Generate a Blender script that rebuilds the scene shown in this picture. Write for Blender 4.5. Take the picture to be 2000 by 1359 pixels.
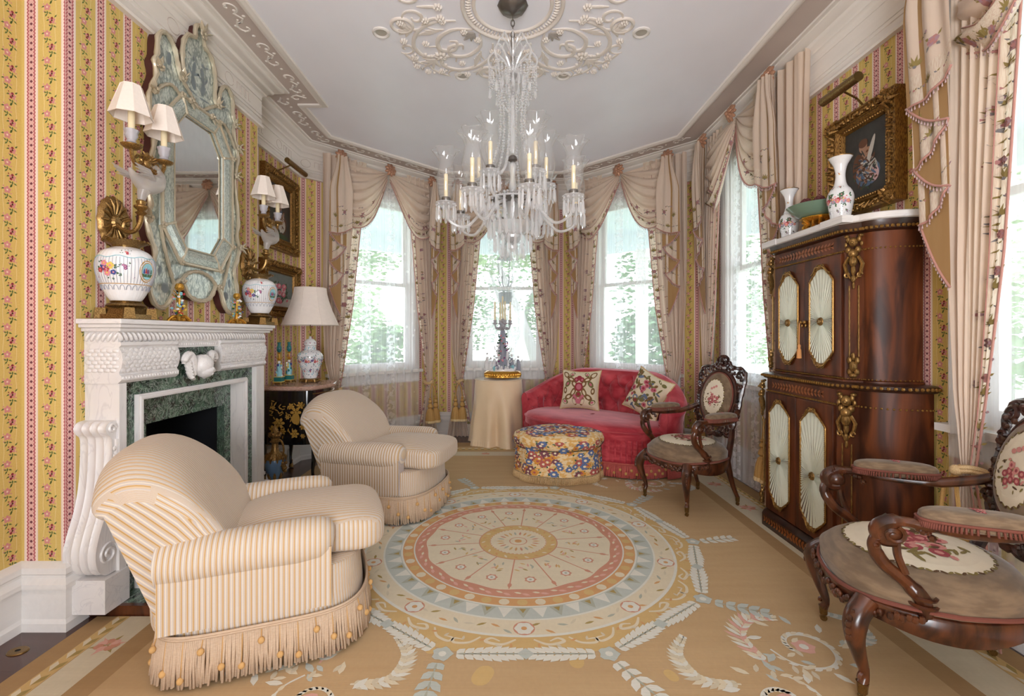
import bpy, math, random
from math import sin, cos, pi, sqrt, atan2, radians, exp, floor as mfloor
from mathutils import Vector, Matrix
S = bpy.context.scene
for o in list(bpy.data.objects): bpy.data.objects.remove(o)
COL = S.collection
# ---------------------------------------------------------------- camera, world, light, exposure
HC = 1.27; FP = 920.0
cd = bpy.data.cameras.new('camera'); cam = bpy.data.objects.new('camera', cd); COL.objects.link(cam)
cam.location = (0, 0, HC); cam.rotation_euler = (pi/2, 0, 0)
cd.sensor_width = 36; cd.lens = 36*FP/2000
cd.shift_x = (1000-985)/2000; cd.shift_y = -(679.5-655)/2000
cd.clip_start = .05; cd.clip_end = 200
S.camera = cam
S.view_settings.view_transform = 'Standard'; S.view_settings.look = 'None'
S.view_settings.gamma = 1; S.view_settings.use_curve_mapping = False
S.view_settings.exposure = 0.48
w = bpy.data.worlds.new('world'); S.world = w; w.use_nodes = True
wn = w.node_tree.nodes; wl = w.node_tree.links
bg = wn['Background']; bg.inputs['Strength'].default_value = 4.6
tc = wn.new('ShaderNodeTexCoord'); sp = wn.new('ShaderNodeSeparateXYZ'); rp = wn.new('ShaderNodeValToRGB')
wl.new(tc.outputs['Generated'], sp.inputs[0]); wl.new(sp.outputs['Z'], rp.inputs[0]); wl.new(rp.outputs[0], bg.inputs[0])
rp.color_ramp.elements[0].position = 0.0; rp.color_ramp.elements[0].color = (.92, .95, 1, 1)
rp.color_ramp.elements[1].position = .6; rp.color_ramp.elements[1].color = (.72, .86, 1, 1)
def area(name, loc, rot, sx, sy, power, col=(1, 1, 1)):
    l = bpy.data.lights.new(name, 'AREA'); l.shape = 'RECTANGLE'; l.size = sx; l.size_y = sy
    l.energy = power; l.color = col
    o = bpy.data.objects.new(name, l); COL.objects.link(o); o.location = loc; o.rotation_euler = rot
    return o
area('added_rear_ceiling_fill', (0, -1.66, 1.3), (radians(140), 0, radians(4)), 1.1, 2.2, 90, (.96, .97, 1))  # added fill lamp behind the camera, aimed up to brighten the ceiling
S.cycles.transparent_max_bounces = 40
# ---------------------------------------------------------------- mesh builder
class MB:
    def __init__(s): s.v = []; s.f = []; s.m = []; s.uv = {}; s.M = None
    def add(s, vs, fs, mi=0):
        b = len(s.v)
        if s.M is not None: vs = [s.M @ Vector(p) for p in vs]
        s.v.extend([tuple(p) for p in vs])
        for f in fs:
            s.f.append(tuple(i+b for i in f)); s.m.append(mi)
        return b
    def box(s, c, d, mi=0, rz=0, R=None, taper=1.0):
        x, y, z = d[0]/2, d[1]/2, d[2]/2
        vs = []
        for k, t in ((-1, 1.0), (1, taper)):
            for a, b in ((-1, -1), (1, -1), (1, 1), (-1, 1)): vs.append(Vector((a*x*t, b*y*t, k*z)))
        m = R if R is not None else Matrix.Rotation(rz, 3, 'Z')
        vs = [m @ p + Vector(c) for p in vs]
        s.add(vs, [(0, 3, 2, 1), (4, 5, 6, 7), (0, 1, 5, 4), (1, 2, 6, 5), (2, 3, 7, 6), (3, 0, 4, 7)], mi)
    def bx(s, x0, x1, y0, y1, z0, z1, mi=0):
        s.box(((x0+x1)/2, (y0+y1)/2, (z0+z1)/2), (abs(x1-x0), abs(y1-y0), abs(z1-z0)), mi)
    def grid(s, fn, nu, nv, cu=False, cv=False, mi=0, flip=False):
        vs = []; fs = []
        for i in range(nu if cu else nu+1):
            for j in range(nv if cv else nv+1): vs.append(fn(i/nu, j/nv))
        W = nv if cv else nv+1; H = nu if cu else nu+1
        for i in range(nu):
            for j in range(nv):
                a = i*W+j; b = ((i+1) % H)*W+j; c = ((i+1) % H)*W+(j+1) % W; d = i*W+(j+1) % W
                fs.append((a, d, c, b) if flip else (a, b, c, d))
        s.add(vs, fs, mi)
    def lathe(s, prof, c=(0, 0, 0), n=24, mi=0, sc=(1, 1), wav=None, axis=None, caps=True):
        vs = []; fs = []; m = len(prof)
        Q = axis if axis is not None else Matrix.Identity(3)
        for i in range(n):
            a = 2*pi*i/n
            for (r, z) in prof:
                k = 1 if wav is None else wav(a, z)
                p = Vector((r*k*cos(a)*sc[0], r*k*sin(a)*sc[1], z)); vs.append(Q @ p + Vector(c))
        for i in range(n):
            for j in range(m-1):
                a = i*m+j; b = ((i+1) % n)*m+j
                fs.append((a, b, b+1, a+1))
        for e in (0, m-1):
            if caps and prof[e][0] > 1e-4:
                ring = [i*m+e for i in range(n)]
                fs.append(tuple(reversed(ring)) if e == 0 else tuple(ring))
        s.add(vs, fs, mi)
    def ball(s, c, r, n=12, mi=0, R=None):
        if not hasattr(r, '__len__'): r = (r, r, r)
        m = max(4, n//2+1); vs = []; fs = []
        for i in range(m+1):
            t = pi*i/m
            for j in range(n):
                a = 2*pi*j/n; p = Vector((r[0]*sin(t)*cos(a), r[1]*sin(t)*sin(a), r[2]*cos(t)))
                if R is not None: p = R @ p
                vs.append(p+Vector(c))
        for i in range(m):
            for j in range(n):
                fs.append((i*n+j, (i+1)*n+j, (i+1)*n+(j+1) % n, i*n+(j+1) % n))
        s.add(vs, fs, mi)
    def tube(s, pts, r, n=8, mi=0, closed=False, caps=True, flat=1.0, up=None):
        pts = [Vector(p) for p in pts]; N = len(pts); vs = []; fs = []
        rr = r if hasattr(r, '__len__') else [r]*N
        ref = Vector(up) if up else None
        prev = None
        for i in range(N):
            if closed: t = pts[(i+1) % N]-pts[i-1]
            else: t = pts[min(i+1, N-1)]-pts[max(i-1, 0)]
            if t.length < 1e-9: t = Vector((0, 0, 1))
            t.normalize()
            if ref is not None: a = ref-t*ref.dot(t)
            elif prev is None:
                a = Vector((0, 0, 1)) if abs(t.z) < .9 else Vector((1, 0, 0)); a = a-t*a.dot(t)
            else: a = prev-t*prev.dot(t)
            if a.length < 1e-6: a = t.orthogonal()
            a.normalize(); prev = a; b = t.cross(a)
            for j in range(n):
                q = 2*pi*j/n; vs.append(pts[i]+(a*cos(q)*flat+b*sin(q))*rr[i])
        for i in range(N if closed else N-1):
            for j in range(n):
                p = i*n+j; q = ((i+1) % N)*n+j; j2 = (j+1) % n
                fs.append((p, i*n+j2, ((i+1) % N)*n+j2, q))
        if caps and not closed:
            fs.append(tuple(reversed(range(n)))[::-1][::-1]); fs.append(tuple(range((N-1)*n, N*n)))
        s.add(vs, fs, mi)
    def prism(s, pts, fn, mi=0, t0=0.0, t1=1.0):
        # pts 2D outline; fn(a,b,t)->3D for t0 and t1
        n = len(pts); vs = [fn(a, b, t0) for a, b in pts]+[fn(a, b, t1) for a, b in pts]
        fs = [tuple(reversed(range(n))), tuple(range(n, 2*n))]
        for i in range(n): j = (i+1) % n; fs.append((i, j, n+j, n+i))
        s.add(vs, fs, mi)
    def poly(s, pts, mi=0): s.add(pts, [tuple(range(len(pts)))], mi)
    def build(s, name, mats, parent=None, smooth=True, ang=40, uvs=None):
        me = bpy.data.meshes.new(name); me.from_pydata(s.v, [], s.f); 
        if not isinstance(mats, (list, tuple)): mats = [mats]
        for m in mats: me.materials.append(m)
        me.polygons.foreach_set('material_index', s.m)
        if uvs:
            l = me.uv_layers.new(name='UVMap')
            for p in me.polygons:
                for li in p.loop_indices: l.data[li].uv = uvs(me.vertices[me.loops[li].vertex_index].co)
        if smooth:
            me.shade_smooth()
            if ang: me.set_sharp_from_angle(angle=radians(ang))
        me.update()
        o = bpy.data.objects.new(name, me); COL.objects.link(o)
        if parent: o.parent = parent
        return o
def tag(o, label=None, cat=None, group=None, kind=None):
    if label: o['label'] = label
    if cat: o['category'] = cat
    if group: o['group'] = group
    if kind: o['kind'] = kind
    return o
def empty(name, loc=(0, 0, 0), rz=0, label=None, cat=None, group=None):
    o = bpy.data.objects.new(name, None); COL.objects.link(o); o.location = loc; o.rotation_euler = (0, 0, rz)
    o.empty_display_size = .05
    return tag(o, label, cat, group)
def copy_tree(o, parent=None):
    c = o.copy(); COL.objects.link(c)
    if parent: c.parent = parent
    for ch in list(o.children): copy_tree(ch, c)
    return c
def struct(mb, name, mats, **k): return tag(mb.build(name, mats, **k), kind='structure')
def lerp(a, b, t): return a+(b-a)*t
def sst(a, b, x):
    t = max(0, min(1, (x-a)/(b-a))); return t*t*(3-2*t)
def crv(pts, n=8, closed=False):
    # catmull-rom resample of n-D points
    P = [tuple(p) for p in pts]; out = []; N = len(P)
    rng = range(N) if closed else range(N-1)
    for i in rng:
        g = (lambda k: P[k % N]) if closed else (lambda k: P[max(0, min(N-1, k))])
        p0, p1, p2, p3 = g(i-1), g(i), g(i+1), g(i+2)
        for k in range(n):
            t = k/n
            out.append(tuple(.5*((2*b)+(-a+c)*t+(2*a-5*b+4*c-d)*t*t+(-a+3*b-3*c+d)*t**3) for a, b, c, d in zip(p0, p1, p2, p3)))
    if not closed: out.append(P[-1])
    return out
def interp(tab, x):
    if x <= tab[0][0]: return tab[0][1]
    for (a, p), (b, q) in zip(tab, tab[1:]):
        if x <= b: return p+(q-p)*(x-a)/(b-a) if not isinstance(p, tuple) else tuple(i+(j-i)*(x-a)/(b-a) for i, j in zip(p, q))
    return tab[-1][1]
def spiral(c, r0, r1, a0, a1, n=24, sx=1):
    return [(c[0]+sx*lerp(r0, r1, i/n)*cos(lerp(a0, a1, i/n)), c[1]+lerp(r0, r1, i/n)*sin(lerp(a0, a1, i/n))) for i in range(n+1)]
# ---------------------------------------------------------------- node expressions
class X:
    nt = None
    def __init__(s, k): s.k = k
    def __add__(a, b): return op('ADD', a, b)
    __radd__ = __add__
    def __sub__(a, b): return op('SUBTRACT', a, b)
    def __rsub__(a, b): return op('SUBTRACT', b, a)
    def __mul__(a, b): return op('MULTIPLY', a, b)
    __rmul__ = __mul__
    def __truediv__(a, b): return op('DIVIDE', a, b)
def op(t, *a):
    n = X.nt.nodes.new('ShaderNodeMath'); n.operation = t
    for i, v in enumerate(a):
        if isinstance(v, X): X.nt.links.new(v.k, n.inputs[i])
        else: n.inputs[i].default_value = v
    return X(n.outputs[0])
fr = lambda a: op('FRACT', a)
ab = lambda a: op('ABSOLUTE', a)
lt = lambda a, b: op('LESS_THAN', a, b)
gt = lambda a, b: op('GREATER_THAN', a, b)
def srgb(*c):
    if len(c) == 1: c = c[0]
    if isinstance(c, str): c = tuple(int(c[i:i+2], 16) for i in (0, 2, 4))
    return tuple((x/255/12.92 if x/255 <= .04045 else ((x/255+.055)/1.055)**2.4) for x in c)+(1,)
def mixc(f, a, b):
    n = X.nt.nodes.new('ShaderNodeMix'); n.data_type = 'RGBA'
    for i, v in ((0, f), (6, a), (7, b)):
        if isinstance(v, X): X.nt.links.new(v.k, n.inputs[i])
        else: n.inputs[i].default_value = v
    return X(n.outputs[2])
def noise(scale=5, detail=3, vec=None, out=0, dist=0, rough=.5):
    n = X.nt.nodes.new('ShaderNodeTexNoise'); n.inputs['Scale'].default_value = scale
    n.inputs['Detail'].default_value = detail; n.inputs['Distortion'].default_value = dist; n.inputs['Roughness'].default_value = rough
    if vec is not None: X.nt.links.new(vec.k, n.inputs['Vector'])
    return X(n.outputs[out])
def voro(scale=5, vec=None, out=0, feat='F1', rnd=1.0):
    n = X.nt.nodes.new('ShaderNodeTexVoronoi'); n.feature = feat; n.inputs['Scale'].default_value = scale
    n.inputs['Randomness'].default_value = rnd
    if vec is not None: X.nt.links.new(vec.k, n.inputs['Vector'])
    return X(n.outputs[out])
def coord(kind='Object'):
    n = X.nt.nodes.new('ShaderNodeTexCoord'); return X(n.outputs[kind])
def sep(v):
    n = X.nt.nodes.new('ShaderNodeSeparateXYZ'); X.nt.links.new(v.k, n.inputs[0]); return X(n.outputs[0]), X(n.outputs[1]), X(n.outputs[2])
def comb(*a):
    n = X.nt.nodes.new('ShaderNodeCombineXYZ')
    for i, v in enumerate(a):
        if isinstance(v, X): X.nt.links.new(v.k, n.inputs[i])
        else: n.inputs[i].default_value = v
    return X(n.outputs[0])
def ss(a, b, x):
    n = X.nt.nodes.new('ShaderNodeMapRange'); n.interpolation_type = 'SMOOTHSTEP'
    X.nt.links.new(x.k, n.inputs[0]); n.inputs[1].default_value = a; n.inputs[2].default_value = b
    return X(n.outputs[0])
def ramp(x, stops):
    n = X.nt.nodes.new('ShaderNodeValToRGB'); X.nt.links.new(x.k, n.inputs[0]); e = n.color_ramp.elements
    while len(e) < len(stops): e.new(.5)
    for q, (p, c) in zip(e, stops): q.position = p; q.color = c
    return X(n.outputs[0])
def mat(name, col=None, rough=.6, metal=0, fn=None, spec=.5, sheen=0, coat=0, bump=None, bs=.3, bd=.002, emit=None, sss=0, trans=0, alpha=None):
    m = bpy.data.materials.new(name); m.use_nodes = True; nt = m.node_tree; X.nt = nt
    p = nt.nodes['Principled BSDF']
    p.inputs['Roughness'].default_value = rough; p.inputs['Metallic'].default_value = metal
    p.inputs['Specular IOR Level'].default_value = spec
    if sheen: p.inputs['Sheen Weight'].default_value = sheen; p.inputs['Sheen Roughness'].default_value = .4
    if coat: p.inputs['Coat Weight'].default_value = coat; p.inputs['Coat Roughness'].default_value = .12
    if trans: p.inputs['Transmission Weight'].default_value = trans
    c = fn() if fn else col
    if isinstance(c, X): nt.links.new(c.k, p.inputs['Base Color'])
    else:
        # slight natural variation so that nothing is perfectly flat
        n = noise(14, 2); a = tuple(x*.94 for x in c[:3])+(1,); b = tuple(min(1, x*1.05) for x in c[:3])+(1,)
        nt.links.new(mixc(n, a, b).k, p.inputs['Base Color'])
    if bump:
        h = bump(); b = nt.nodes.new('ShaderNodeBump'); b.inputs['Strength'].default_value = bs; b.inputs['Distance'].default_value = bd
        nt.links.new(h.k, b.inputs['Height']); nt.links.new(b.outputs[0], p.inputs['Normal'])
    if emit: p.inputs['Emission Color'].default_value = emit[0]; p.inputs['Emission Strength'].default_value = emit[1]
    return m
def glassmat(name, tint=(1, 1, 1, 1), refl=1.0, body=0.0, bodycol=(1, 1, 1, 1), rough=.02):
    m = bpy.data.materials.new(name); m.use_nodes = True; nt = m.node_tree; X.nt = nt; nt.nodes.clear()
    out = nt.nodes.new('ShaderNodeOutputMaterial'); tr = nt.nodes.new('ShaderNodeBsdfTransparent'); tr.inputs[0].default_value = tint
    gl = nt.nodes.new('ShaderNodeBsdfGlossy'); gl.inputs['Roughness'].default_value = rough
    fz = nt.nodes.new('ShaderNodeLayerWeight'); fz.inputs[0].default_value = .5
    f = op('MULTIPLY', op('POWER', X(fz.outputs['Facing']), 4.0)*.5+.04, refl); f = op('MINIMUM', f, 1.0)
    a = nt.nodes.new('ShaderNodeMixShader'); nt.links.new(f.k, a.inputs[0]); nt.links.new(tr.outputs[0], a.inputs[1]); nt.links.new(gl.outputs[0], a.inputs[2])
    last = a
    if body:
        d = nt.nodes.new('ShaderNodeBsdfTranslucent'); d.inputs[0].default_value = bodycol
        e = nt.nodes.new('ShaderNodeBsdfDiffuse'); e.inputs[0].default_value = bodycol
        g = nt.nodes.new('ShaderNodeMixShader'); nt.links.new(d.outputs[0], g.inputs[1]); nt.links.new(e.outputs[0], g.inputs[2])
        b = nt.nodes.new('ShaderNodeMixShader'); b.inputs[0].default_value = body
        nt.links.new(a.outputs[0], b.inputs[1]); nt.links.new(g.outputs[0], b.inputs[2]); last = b
    nt.links.new(last.outputs[0], out.inputs[0]); return m
# ---------------------------------------------------------------- shared materials
def wallpaper():
    uv = coord('UV'); u, v, _ = sep(uv)
    t = fr(u*(1/.16)); d = ab(t-.5)                # d: distance from the ribbon's centre, in repeats
    yel = mixc(noise(160, 2, uv), srgb(200, 172, 96), srgb(216, 188, 114))
    # silky horizontal slubs of the ground
    # white serpentine vine on each side of the sprigs
    wav = op('SINE', v*38.0)*.028
    tt = fr(u*(1/.16)+.5); line = lt(ab(ab(tt-.5)-.16-wav*.6), .006)
    c = mixc(line*.55, yel, srgb(236, 222, 180))
    edge = lt(d, .185); c = mixc(edge, c, srgb(236, 214, 200))
    edge2 = lt(ab(d-.165), .006); c = mixc(edge2, c, srgb(210, 196, 190))
    pink = lt(d, .115); c = mixc(pink, c, srgb(216, 172, 164))
    scal = op('SINE', v*420.0)*.016
    red = lt(ab(d-.088+scal), .018); c = mixc(red, c, srgb(172, 88, 94))
    dot = lt(op('ADD', d*1.0, ab(fr(v*36.0)-.5)*.18), .045); c = mixc(dot, c, srgb(110, 60, 70))
    return c
M = {}
M['paper'] = mat('wallpaper_stripe', rough=.75, fn=wallpaper, spec=.25)
for k, c in dict(sprig_red=(140, 52, 66), sprig_pink=(205, 135, 138), sprig_pale=(232, 196, 186), sprig_green=(92, 112, 62), sprig_dark=(84, 44, 52)).items():
    M[k] = mat(k, srgb(c), .8, spec=.2)
M['white'] = mat('white_painted_wood', srgb(226, 222, 218), .38)
M['cornice'] = mat('white_painted_plaster', srgb(228, 221, 214), .5)
M['ceil'] = mat('ceiling_paint', srgb(238, 238, 246), .42, bump=lambda: noise(7, 3), bs=.08, bd=.01)
M['relief'] = mat('plaster_relief', srgb(226, 218, 210), .5)
M['band'] = mat('cornice_band_paint', srgb(196, 182, 174), .55)
def floorfn():
    x, y, z = sep(coord()); b = op('FLOOR', y*9.0)
    g = noise(3, 5, comb(x*2.0, y*40.0+b*7.0, b))
    c = mixc(g, srgb(44, 22, 20), srgb(96, 54, 44))
    return mixc(lt(fr(y*9.0), .03), c, srgb(15, 8, 8))
M['floor'] = mat('dark_floor_boards', rough=.25, fn=lambda: floorfn(), coat=.3)
def woodfn(a, b, sc=(3, 3, 12), det=6):
    def f():
        x, y, z = sep(coord()); v = comb(x*sc[0], y*sc[1], z*sc[2])
        n = noise(1.2, det, v, dist=1.6); m = noise(9, 4, comb(x*sc[0]*2, y*sc[1]*2, z*sc[2]*.3))
        c = mixc(ss(.3, .7, n), srgb(a), srgb(b))
        return mixc(m*.35, c, srgb(tuple(int(q*.5) for q in a)))
    return f
def goldfn(a=(104, 76, 40), b=(176, 138, 80)):
    return lambda: mixc(ss(.35, .7, noise(40, 3)), srgb(a), srgb(b))
M['gold'] = mat('gilt_bronze', rough=.36, metal=.7, fn=goldfn())
M['goldframe'] = mat('carved_giltwood', rough=.42, metal=.6, fn=goldfn((92, 62, 28), (176, 132, 66)))
M['goldbright'] = mat('bright_gilt', rough=.3, metal=.8, fn=goldfn((190, 130, 40), (240, 196, 96)))
M['brass'] = mat('aged_brass', rough=.3, metal=.85, fn=goldfn((96, 72, 40), (160, 130, 80)))
def marblefn():
    n = noise(2, 4, dist=1.2); m = noise(2, 3)
    c = mixc(m, srgb(232, 228, 224), srgb(216, 212, 212))
    return mixc(ss(.03, 0, ab(n-.5))*.3, c, srgb(180, 176, 180))
M['marble'] = mat('white_marble', rough=.3, fn=marblefn)
def greenfn():
    n = noise(9, 8, dist=3); v = voro(14, feat='F1'); m = noise(3, 4)
    c = mixc(ss(.35, .65, n), srgb(26, 42, 36), srgb(84, 112, 92))
    c = mixc(ss(.55, .75, m)*.5, c, srgb(96, 140, 96))
    c = mixc(ss(.05, 0, ab(noise(16, 6, dist=4)-.5))*.6, c, srgb(176, 190, 180))
    return mixc(lt(v, .12), c, srgb(40, 30, 38))
M['greenmarble'] = mat('green_marble', rough=.18, fn=greenfn)
def pinkmarble():
    n = noise(12, 8, dist=3)
    c = mixc(ss(.3, .7, n), srgb(128, 78, 66), srgb(206, 168, 148)); return mixc(ss(.05, 0, ab(noise(7, 5, dist=3)-.5))*.6, c, srgb(236, 214, 200))
M['pinkmarble'] = mat('rose_brown_marble', rough=.2, fn=pinkmarble)
M['firebox'] = mat('firebox_iron', srgb(12, 14, 22), .6)
M['mahog'] = mat('carved_rosewood', rough=.28, fn=woodfn((44, 20, 12), (104, 56, 30), (9, 9, 4)), coat=.3)
M['dark'] = mat('dark_carved_wood', rough=.3, fn=woodfn((34, 17, 14), (78, 40, 28), (9, 9, 9)), coat=.4)
M['glass'] = glassmat('window_glass', refl=.7)
M['crystal'] = glassmat('cut_crystal', tint=(.98, .985, .99, 1), refl=2.6, body=.32, bodycol=(.97, .98, 1, 1), rough=.06)
M['hurricane'] = glassmat('blown_glass', tint=(1, 1, 1, 1), refl=1.6, body=.08, bodycol=(.9, .93, .96, 1), rough=.03)
M['candle'] = mat('ivory_candle', srgb(240, 224, 186), .5)
M['shade'] = mat('cream_silk_shade', srgb(238, 226, 216), .8)
M['silver'] = mat('tarnished_silver', srgb(120, 116, 112), .35, metal=.8)
# ---------------------------------------------------------------- room shell
POLY = [(-2.1, -1.6), (-2.1, 2.05), (-1.91, 2.05), (-1.91, 3.65), (-2.1, 3.65), (-2.1, 4.8), (-.85, 6.05), (.85, 6.05), (2.1, 4.8), (2.1, -1.6)]
def offs(P, d, closed=False):
    # inset the open room outline by d (towards the room; travel order has the room on the right hand)
    out = []; n = len(P)
    for i in range(n):
        a = Vector(P[max(i-1, 0)]); b = Vector(P[i]); c = Vector(P[min(i+1, n-1)])
        d1 = (b-a) if i > 0 else (c-b); d2 = (c-b) if i < n-1 else d1
        d1 = d1.normalized(); d2 = d2.normalized()
        n1 = Vector((d1.y, -d1.x)); n2 = Vector((d2.y, -d2.x)); m = (n1+n2); k = m.length_squared
        out.append(b+m*(2*d/k))
    return out
def sweep(mb, P, prof, mi=0):
    rows = [[(p.x, p.y, z) for p in offs(P, d)] for d, z in prof]
    n = len(P); vs = [q for r in rows for q in r]; fs = []
    for i in range(len(prof)-1):
        for j in range(n-1): fs.append((i*n+j, i*n+j+1, (i+1)*n+j+1, (i+1)*n+j))
    mb.add(vs, fs, mi)
rnd = random.Random(3)
def sprig(mb, F, u, v, side, k=1.0):
    # a small spray: blossom of petals, buds and leaves; F maps (u,v,h)->3D
    def blob(cx, cy, r, n, mi, h, st=1.0, a0=0.0):
        mb.poly([F(cx+cos(a0+2*pi*i/n)*r, cy+sin(a0+2*pi*i/n)*r*st, h) for i in range(n)], mi)
    def leaf(cx, cy, a, l, w_, mi, h):
        ca, sa = cos(a), sin(a)
        pts = [(0, 0), (.4, .5), (1, 0), (.4, -.5)]
        mb.poly([F(cx+x*l*ca-y*w_*sa, cy+x*l*sa+y*w_*ca, h) for x, y in pts], mi)
    c1, c2 = (1, 5) if side > 0 else (2, 1)
    x = u+side*.008*k; y = v
    for q in range(5):
        a = q*2*pi/5+.3; blob(x+cos(a)*.0075*k, y+sin(a)*.0075*k, .0048*k, 5, c1 if q % 2 else 2, .0006)
    blob(x, y, .0035*k, 5, 3 if side < 0 else 5, .0009)
    for (dx, dy) in ((-.010, -.014), (.012, -.010), (-.012, .010)): blob(x+dx*k, y+dy*k, .0026*k, 4, 2 if dy < 0 else c1, .0006)
    for a, dx, dy in ((-.4, .004, -.018), (2.6, -.002, -.020), (-1.5, 0, -.012), (.8, .008, .010), (3.6, -.008, .004), (-2.2, 0, -.022)):
        leaf(x+dx*k, y+dy*k, a, .013*k, .0055*k, 4, .0004)
PM = ['paper', 'sprig_red', 'sprig_pink', 'sprig_pale', 'sprig_green', 'sprig_dark']
def wall(name, A, B, holes=(), ztop=3.26, off=0.0, sprigs=True, th=.14, zspr=(.30, 2.9)):
    A = Vector(A); B = Vector(B); L = (B-A).length; d = (B-A)/L; nin = Vector((d.y, -d.x))
    mb = MB(); xs = sorted({0.0, L}.union(*[{h[0], h[1]} for h in holes]) if holes else {0.0, L})
    F = lambda s_, z, h: (A.x+d.x*s_+nin.x*h, A.y+d.y*s_+nin.y*h, z)
    def piece(s0, s1, z0, z1):
        vs = [F(s0, z0, 0), F(s1, z0, 0), F(s1, z1, 0), F(s0, z1, 0), F(s0, z0, -th), F(s1, z0, -th), F(s1, z1, -th), F(s0, z1, -th)]
        mb.add(vs, [(0, 1, 2, 3), (5, 4, 7, 6), (4, 5, 1, 0), (3, 2, 6, 7), (1, 5, 6, 2), (4, 0, 3, 7)])
    for s0, s1 in zip(xs, xs[1:]):
        hs = [h for h in holes if h[0] <= s0+1e-6 and h[1] >= s1-1e-6]
        if not hs: piece(s0, s1, 0, ztop)
        else:
            h = hs[0]
            if h[2] > 0: piece(s0, s1, 0, h[2])
            piece(s0, s1, h[3], ztop)
    if sprigs:
        k = mfloor((0+off)/.16)-1
        while True:
            s_ = k*.16+.16-off; k += 1
            if s_ > L-.015: break
            if s_ < .02: continue
            z = zspr[0]+.02; sd = 1 if k % 2 else -1
            while z < zspr[1]-.02:
                if not any(h[0]-.03 < s_ < h[1]+.03 and h[2]-.03 < z < h[3]+.03 for h in holes): sprig(mb, F, s_, z, sd, 1.3)
                z += .058; sd = -sd
    uvs = lambda co: ((Vector((co.x, co.y))-A).dot(d)+off, co.z)
    o = struct(mb, name, [M[k] for k in PM], smooth=False, uvs=uvs)
    return o, F
ZB, ZT = .86, 2.84
WIN = {1: ((-2.1, 4.8), (-.85, 6.05), .41, 1.36), 2: ((-.85, 6.05), (.85, 6.05), .375, 1.325), 3: ((.85, 6.05), (2.1, 4.8), .41, 1.36),
       4: ((2.1, 4.8), (2.1, -1.6), .42, 1.20), 5: ((2.1, 4.8), (2.1, -1.6), 2.70, 3.65)}
wall('wall_left_near', (-2.1, -1.6), (-2.1, 2.05), off=.08)
wall('wall_chimney_near_side', (-2.1, 2.049), (-1.9105, 2.049), off=.038, th=.004)
wall('wall_chimney', (-1.91, 2.05), (-1.91, 3.65), holes=[(.37, 1.12, 0, .84)], off=.06)
wall('wall_chimney_far_side', (-1.9105, 3.651), (-2.1, 3.651), off=.0, th=.004)
wall('wall_left', (-2.1, 3.65), (-2.1, 4.8), off=.05)
wall('wall_left_bay', POLY[5], POLY[6], holes=[(.41, 1.36, ZB, ZT)], off=.03)
wall('wall_back_bay', POLY[6], POLY[7], holes=[(.375, 1.325, ZB, ZT)], off=.10)
wall('wall_right_bay', POLY[7], POLY[8], holes=[(.41, 1.36, ZB, ZT)], off=.05)
wall('wall_right', POLY[8], POLY[9], holes=[(.42, 1.20, ZB, ZT), (2.70, 3.65, ZB, ZT), (5.4, 5.9, .80, ZT)], off=.02)  # last opening is unseen, added to let side light onto the left wall
wall('wall_rear', (2.1, -1.6), (-2.1, -1.6), holes=[(1.5, 2.7, 0, 2.5)], sprigs=False)
mb = MB(); mb.bx(-2.3, 2.3, -1.7, 6.2, -.12, 0); struct(mb, 'floor', M['floor'], smooth=False)
mb = MB(); mb.poly([(x, y, 3.24) for x, y in [(-2.2, -1.7), (-2.2, 4.85), (-.87, 6.15), (.87, 6.15), (2.2, 4.85), (2.2, -1.7)]])
mb.poly([(x, y, 3.40) for x, y in [(-2.4, -1.7), (-2.4, 4.9), (-.9, 6.3), (.9, 6.3), (2.4, 4.9), (2.4, -1.7)]])
struct(mb, 'ceiling', M['ceil'], smooth=False)
# cornice: frieze board with engraved lines, mouldings and the ornamented ceiling band
mb = MB()
pf = [(0, 2.885), (.03, 2.885), (.034, 2.90), (.022, 2.915), (.02, 2.945), (.014, 2.948), (.014, 2.952), (.02, 2.955), (.02, 2.975), (.014, 2.978), (.02, 2.981),
      (.02, 3.09), (.014, 3.093), (.02, 3.096), (.022, 3.125), (.03, 3.135), (.045, 3.14), (.05, 3.155), (.075, 3.165), (.085, 3.18), (.085, 3.19), (.12, 3.2), (.14, 3.215), (.14, 3.226), (.165, 3.226), (.17, 3.236)]
sweep(mb, POLY, pf, 0)
sweep(mb, POLY, [(.165, 3.2365), (.35, 3.2365)], 1)
sweep(mb, POLY, [(.345, 3.24), (.345, 3.222), (.355, 3.216), (.375, 3.216), (.385, 3.224), (.395, 3.226), (.40, 3.24)], 0)
def bandrun(P, d, step):
    Q = offs(P, d)
    for a, b in zip(Q, Q[1:]):
        L = (b-a).length
        if L < .12 or b.y < .4: continue
        u = (b-a)/L; n = Vector((u.y, -u.x)); k = max(1, int(L/step)); st = L/k
        for i in range(k):
            c = a+u*((i+.5)*st); sg = 1 if i % 2 else -1
            pts = spiral((-.03, 0), .012, .055, 5.5, 0, 16, sg)+[(.075*sg, .03), (.11*sg, .005)]
            mb.tube([(c.x+u.x*p[0]+n.x*p[1]*sg, c.y+u.y*p[0]+n.y*p[1]*sg, 3.236) for p in pts], [.007]*len(pts), 5, 0, flat=.7)
            for q in (0, 1, 2):
                pp = c+u*(.05-.05*q)*sg+n*(.05-.03*q)*sg
                mb.ball((pp.x, pp.y, 3.235), (.012, .012, .006), 6, 0)
bandrun(POLY, .255, .19)
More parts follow.
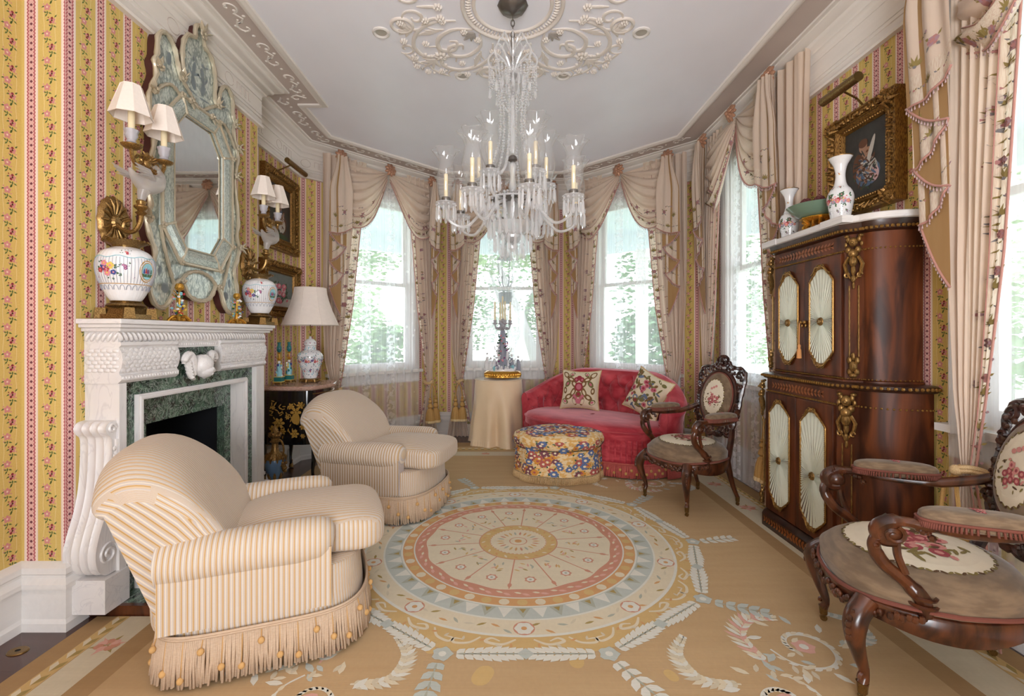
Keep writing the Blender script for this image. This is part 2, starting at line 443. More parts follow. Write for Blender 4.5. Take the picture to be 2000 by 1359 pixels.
# engraved key and ring motif on the frieze board
for a, b in zip(offs(POLY, .021), offs(POLY, .021)[1:]):
    L = (b-a).length; u = (b-a)/L; k = int(L/.42)
    if b.y < .4: continue
    for i in range(k):
        c = a+u*((i+.5)*L/k)
        g = lambda p: (c.x+u.x*p[0], c.y+u.y*p[0], 3.035+p[1])
        mb.tube([g((-.16+.05*cos(t*.5), .04*sin(t*.5))) for t in range(0, 13)], .0022, 4, 1)
        for q in range(3):
            x0 = -.05+q*.055
            mb.tube([g(p) for p in [(x0-.02, -.02), (x0-.02, .03), (x0+.02, .03), (x0+.02, -.03), (x0+.045, -.03)]], .0022, 4, 1)
struct(mb, 'trim_1', [M['cornice'], M['band']], ang=50)
# baseboards
BP = [(0, .29), (.012, .285), (.03, .27), (.03, .245), (.018, .235), (.018, .225), (.04, .205), (.04, .185), (.024, .18), (.024, .05), (.034, .035), (.036, 0)]
for nm, P in (('baseboard_left', POLY[:3]+[(-1.91, 2.13)]), ('baseboard_left_alcove', [(-1.91, 3.5)]+POLY[3:6]), ('baseboard_back', POLY[5:9]), ('baseboard_right', POLY[8:])):
    mb = MB(); sweep(mb, P, BP); struct(mb, nm, M['white'], ang=30)
# windows
def frame_fn(A, B):
    A = Vector(A); B = Vector(B); d = (B-A).normalized(); n = Vector((d.y, -d.x))
    return (lambda s_, h, z: Vector((A.x+d.x*s_+n.x*h, A.y+d.y*s_+n.y*h, z))), d, n
for i, (A, B, s0, s1) in WIN.items():
    F, d, n = frame_fn(A, B); rz = atan2(d.y, d.x)
    mb = MB()
    def bb(a, b, h0, h1, z0, z1, mi=0):
        c = F((a+b)/2, (h0+h1)/2, (z0+z1)/2); mb.box(c, (b-a, abs(h1-h0), z1-z0), mi, rz)
    for a, b in ((s0-.10, s0), (s1, s1+.10)):
        bb(a, b, .001, .028, .80, ZT+.1); bb(a+.015, b-.015, .028, .036, .82, ZT+.1)
    bb(s0-.11, s1+.11, .001, .03, ZT, ZT+.11)
    bb(s0-.13, s1+.13, -.02, .065, ZB-.035, ZB); bb(s0-.10, s1+.10, .001, .026, ZB-.15, ZB-.035)      # sill, apron
    for a, b in ((s0, s0+.02), (s1-.02, s1)): bb(a, b, -.139, 0, ZB, ZT)
    bb(s0+.02, s1-.02, -.138, -.001, ZT-.02, ZT); bb(s0+.02, s1-.02, -.138, -.03, ZB-.01, ZB+.01)
    zm = 1.88
    for (z0, z1, h) in ((ZB+.01, zm+.02, -.055), (zm-.02, ZT-.02, -.095)):
        for a, b in ((s0+.021, s0+.065), (s1-.065, s1-.021)): bb(a, b, h-.018, h+.018, z0, z1)
        bb(s0+.065, s1-.065, h-.018, h+.018, z0+.001, z0+(.075 if z0 < 1 else .04)); bb(s0+.065, s1-.065, h-.018, h+.018, z1-.04, z1-.001)
    win = struct(mb, 'window_%d' % i, M['white'], smooth=False)
    mg = MB()
    for (z0, z1, h) in ((ZB+.07, zm-.01, -.055), (zm+.01, ZT-.05, -.095)):
        mg.box(F((s0+s1)/2, h, (z0+z1)/2), (s1-s0-.12, .004, z1-z0), 0, rz)
    mg.build('window_pane', M['glass'], win, smooth=False)
# downlights recessed round the ceiling rosette
CX, CY = .05, 2.82
for k, (x, y) in enumerate([(-.80, 3.06), (.89, 3.06), (-.318, 3.57), (.446, 3.57)]):
    mb = MB(); mb.lathe([(.036, 3.2395), (.036, 3.234), (.046, 3.2275), (.056, 3.232), (.058, 3.2395)], (x, y, 0), 28, caps=False)
    w_ = ['recessed ceiling light with a white ring left of the plaster rosette', 'recessed ceiling light with a white ring right of the plaster rosette',
          'recessed ceiling light left of the chandelier at the rosette\'s far rim', 'recessed ceiling light right of the chandelier at the rosette\'s far rim'][k]
    t = empty('downlight', (x, y, 3.24), label=w_, cat='ceiling light', group='recessed lights round the ceiling rosette')
    for v in range(len(mb.v)): mb.v[v] = (mb.v[v][0]-x, mb.v[v][1]-y, mb.v[v][2]-3.24)
    mb.build('trim_ring', M['white'], t)
    mb = MB(); mb.lathe([(.001, -.004), (.036, -.0035)], (0, 0, 0), 24); mb.build('lamp_lens', mat('frosted_lens', srgb(176, 168, 156), .4) if k == 0 else bpy.data.materials['frosted_lens'], t)
# ceiling rosette: rings of moulding, leaf scrolls, shells and flowers in relief
mb = MB(); ZC = 3.24
def ring(r, t, h, n=72):
    mb.lathe([(r-t, 0), (r-t*.6, -h*.8), (r, -h), (r+t*.6, -h*.8), (r+t, 0)], (CX, CY, ZC), n, caps=False)
ring(.235, .012, .012); ring(.30, .014, .022)
for i in range(72):
    a = 2*pi*i/72; mb.ball((CX+cos(a)*.268, CY+sin(a)*.268, ZC-.006), (.018, .006, .010), 6, R=Matrix.Rotation(a, 3, 'Z'))
def rl(pts, w_, h=.02):
    pts = crv(pts, 5) if len(pts) < 14 else pts
    N = len(pts); mb.tube([(CX+p[0], CY+p[1], ZC-.002) for p in pts], [w_*(.45+.75*sin(pi*min(1, (i+1)/N*1.05))) for i in range(N)], 6, flat=.8)
def acanth(c, a, l, w_):
    for k in range(-2, 3):
        b = a+k*.38; q = l*(1-abs(k)*.16)
        pts = [(c[0], c[1]), (c[0]+cos(b)*q*.5, c[1]+sin(b)*q*.5), (c[0]+cos(b+.12*k)*q, c[1]+sin(b+.12*k)*q)]
        rl(pts, w_)
def flower(c, r, n=6):
    for i in range(n):
        a = 2*pi*i/n; mb.ball((CX+c[0]+cos(a)*r*.6, CY+c[1]+sin(a)*r*.6, ZC-.004), (r*.42, r*.36, .016), 6, R=Matrix.Rotation(a, 3, 'Z'))
    mb.ball((CX+c[0], CY+c[1], ZC-.01), (r*.3, r*.3, .016), 6)
for s4 in range(4):
    base = radians(45+90*s4)
    def R2(p, m=1):
        x, y = p[0], p[1]*m; return (x*cos(base)-y*sin(base), x*sin(base)+y*cos(base))
    for m in (1, -1):
        G = lambda L: [R2(p, m) for p in L]
        rl(G([(.33, .03), (.42, .12), (.56, .13), (.64, .05), (.58, -.02), (.50, .02), (.53, .06)]), .014)
        rl(G([(.34, .16), (.45, .25), (.60, .27), (.74, .20), (.78, .08), (.70, .02), (.64, .08), (.68, .12)]), .013)
        rl(G(spiral((.50, .36), .015, .085, 7, 0, 26)), .010)
        rl(G([(.585, .36), (.60, .30), (.55, .27)]), .010)
        rl(G(spiral((.80, .22), .012, .065, -6.5, 0, 24)), .009)
        rl(G([(.86, .2), (.88, .10), (.86, .0)]), .010)
        for k in range(6): rl(G([(.46+.02*k, .16+.006*k), (.50+.028*k, .20+.012*k), (.52+.036*k, .25-.004*k)]), .006)
        for q in [(.38, .06), (.47, .30), (.66, .16), (.74, .28), (.84, .12), (.60, .40), (.92, .05), (.40, .22)]:
            flower(R2(q, m), .026)
        for q in range(9):
            a = q*.35; p = R2((.83+.09*cos(a), .0+.14*sin(a)), m); mb.ball((CX+p[0], CY+p[1], ZC-.003), (.013, .013, .012), 6)
        p = R2((.62, .30), m); acanth(p, base+m*.9, .11, .010)
        p = R2((.35, .0), m); acanth(p, base, .10, .011)
    flower(R2((.70, 0)), .05, 8); acanth(R2((.76, 0)), base, .14, .012)
    # paterae between the corner sprays
    b2 = radians(90*s4)
    for dx in (-.17, .17):
        p = (.70*cos(b2)-dx*sin(b2), .70*sin(b2)+dx*cos(b2))
        mb.lathe([(.055, 0), (.058, -.01), (.066, -.013), (.074, -.01), (.078, 0)], (CX+p[0], CY+p[1], ZC), 20, caps=False)
        mb.lathe([(.001, -.014), (.02, -.012), (.03, 0)], (CX+p[0], CY+p[1], ZC), 12)
    for dx in (-.10, 0, .10):
        p = (.45*cos(b2)-dx*sin(b2), .45*sin(b2)+dx*cos(b2)); flower(p, .03)
        rl([p, (p[0]*1.15, p[1]*1.15), (p[0]*1.28-dx*.4*sin(b2), p[1]*1.28+dx*.4*cos(b2))], .010)
struct(mb, 'trim_2', M['relief'], ang=60)
# ---------------------------------------------------------------- outdoors
M['leaf'] = mat('tree_leaves', rough=.6, fn=lambda: mixc(noise(1.5, 2), srgb(84, 116, 66), srgb(150, 176, 112)))
M['leafdark'] = mat('dark_leaves', rough=.6, fn=lambda: mixc(noise(3, 2), srgb(56, 90, 56), srgb(112, 144, 88)))
M['bark'] = mat('grey_bark', srgb(150, 146, 140), .9)
M['lawn'] = mat('lawn', rough=.9, fn=lambda: mixc(noise(3, 4), srgb(170, 180, 150), srgb(206, 212, 190)))
M['porchblue'] = mat('pale_blue_paint', srgb(216, 228, 236), .6)
M['stone'] = mat('porch_boards', srgb(196, 196, 192), .6)
mb = MB(); mb.bx(-30, 30, 6.5, 45, -.7, -.6); mb.bx(2.4, 30, -10, 6.5, -.7, -.6); mb.bx(-30, -2.4, -10, 6.5, -.7, -.6); tag(mb.build('lawn', M['lawn'], smooth=False), kind='structure')
OUT = [(-2.1, 4.0)]+POLY[5:9]+[(2.1, -1.6)]
mb = MB(); sweep(mb, OUT, [(-.15, 3.02), (-2.3, 3.02), (-2.3, 2.72), (-2.42, 2.72), (-2.42, 3.3), (-.15, 3.3)]); struct(mb, 'trim_3', M['porchblue'], smooth=False)
mb = MB(); sweep(mb, OUT, [(-.15, -.02), (-2.5, -.02), (-2.5, -.6)]); struct(mb, 'porch_floor', M['stone'], smooth=False)
for k, (x, y, l) in enumerate([(2.35, 8.05, 'white porch column outside the window behind the sofa'), (-1.45, 8.35, 'white porch column outside the left bay window'), (4.35, 3.4, 'white porch column outside the right-hand window')]):
    t = empty('porch_column', (x, y, -.02), label=l, cat='column', group='porch columns')
    mb = MB(); mb.bx(-.12, .12, -.12, .12, 0, .12); mb.build('base', M['white'], t, smooth=False)
    mb = MB(); mb.bx(-.085, .085, -.085, .085, .12, 2.6); mb.build('shaft', M['white'], t, smooth=False)
    mb = MB(); mb.bx(-.12, .12, -.12, .12, 2.6, 2.74); mb.build('capital', M['white'], t, smooth=False)
def tree(name, loc, h, trunk, blobs, n, label, leaf='leaf', r0=.16):
    t = empty(name, loc, 0, label, 'tree', 'trees in the garden'); R = random.Random(int(loc[0]*10)+7)
    mb = MB()
    for pts in trunk:
        pp = crv(pts, 5); mb.tube(pp, [lerp(r0, r0*.25, i/len(pp)) for i in range(len(pp))], 8)
    mb.build('trunk', M['bark'], t)
    mb = MB()
    for (cx, cy, cz, rx, rz) in blobs:
        for _ in range(n):
            v = Vector((R.gauss(0, 1), R.gauss(0, 1), R.gauss(0, 1))); v = v.normalized()*R.uniform(.5, 1)**.6
            p = Vector((cx+v.x*rx, cy+v.y*rx, cz+v.z*rz)); q = Matrix.Rotation(R.uniform(0, 6), 3, 'Z') @ Matrix.Rotation(R.uniform(-1.2, 1.2), 3, 'X')
            s_ = R.uniform(.05, .13)
            mb.add([p+q @ Vector(e) for e in ((-s_, 0, 0), (0, -s_*.5, 0), (s_, 0, .02), (0, s_*.5, .03))], [(0, 1, 2, 3)])
    mb.build('foliage', M[leaf], t, smooth=False)
tree('garden_tree', (.75, 11.5, -.6), 6, [[(0, 0, 0), (.15, 0, 1.2), (.5, .1, 2.4), (1.0, .2, 4)], [(.1, 0, 1), (-.3, 0, 2.2), (-.9, 0, 3.6)], [(.2, 0, 1.4), (.2, .3, 2.6), (.5, .3, 4.2)]], [(.5, .2, 4.6, 1.6, 1.0), (-.9, .3, 4.2, 1.1, .8)], 900, 'tree with a leaning grey trunk seen through the middle bay window')
tree('garden_tree', (-2.9, 22.5, -.6), 6, [[(0, 0, 0), (.1, 0, 1.5), (-.2, 0, 2.8), (-.2, 0, 4.2)]], [(-.2, 0, 4.0, 1.4, 1.1), (-.6, .6, 2.4, .8, .6)], 900, 'slender tree to the left beyond the middle bay window')
tree('garden_shrub', (-3.6, 10.2, -.6), 3, [[(0, 0, 0), (.05, 0, 1.0), (0, 0, 1.8)]], [(0, 0, 1.7, 1.3, 1.0), (1.1, .5, 1.3, 1.0, .8)], 1600, 'leafy green shrub outside the left bay window', 'leaf', .07)
tree('garden_tree', (-5.5, 13.5, -.6), 6, [[(0, 0, 0), (.1, 0, 1.5), (-.2, 0, 3.5)]], [(0, 0, 3.8, 2.2, 1.8), (1.8, 0, 4.8, 1.4, 1.1)], 1400, 'broad tree standing beyond the left bay window\'s shrub')
tree('garden_tree', (.2, 19.0, -.6), 6, [[(0, 0, 0), (.1, 0, 1.5), (-.3, 0, 3.0), (-.8, 0, 4.5)], [(.1, 0, 1.4), (.7, 0, 2.8), (1.2, 0, 4.4)]], [(0, 0, 3.6, 2.6, 1.8), (-1.6, 0, 2.4, 1.4, 1.2), (1.8, 0, 2.6, 1.4, 1.4)], 1500, 'wide leafy tree at the back of the garden behind the lantern', 'leafdark')
for x_, y_, l_ in ((-8.0, 18.5, 'tall hedge tree filling the left bay window\'s far view'), (8.4, 17.5, 'tall hedge tree far behind the window over the sofa'), (9.5, 9.0, 'garden tree outside the right-hand wall beyond the cabinet'), (9.0, 3.2, 'garden tree outside the nearest right-hand window')):
    tree('garden_tree', (x_, y_, -.6), 6, [[(0, 0, 0), (.1, 0, 1.5), (-.1, 0, 3.2)]], [(0, 0, 3.2, 2.6, 2.4), (-1.4, 0, 1.8, 1.6, 1.3), (1.6, .2, 2.2, 1.6, 1.5)], 1500, l_, 'leaf')
tree('garden_tree', (4.6, 12.0, -.6), 6, [[(0, 0, 0), (.1, 0, 1.5), (-.1, 0, 3.2)]], [(0, 0, 3.2, 1.9, 2.0), (-.9, 0, 1.6, 1.0, 1.0)], 1900, 'dense green tree outside the window behind the sofa', 'leafdark')
tree('garden_shrub', (3.5, 10.0, -.6), 3, [[(0, 0, 0), (.05, 0, .8), (0, 0, 1.5)]], [(0, 0, 1.5, .9, 1.0)], 1500, 'green shrub beside the porch column behind the sofa', 'leafdark', .06)
# porch lantern and hanging fern outside the middle window
M['iron'] = mat('black_iron', srgb(38, 44, 46), .5, metal=.3)
t = empty('porch_lantern', (.02, 7.2, 1.95), label='dark iron lantern hanging outside the middle bay window', cat='lantern')
mb = MB(); mb.lathe([(.02, 1.05), (.02, .62)], n=8); mb.lathe([(.015, .62), (.05, .58), (.12, .50), (.125, .47)], n=6); mb.lathe([(.09, .0), (.10, .06), (.04, .0)], n=6)
for i in range(6):
    a = i*pi/3; mb.tube([(.12*cos(a), .12*sin(a), .48), (.085*cos(a), .085*sin(a), .05)], .006, 5)
mb.build('frame', M['iron'], t); mb = MB(); mb.lathe([(.078, .06), (.112, .47)], n=6); mb.build('lantern_glass', M['glass'], t)
mb = MB(); mb.lathe([(.10, -.02), (.115, -.05), (.10, -.16), (.07, -.2)], n=14)
for i in range(6):
    a = i*pi/3; mb.tube([(.05*cos(a), .05*sin(a), .05), (.10*cos(a), .1*sin(a), .12), (.12*cos(a), .12*sin(a), .20), (.08*cos(a), .08*sin(a), .22)], .008, 5)
mb.build('scrolled_basket', M['iron'], t)
t = empty('hanging_fern', (.02, 7.2, 1.265), label='green fern hanging below the lantern outside the middle window', cat='plant'); R = random.Random(5)
mb = MB()
for i in range(260):
    a = R.uniform(0, 6.28); z = R.uniform(0, .48); r = .05+.12*(z/.48)*R.uniform(.4, 1)
    p = Vector((cos(a)*r, sin(a)*r, z)); q = Vector((cos(a)*.06, sin(a)*.06, -.07*R.random()))
    s_ = Vector((-sin(a)*.012, cos(a)*.012, 0)); mb.add([p-s_, p+s_, p+q+s_*.3, p+q-s_*.3], [(0, 1, 2, 3)])
mb.build('fronds', M['leafdark'], t, smooth=False)
# ---------------------------------------------------------------- window draperies
def clothmat(name, fn, rough=.75, tl=.28, sheen=.3, bump=None, bs=.2):
    m = mat(name, rough=rough, fn=fn, sheen=sheen, spec=.25, bump=bump, bs=bs)
    nt = m.node_tree; p = nt.nodes['Principled BSDF']; out = nt.nodes['Material Output']
    t = nt.nodes.new('ShaderNodeBsdfTranslucent'); mx = nt.nodes.new('ShaderNodeMixShader'); mx.inputs[0].default_value = tl
    src = p.inputs['Base Color'].links[0].from_socket
    nt.links.new(src, t.inputs[0]); nt.links.new(p.outputs[0], mx.inputs[1]); nt.links.new(t.outputs[0], mx.inputs[2]); nt.links.new(mx.outputs[0], out.inputs[0])
    return m
M['silk'] = clothmat('pale_pink_beige_silk', lambda: mixc(noise(4, 4), srgb(226, 204, 184), srgb(240, 222, 206)))
M['lining'] = clothmat('gold_tan_lining', lambda: mixc(noise(6, 3), srgb(166, 128, 82), srgb(184, 148, 102)), tl=.2)
M['border'] = clothmat('cream_floral_border', lambda: mixc(ss(.45, .6, noise(60, 3)), srgb(240, 226, 208), srgb(226, 204, 184)), tl=.35)
M['cord'] = clothmat('rose_cord', lambda: mixc(noise(80, 1), srgb(176, 122, 112), srgb(206, 158, 146)), tl=.05)
M['fringe'] = clothmat('lilac_cream_fringe', lambda: mixc(noise(60, 1), srgb(226, 204, 200), srgb(196, 160, 168)), tl=.2)
M['fl_rose'] = mat('floral_rose', srgb(168, 116, 112), .8); M['fl_olive'] = mat('floral_olive', srgb(140, 122, 70), .8)
M['fl_grey'] = mat('floral_slate', srgb(120, 116, 116), .8); M['fl_mauve'] = mat('floral_mauve', srgb(160, 128, 136), .8)
M['rosette'] = mat('bronze_rose_silk', rough=.4, metal=.25, fn=lambda: mixc(noise(40, 3), srgb(120, 72, 48), srgb(222, 172, 140)), sheen=.3)
M['rope'] = mat('gold_rope', rough=.7, fn=lambda: mixc(ss(.4, .6, noise(90, 1)), srgb(170, 128, 76), srgb(232, 204, 158)))
M['tassel'] = mat('gold_bullion', rough=.7, fn=lambda: mixc(noise(70, 2), srgb(164, 120, 62), srgb(214, 172, 104)))
M['tasselpale'] = mat('cream_bullion', srgb(234, 208, 160), .8)
def sheer():
    m = bpy.data.materials.new('white_lace_sheer'); m.use_nodes = True; nt = m.node_tree; X.nt = nt; nt.nodes.clear()
    out = nt.nodes.new('ShaderNodeOutputMaterial'); tr = nt.nodes.new('ShaderNodeBsdfTransparent')
    d = nt.nodes.new('ShaderNodeBsdfDiffuse'); d.inputs[0].default_value = (.93, .93, .95, 1); t = nt.nodes.new('ShaderNodeBsdfTranslucent'); t.inputs[0].default_value = (.93, .94, .97, 1)
    a = nt.nodes.new('ShaderNodeMixShader'); a.inputs[0].default_value = .5; nt.links.new(d.outputs[0], a.inputs[1]); nt.links.new(t.outputs[0], a.inputs[2])
    uv = coord('UV'); u, v, _ = sep(uv)
    strip = lt(ab(ab(u)-.15), .055)
    lace = ss(.34, .5, voro(34, comb(u, v, 0.0), feat='F1')); lace2 = gt(noise(22, 2, uv), .5)
    dots = lt(voro(9, comb(u, v, 0.0)), .16)
    al = .30+ss(.35, .65, noise(12, 1, comb(u*5.0, v*.1, 0.0)))*.06
    al = op('MAXIMUM', al, strip*(lace2*.30+.40)); al = op('MINIMUM', al+dots*.12, .85)
    b = nt.nodes.new('ShaderNodeMixShader'); nt.links.new(al.k, b.inputs[0]); nt.links.new(tr.outputs[0], b.inputs[1]); nt.links.new(a.outputs[0], b.inputs[2])
    nt.links.new(b.outputs[0], out.inputs[0]); return m
M['sheer'] = sheer()
CM = ['silk', 'border', 'lining', 'cord', 'fl_rose', 'fl_olive', 'fl_grey', 'fl_mauve', 'fringe']
CML = [M[k] for k in CM]
R2 = random.Random(11)
def motif(mb, P, u, v, su, sv, kind, k=1.0):
    # P(u,v,h)->3D ; su,sv metres per unit of u and v ; k size factor
    def Q(x, y, h=.003): return P(u+x*k/su, v+y*k/sv, h)
    def blob(cx, cy, r, n, mi, h=.003): mb.poly([Q(cx+cos(2*pi*i/n)*r, cy+sin(2*pi*i/n)*r, h) for i in range(n)], mi)
    def leaf(cx, cy, a, l, w_, mi, h=.0025):
        ca, sa = cos(a), sin(a); mb.poly([Q(cx+x*l*ca-y*w_*sa, cy+x*l*sa+y*w_*ca, h) for x, y in ((0, 0), (.45, .5), (1, 0), (.45, -.5))], mi)
    if kind == 0:      # rose with leaves
        for q in range(6): a = q*pi/3; blob(cos(a)*.011, sin(a)*.011, .009, 6, 4 if q % 2 else 7)
        blob(0, 0, .008, 6, 4, .004)
        for a in (.6, 2.4, 3.9, 5.3): leaf(cos(a)*.016, sin(a)*.016, a, .022, .011, 5 if a < 3 else 6)
    elif kind == 1:    # arching leaf tuft
        for q in range(6):
            a = .5+q*.43; leaf(0, 0, a, .05-.006*abs(q-2.5), .010, 5)
        blob(0, .0, .007, 5, 6)
    elif kind == 2:    # twig of small buds
        for q in range(4): leaf(q*.010-.02, (q % 2)*.008, .9-(q % 2)*1.6, .016, .006, 6 if q % 2 else 5)
        blob(.022, .006, .006, 5, 7); blob(-.024, .0, .006, 5, 4)
    else: leaf(0, 0, .8, .018, .008, 5); leaf(0, 0, 2.3, .018, .008, 6)
def drops(mb, pts, step=.022, ln=.022, mi=8, down=Vector((0, 0, -1))):
    # a cord along an edge with small hanging tassels
    mb.tube(pts, .0055, 5, 3)
    acc = 0
    for a, b in zip(pts, pts[1:]):
        a = Vector(a); b = Vector(b); L = (b-a).length; acc += L
        while acc > step:
            acc -= step; p = b+(a-b)*(acc/L if L > 0 else 0)
            q = p+down*ln; r = .0045
            mb.add([p, q+Vector((r, 0, 0)), q+Vector((0, r, 0)), q+Vector((-r, 0, 0)), q+Vector((0, -r, 0)), q+down*.005], [(0, 1, 2), (0, 2, 3), (0, 3, 4), (0, 4, 1), (5, 2, 1), (5, 3, 2), (5, 4, 3), (5, 1, 4)], mi)
def panel(F, c, m, parent, W=1.0, seed=0, outt=None):
    Rn = random.Random(seed); ph = Rn.uniform(0, 6)
    inn = [(0, .44), (.3, .50), (.5, .545), (.66, .585), (.70, .59), (.76, .575), (1.0, .53), (1.6, .43), (2.4, .35), (3.1, .28)]
    out = [(0, .80), (.3, .745), (.5, .70), (.66, .665), (.70, .66), (.76, .675), (1.0, .73), (1.6, .76), (3.1, .76)]
    inn = [(z, a*W) for z, a in inn]; out = outt or [(z, a*W) for z, a in out]
    def P(u, z, h=0.0):
        a, b = interp(out, z), interp(inn, z); t = u+.012*sin(u*30+z*2+ph)
        wdt = abs(a-b); amp = .030*min(1, wdt/.3+.15)
        tight = 1-exp(-((z-.69)/.18)**2)
        hh = .105+amp*sin(u*2*pi*6.5+ph+.5*sin(z*1.7))+.010*sin(u*2*pi*14+ph*2)+.02*(1-tight)
        if z < .05: hh += .03*(1-z/.05)
        if u > .80: hh = lerp(hh, .135-.02*(u-.8), sst(.80, .9, u))
        return F(c+m*lerp(a, b, t), hh+h, z)
    mb = MB(); nz = 46
    zs = [.004+3.165*(i/nz) for i in range(nz+1)]
    mb.grid(lambda a, b: P(a*.80, zs[int(round(b*nz))]), 72, nz, flip=(m > 0), mi=0)
    mb.grid(lambda a, b: P(.80+a*.20, zs[int(round(b*nz))]), 8, nz, flip=(m > 0), mi=1)
    mb.build('fabric', CML, parent, ang=None)
    mb = MB(); z = .16; k = 0
    while z < 2.95:
        wz = abs(interp(out, z)-interp(inn, z)); motif(mb, P, .90+Rn.uniform(-.03, .03), z, -m*wz, 1.0, (1, 0, 2, 0, 1, 2)[k % 6], 1.05); 
        motif(mb, P, .86+Rn.uniform(-.02, .06), z+.035, -m*wz, 1.0, 3, .8); z += .072; k += 1
    for _ in range(26):
        z = Rn.uniform(1.0, 2.6); wz = abs(interp(out, z)-interp(inn, z)); motif(mb, P, Rn.uniform(.55, .78), z, -m*wz, 1.0, Rn.choice((0, 2, 3)), .9)
    edge = [P(1.0, .01+3.0*i/60, .002) for i in range(61)]
    mb.tube(edge, .005, 5, 3); mb.tube([P(.80, .01+3.0*i/60, .004) for i in range(61)], .003, 4, 3)
    mb.build('floral_border', CML, parent, ang=None)
    # tieback rope and tassels
    cs = lerp(interp(out, .69), interp(inn, .69), .5); mb = MB()
    rr = abs(interp(out, .69)-interp(inn, .69))/2+.018
    pts = [F(c+m*cs+cos(a)*rr, .115+sin(a)*.075, .70+.012*sin(a*2)) for a in [i*2*pi/28 for i in range(28)]]
    for o_ in (0, 1): mb.tube([Vector(p)+Vector((0, 0, .012*(o_*2-1)*.6)) for p in pts], .011, 7, closed=True)
    mb.tube([F(c+m*(cs+.03), .06, .705), F(c+m*(cs+.06), .04, .715), F(c+m*(cs+.085), .012, .72)], .010, 6)
    mb.ball(F(c+m*cs, .19, .70), .024, 10); mb.build('rope_tieback', M['rope'], parent)
    for q in (-1, 1):
        b = F(c+m*cs+q*.042, .215, 0); mb = MB()
        mb.tube([F(c+m*cs, .19, .69), F(c+m*cs+q*.03, .215, .62), (b.x, b.y, .52)], .008, 6, 0)
        mb.lathe([(.004, .52), (.022, .505), (.012, .49), (.024, .475), (.024, .462), (.012, .45), (.028, .43), (.034, .405), (.018, .388), (.036, .372), (.038, .36)], (b.x, b.y, 0), 16, 0)
        mb.lathe([(.036, .362), (.046, .33), (.056, .24)], (b.x, b.y, 0), 28, 0, wav=lambda a, z: 1+.05*cos(14*a))
        mb.lathe([(.056, .240), (.060, .225), (.058, .212), (.02, .212)], (b.x, b.y, 0), 28, 1, wav=lambda a, z: 1+.05*cos(14*a))
        mb.build('tassel', [M['tassel'], M['tasselpale']], parent)
def swag(F, c, m, hw, parent, zr=3.15, drop=.66):
    # m=-1: swag on the low-s side; u=0 outer, u=1 centre
    def P(u, v, h=0.0):
        u = max(0.0, min(1.0, u)); v = max(0.0, v)
        za = zr-.015-drop*v; zb = zr-.03-.10*v*v
        z = lerp(za, zb, u**1.35)-.23*v*max(0, sin(pi*u))**1.2*(1-.45*u)
        s_ = c+m*lerp(hw-.03, .015, u)-m*.03*sin(pi*u)*v
        g = 2*pi*(6.0*v**.9)+.9*sin(u*3)+m
        amp = .030*(1-.55*u)*sst(0, .12, v)
        hh = .13+amp*sin(g)+.05*sin(pi*u)*sst(0, .4, v)+.012*sin(g*2.3+u*6)*sst(0, .2, v)*(1-u)
        z += .010*cos(g)*sst(0, .2, v)*(1-u*.5)
        return F(s_, hh+h, z)
    mb = MB(); nv = 60
    mb.grid(lambda a, b: P(a, b*.84), 26, nv, flip=(m < 0), mi=0)
    mb.grid(lambda a, b: P(a, .84+b*.16), 26, 10, flip=(m < 0), mi=1)
    o = mb.build('swag', CML, parent, ang=None)
    mb = MB(); Rn = random.Random(int(c*100)+m)
    for i in range(15):
        u = .04+.92*i/14; motif(mb, P, u, .92, -m*.55, -.66 if u < .7 else -.35, (1, 0, 2)[i % 3], .95*(1-.5*u))
    for i in range(12): motif(mb, P, Rn.uniform(.02, .6), Rn.uniform(.70, .84), -m*.55, -.66, Rn.choice((0, 2, 3)), .8)
    drops(mb, [P(i/40, 1.0, .004) for i in range(41)], .020, .020)
    mb.tube([P(i/30, .84, .004) for i in range(31)], .003, 4, 3)
    mb.build('floral_hem', CML, o, ang=None)
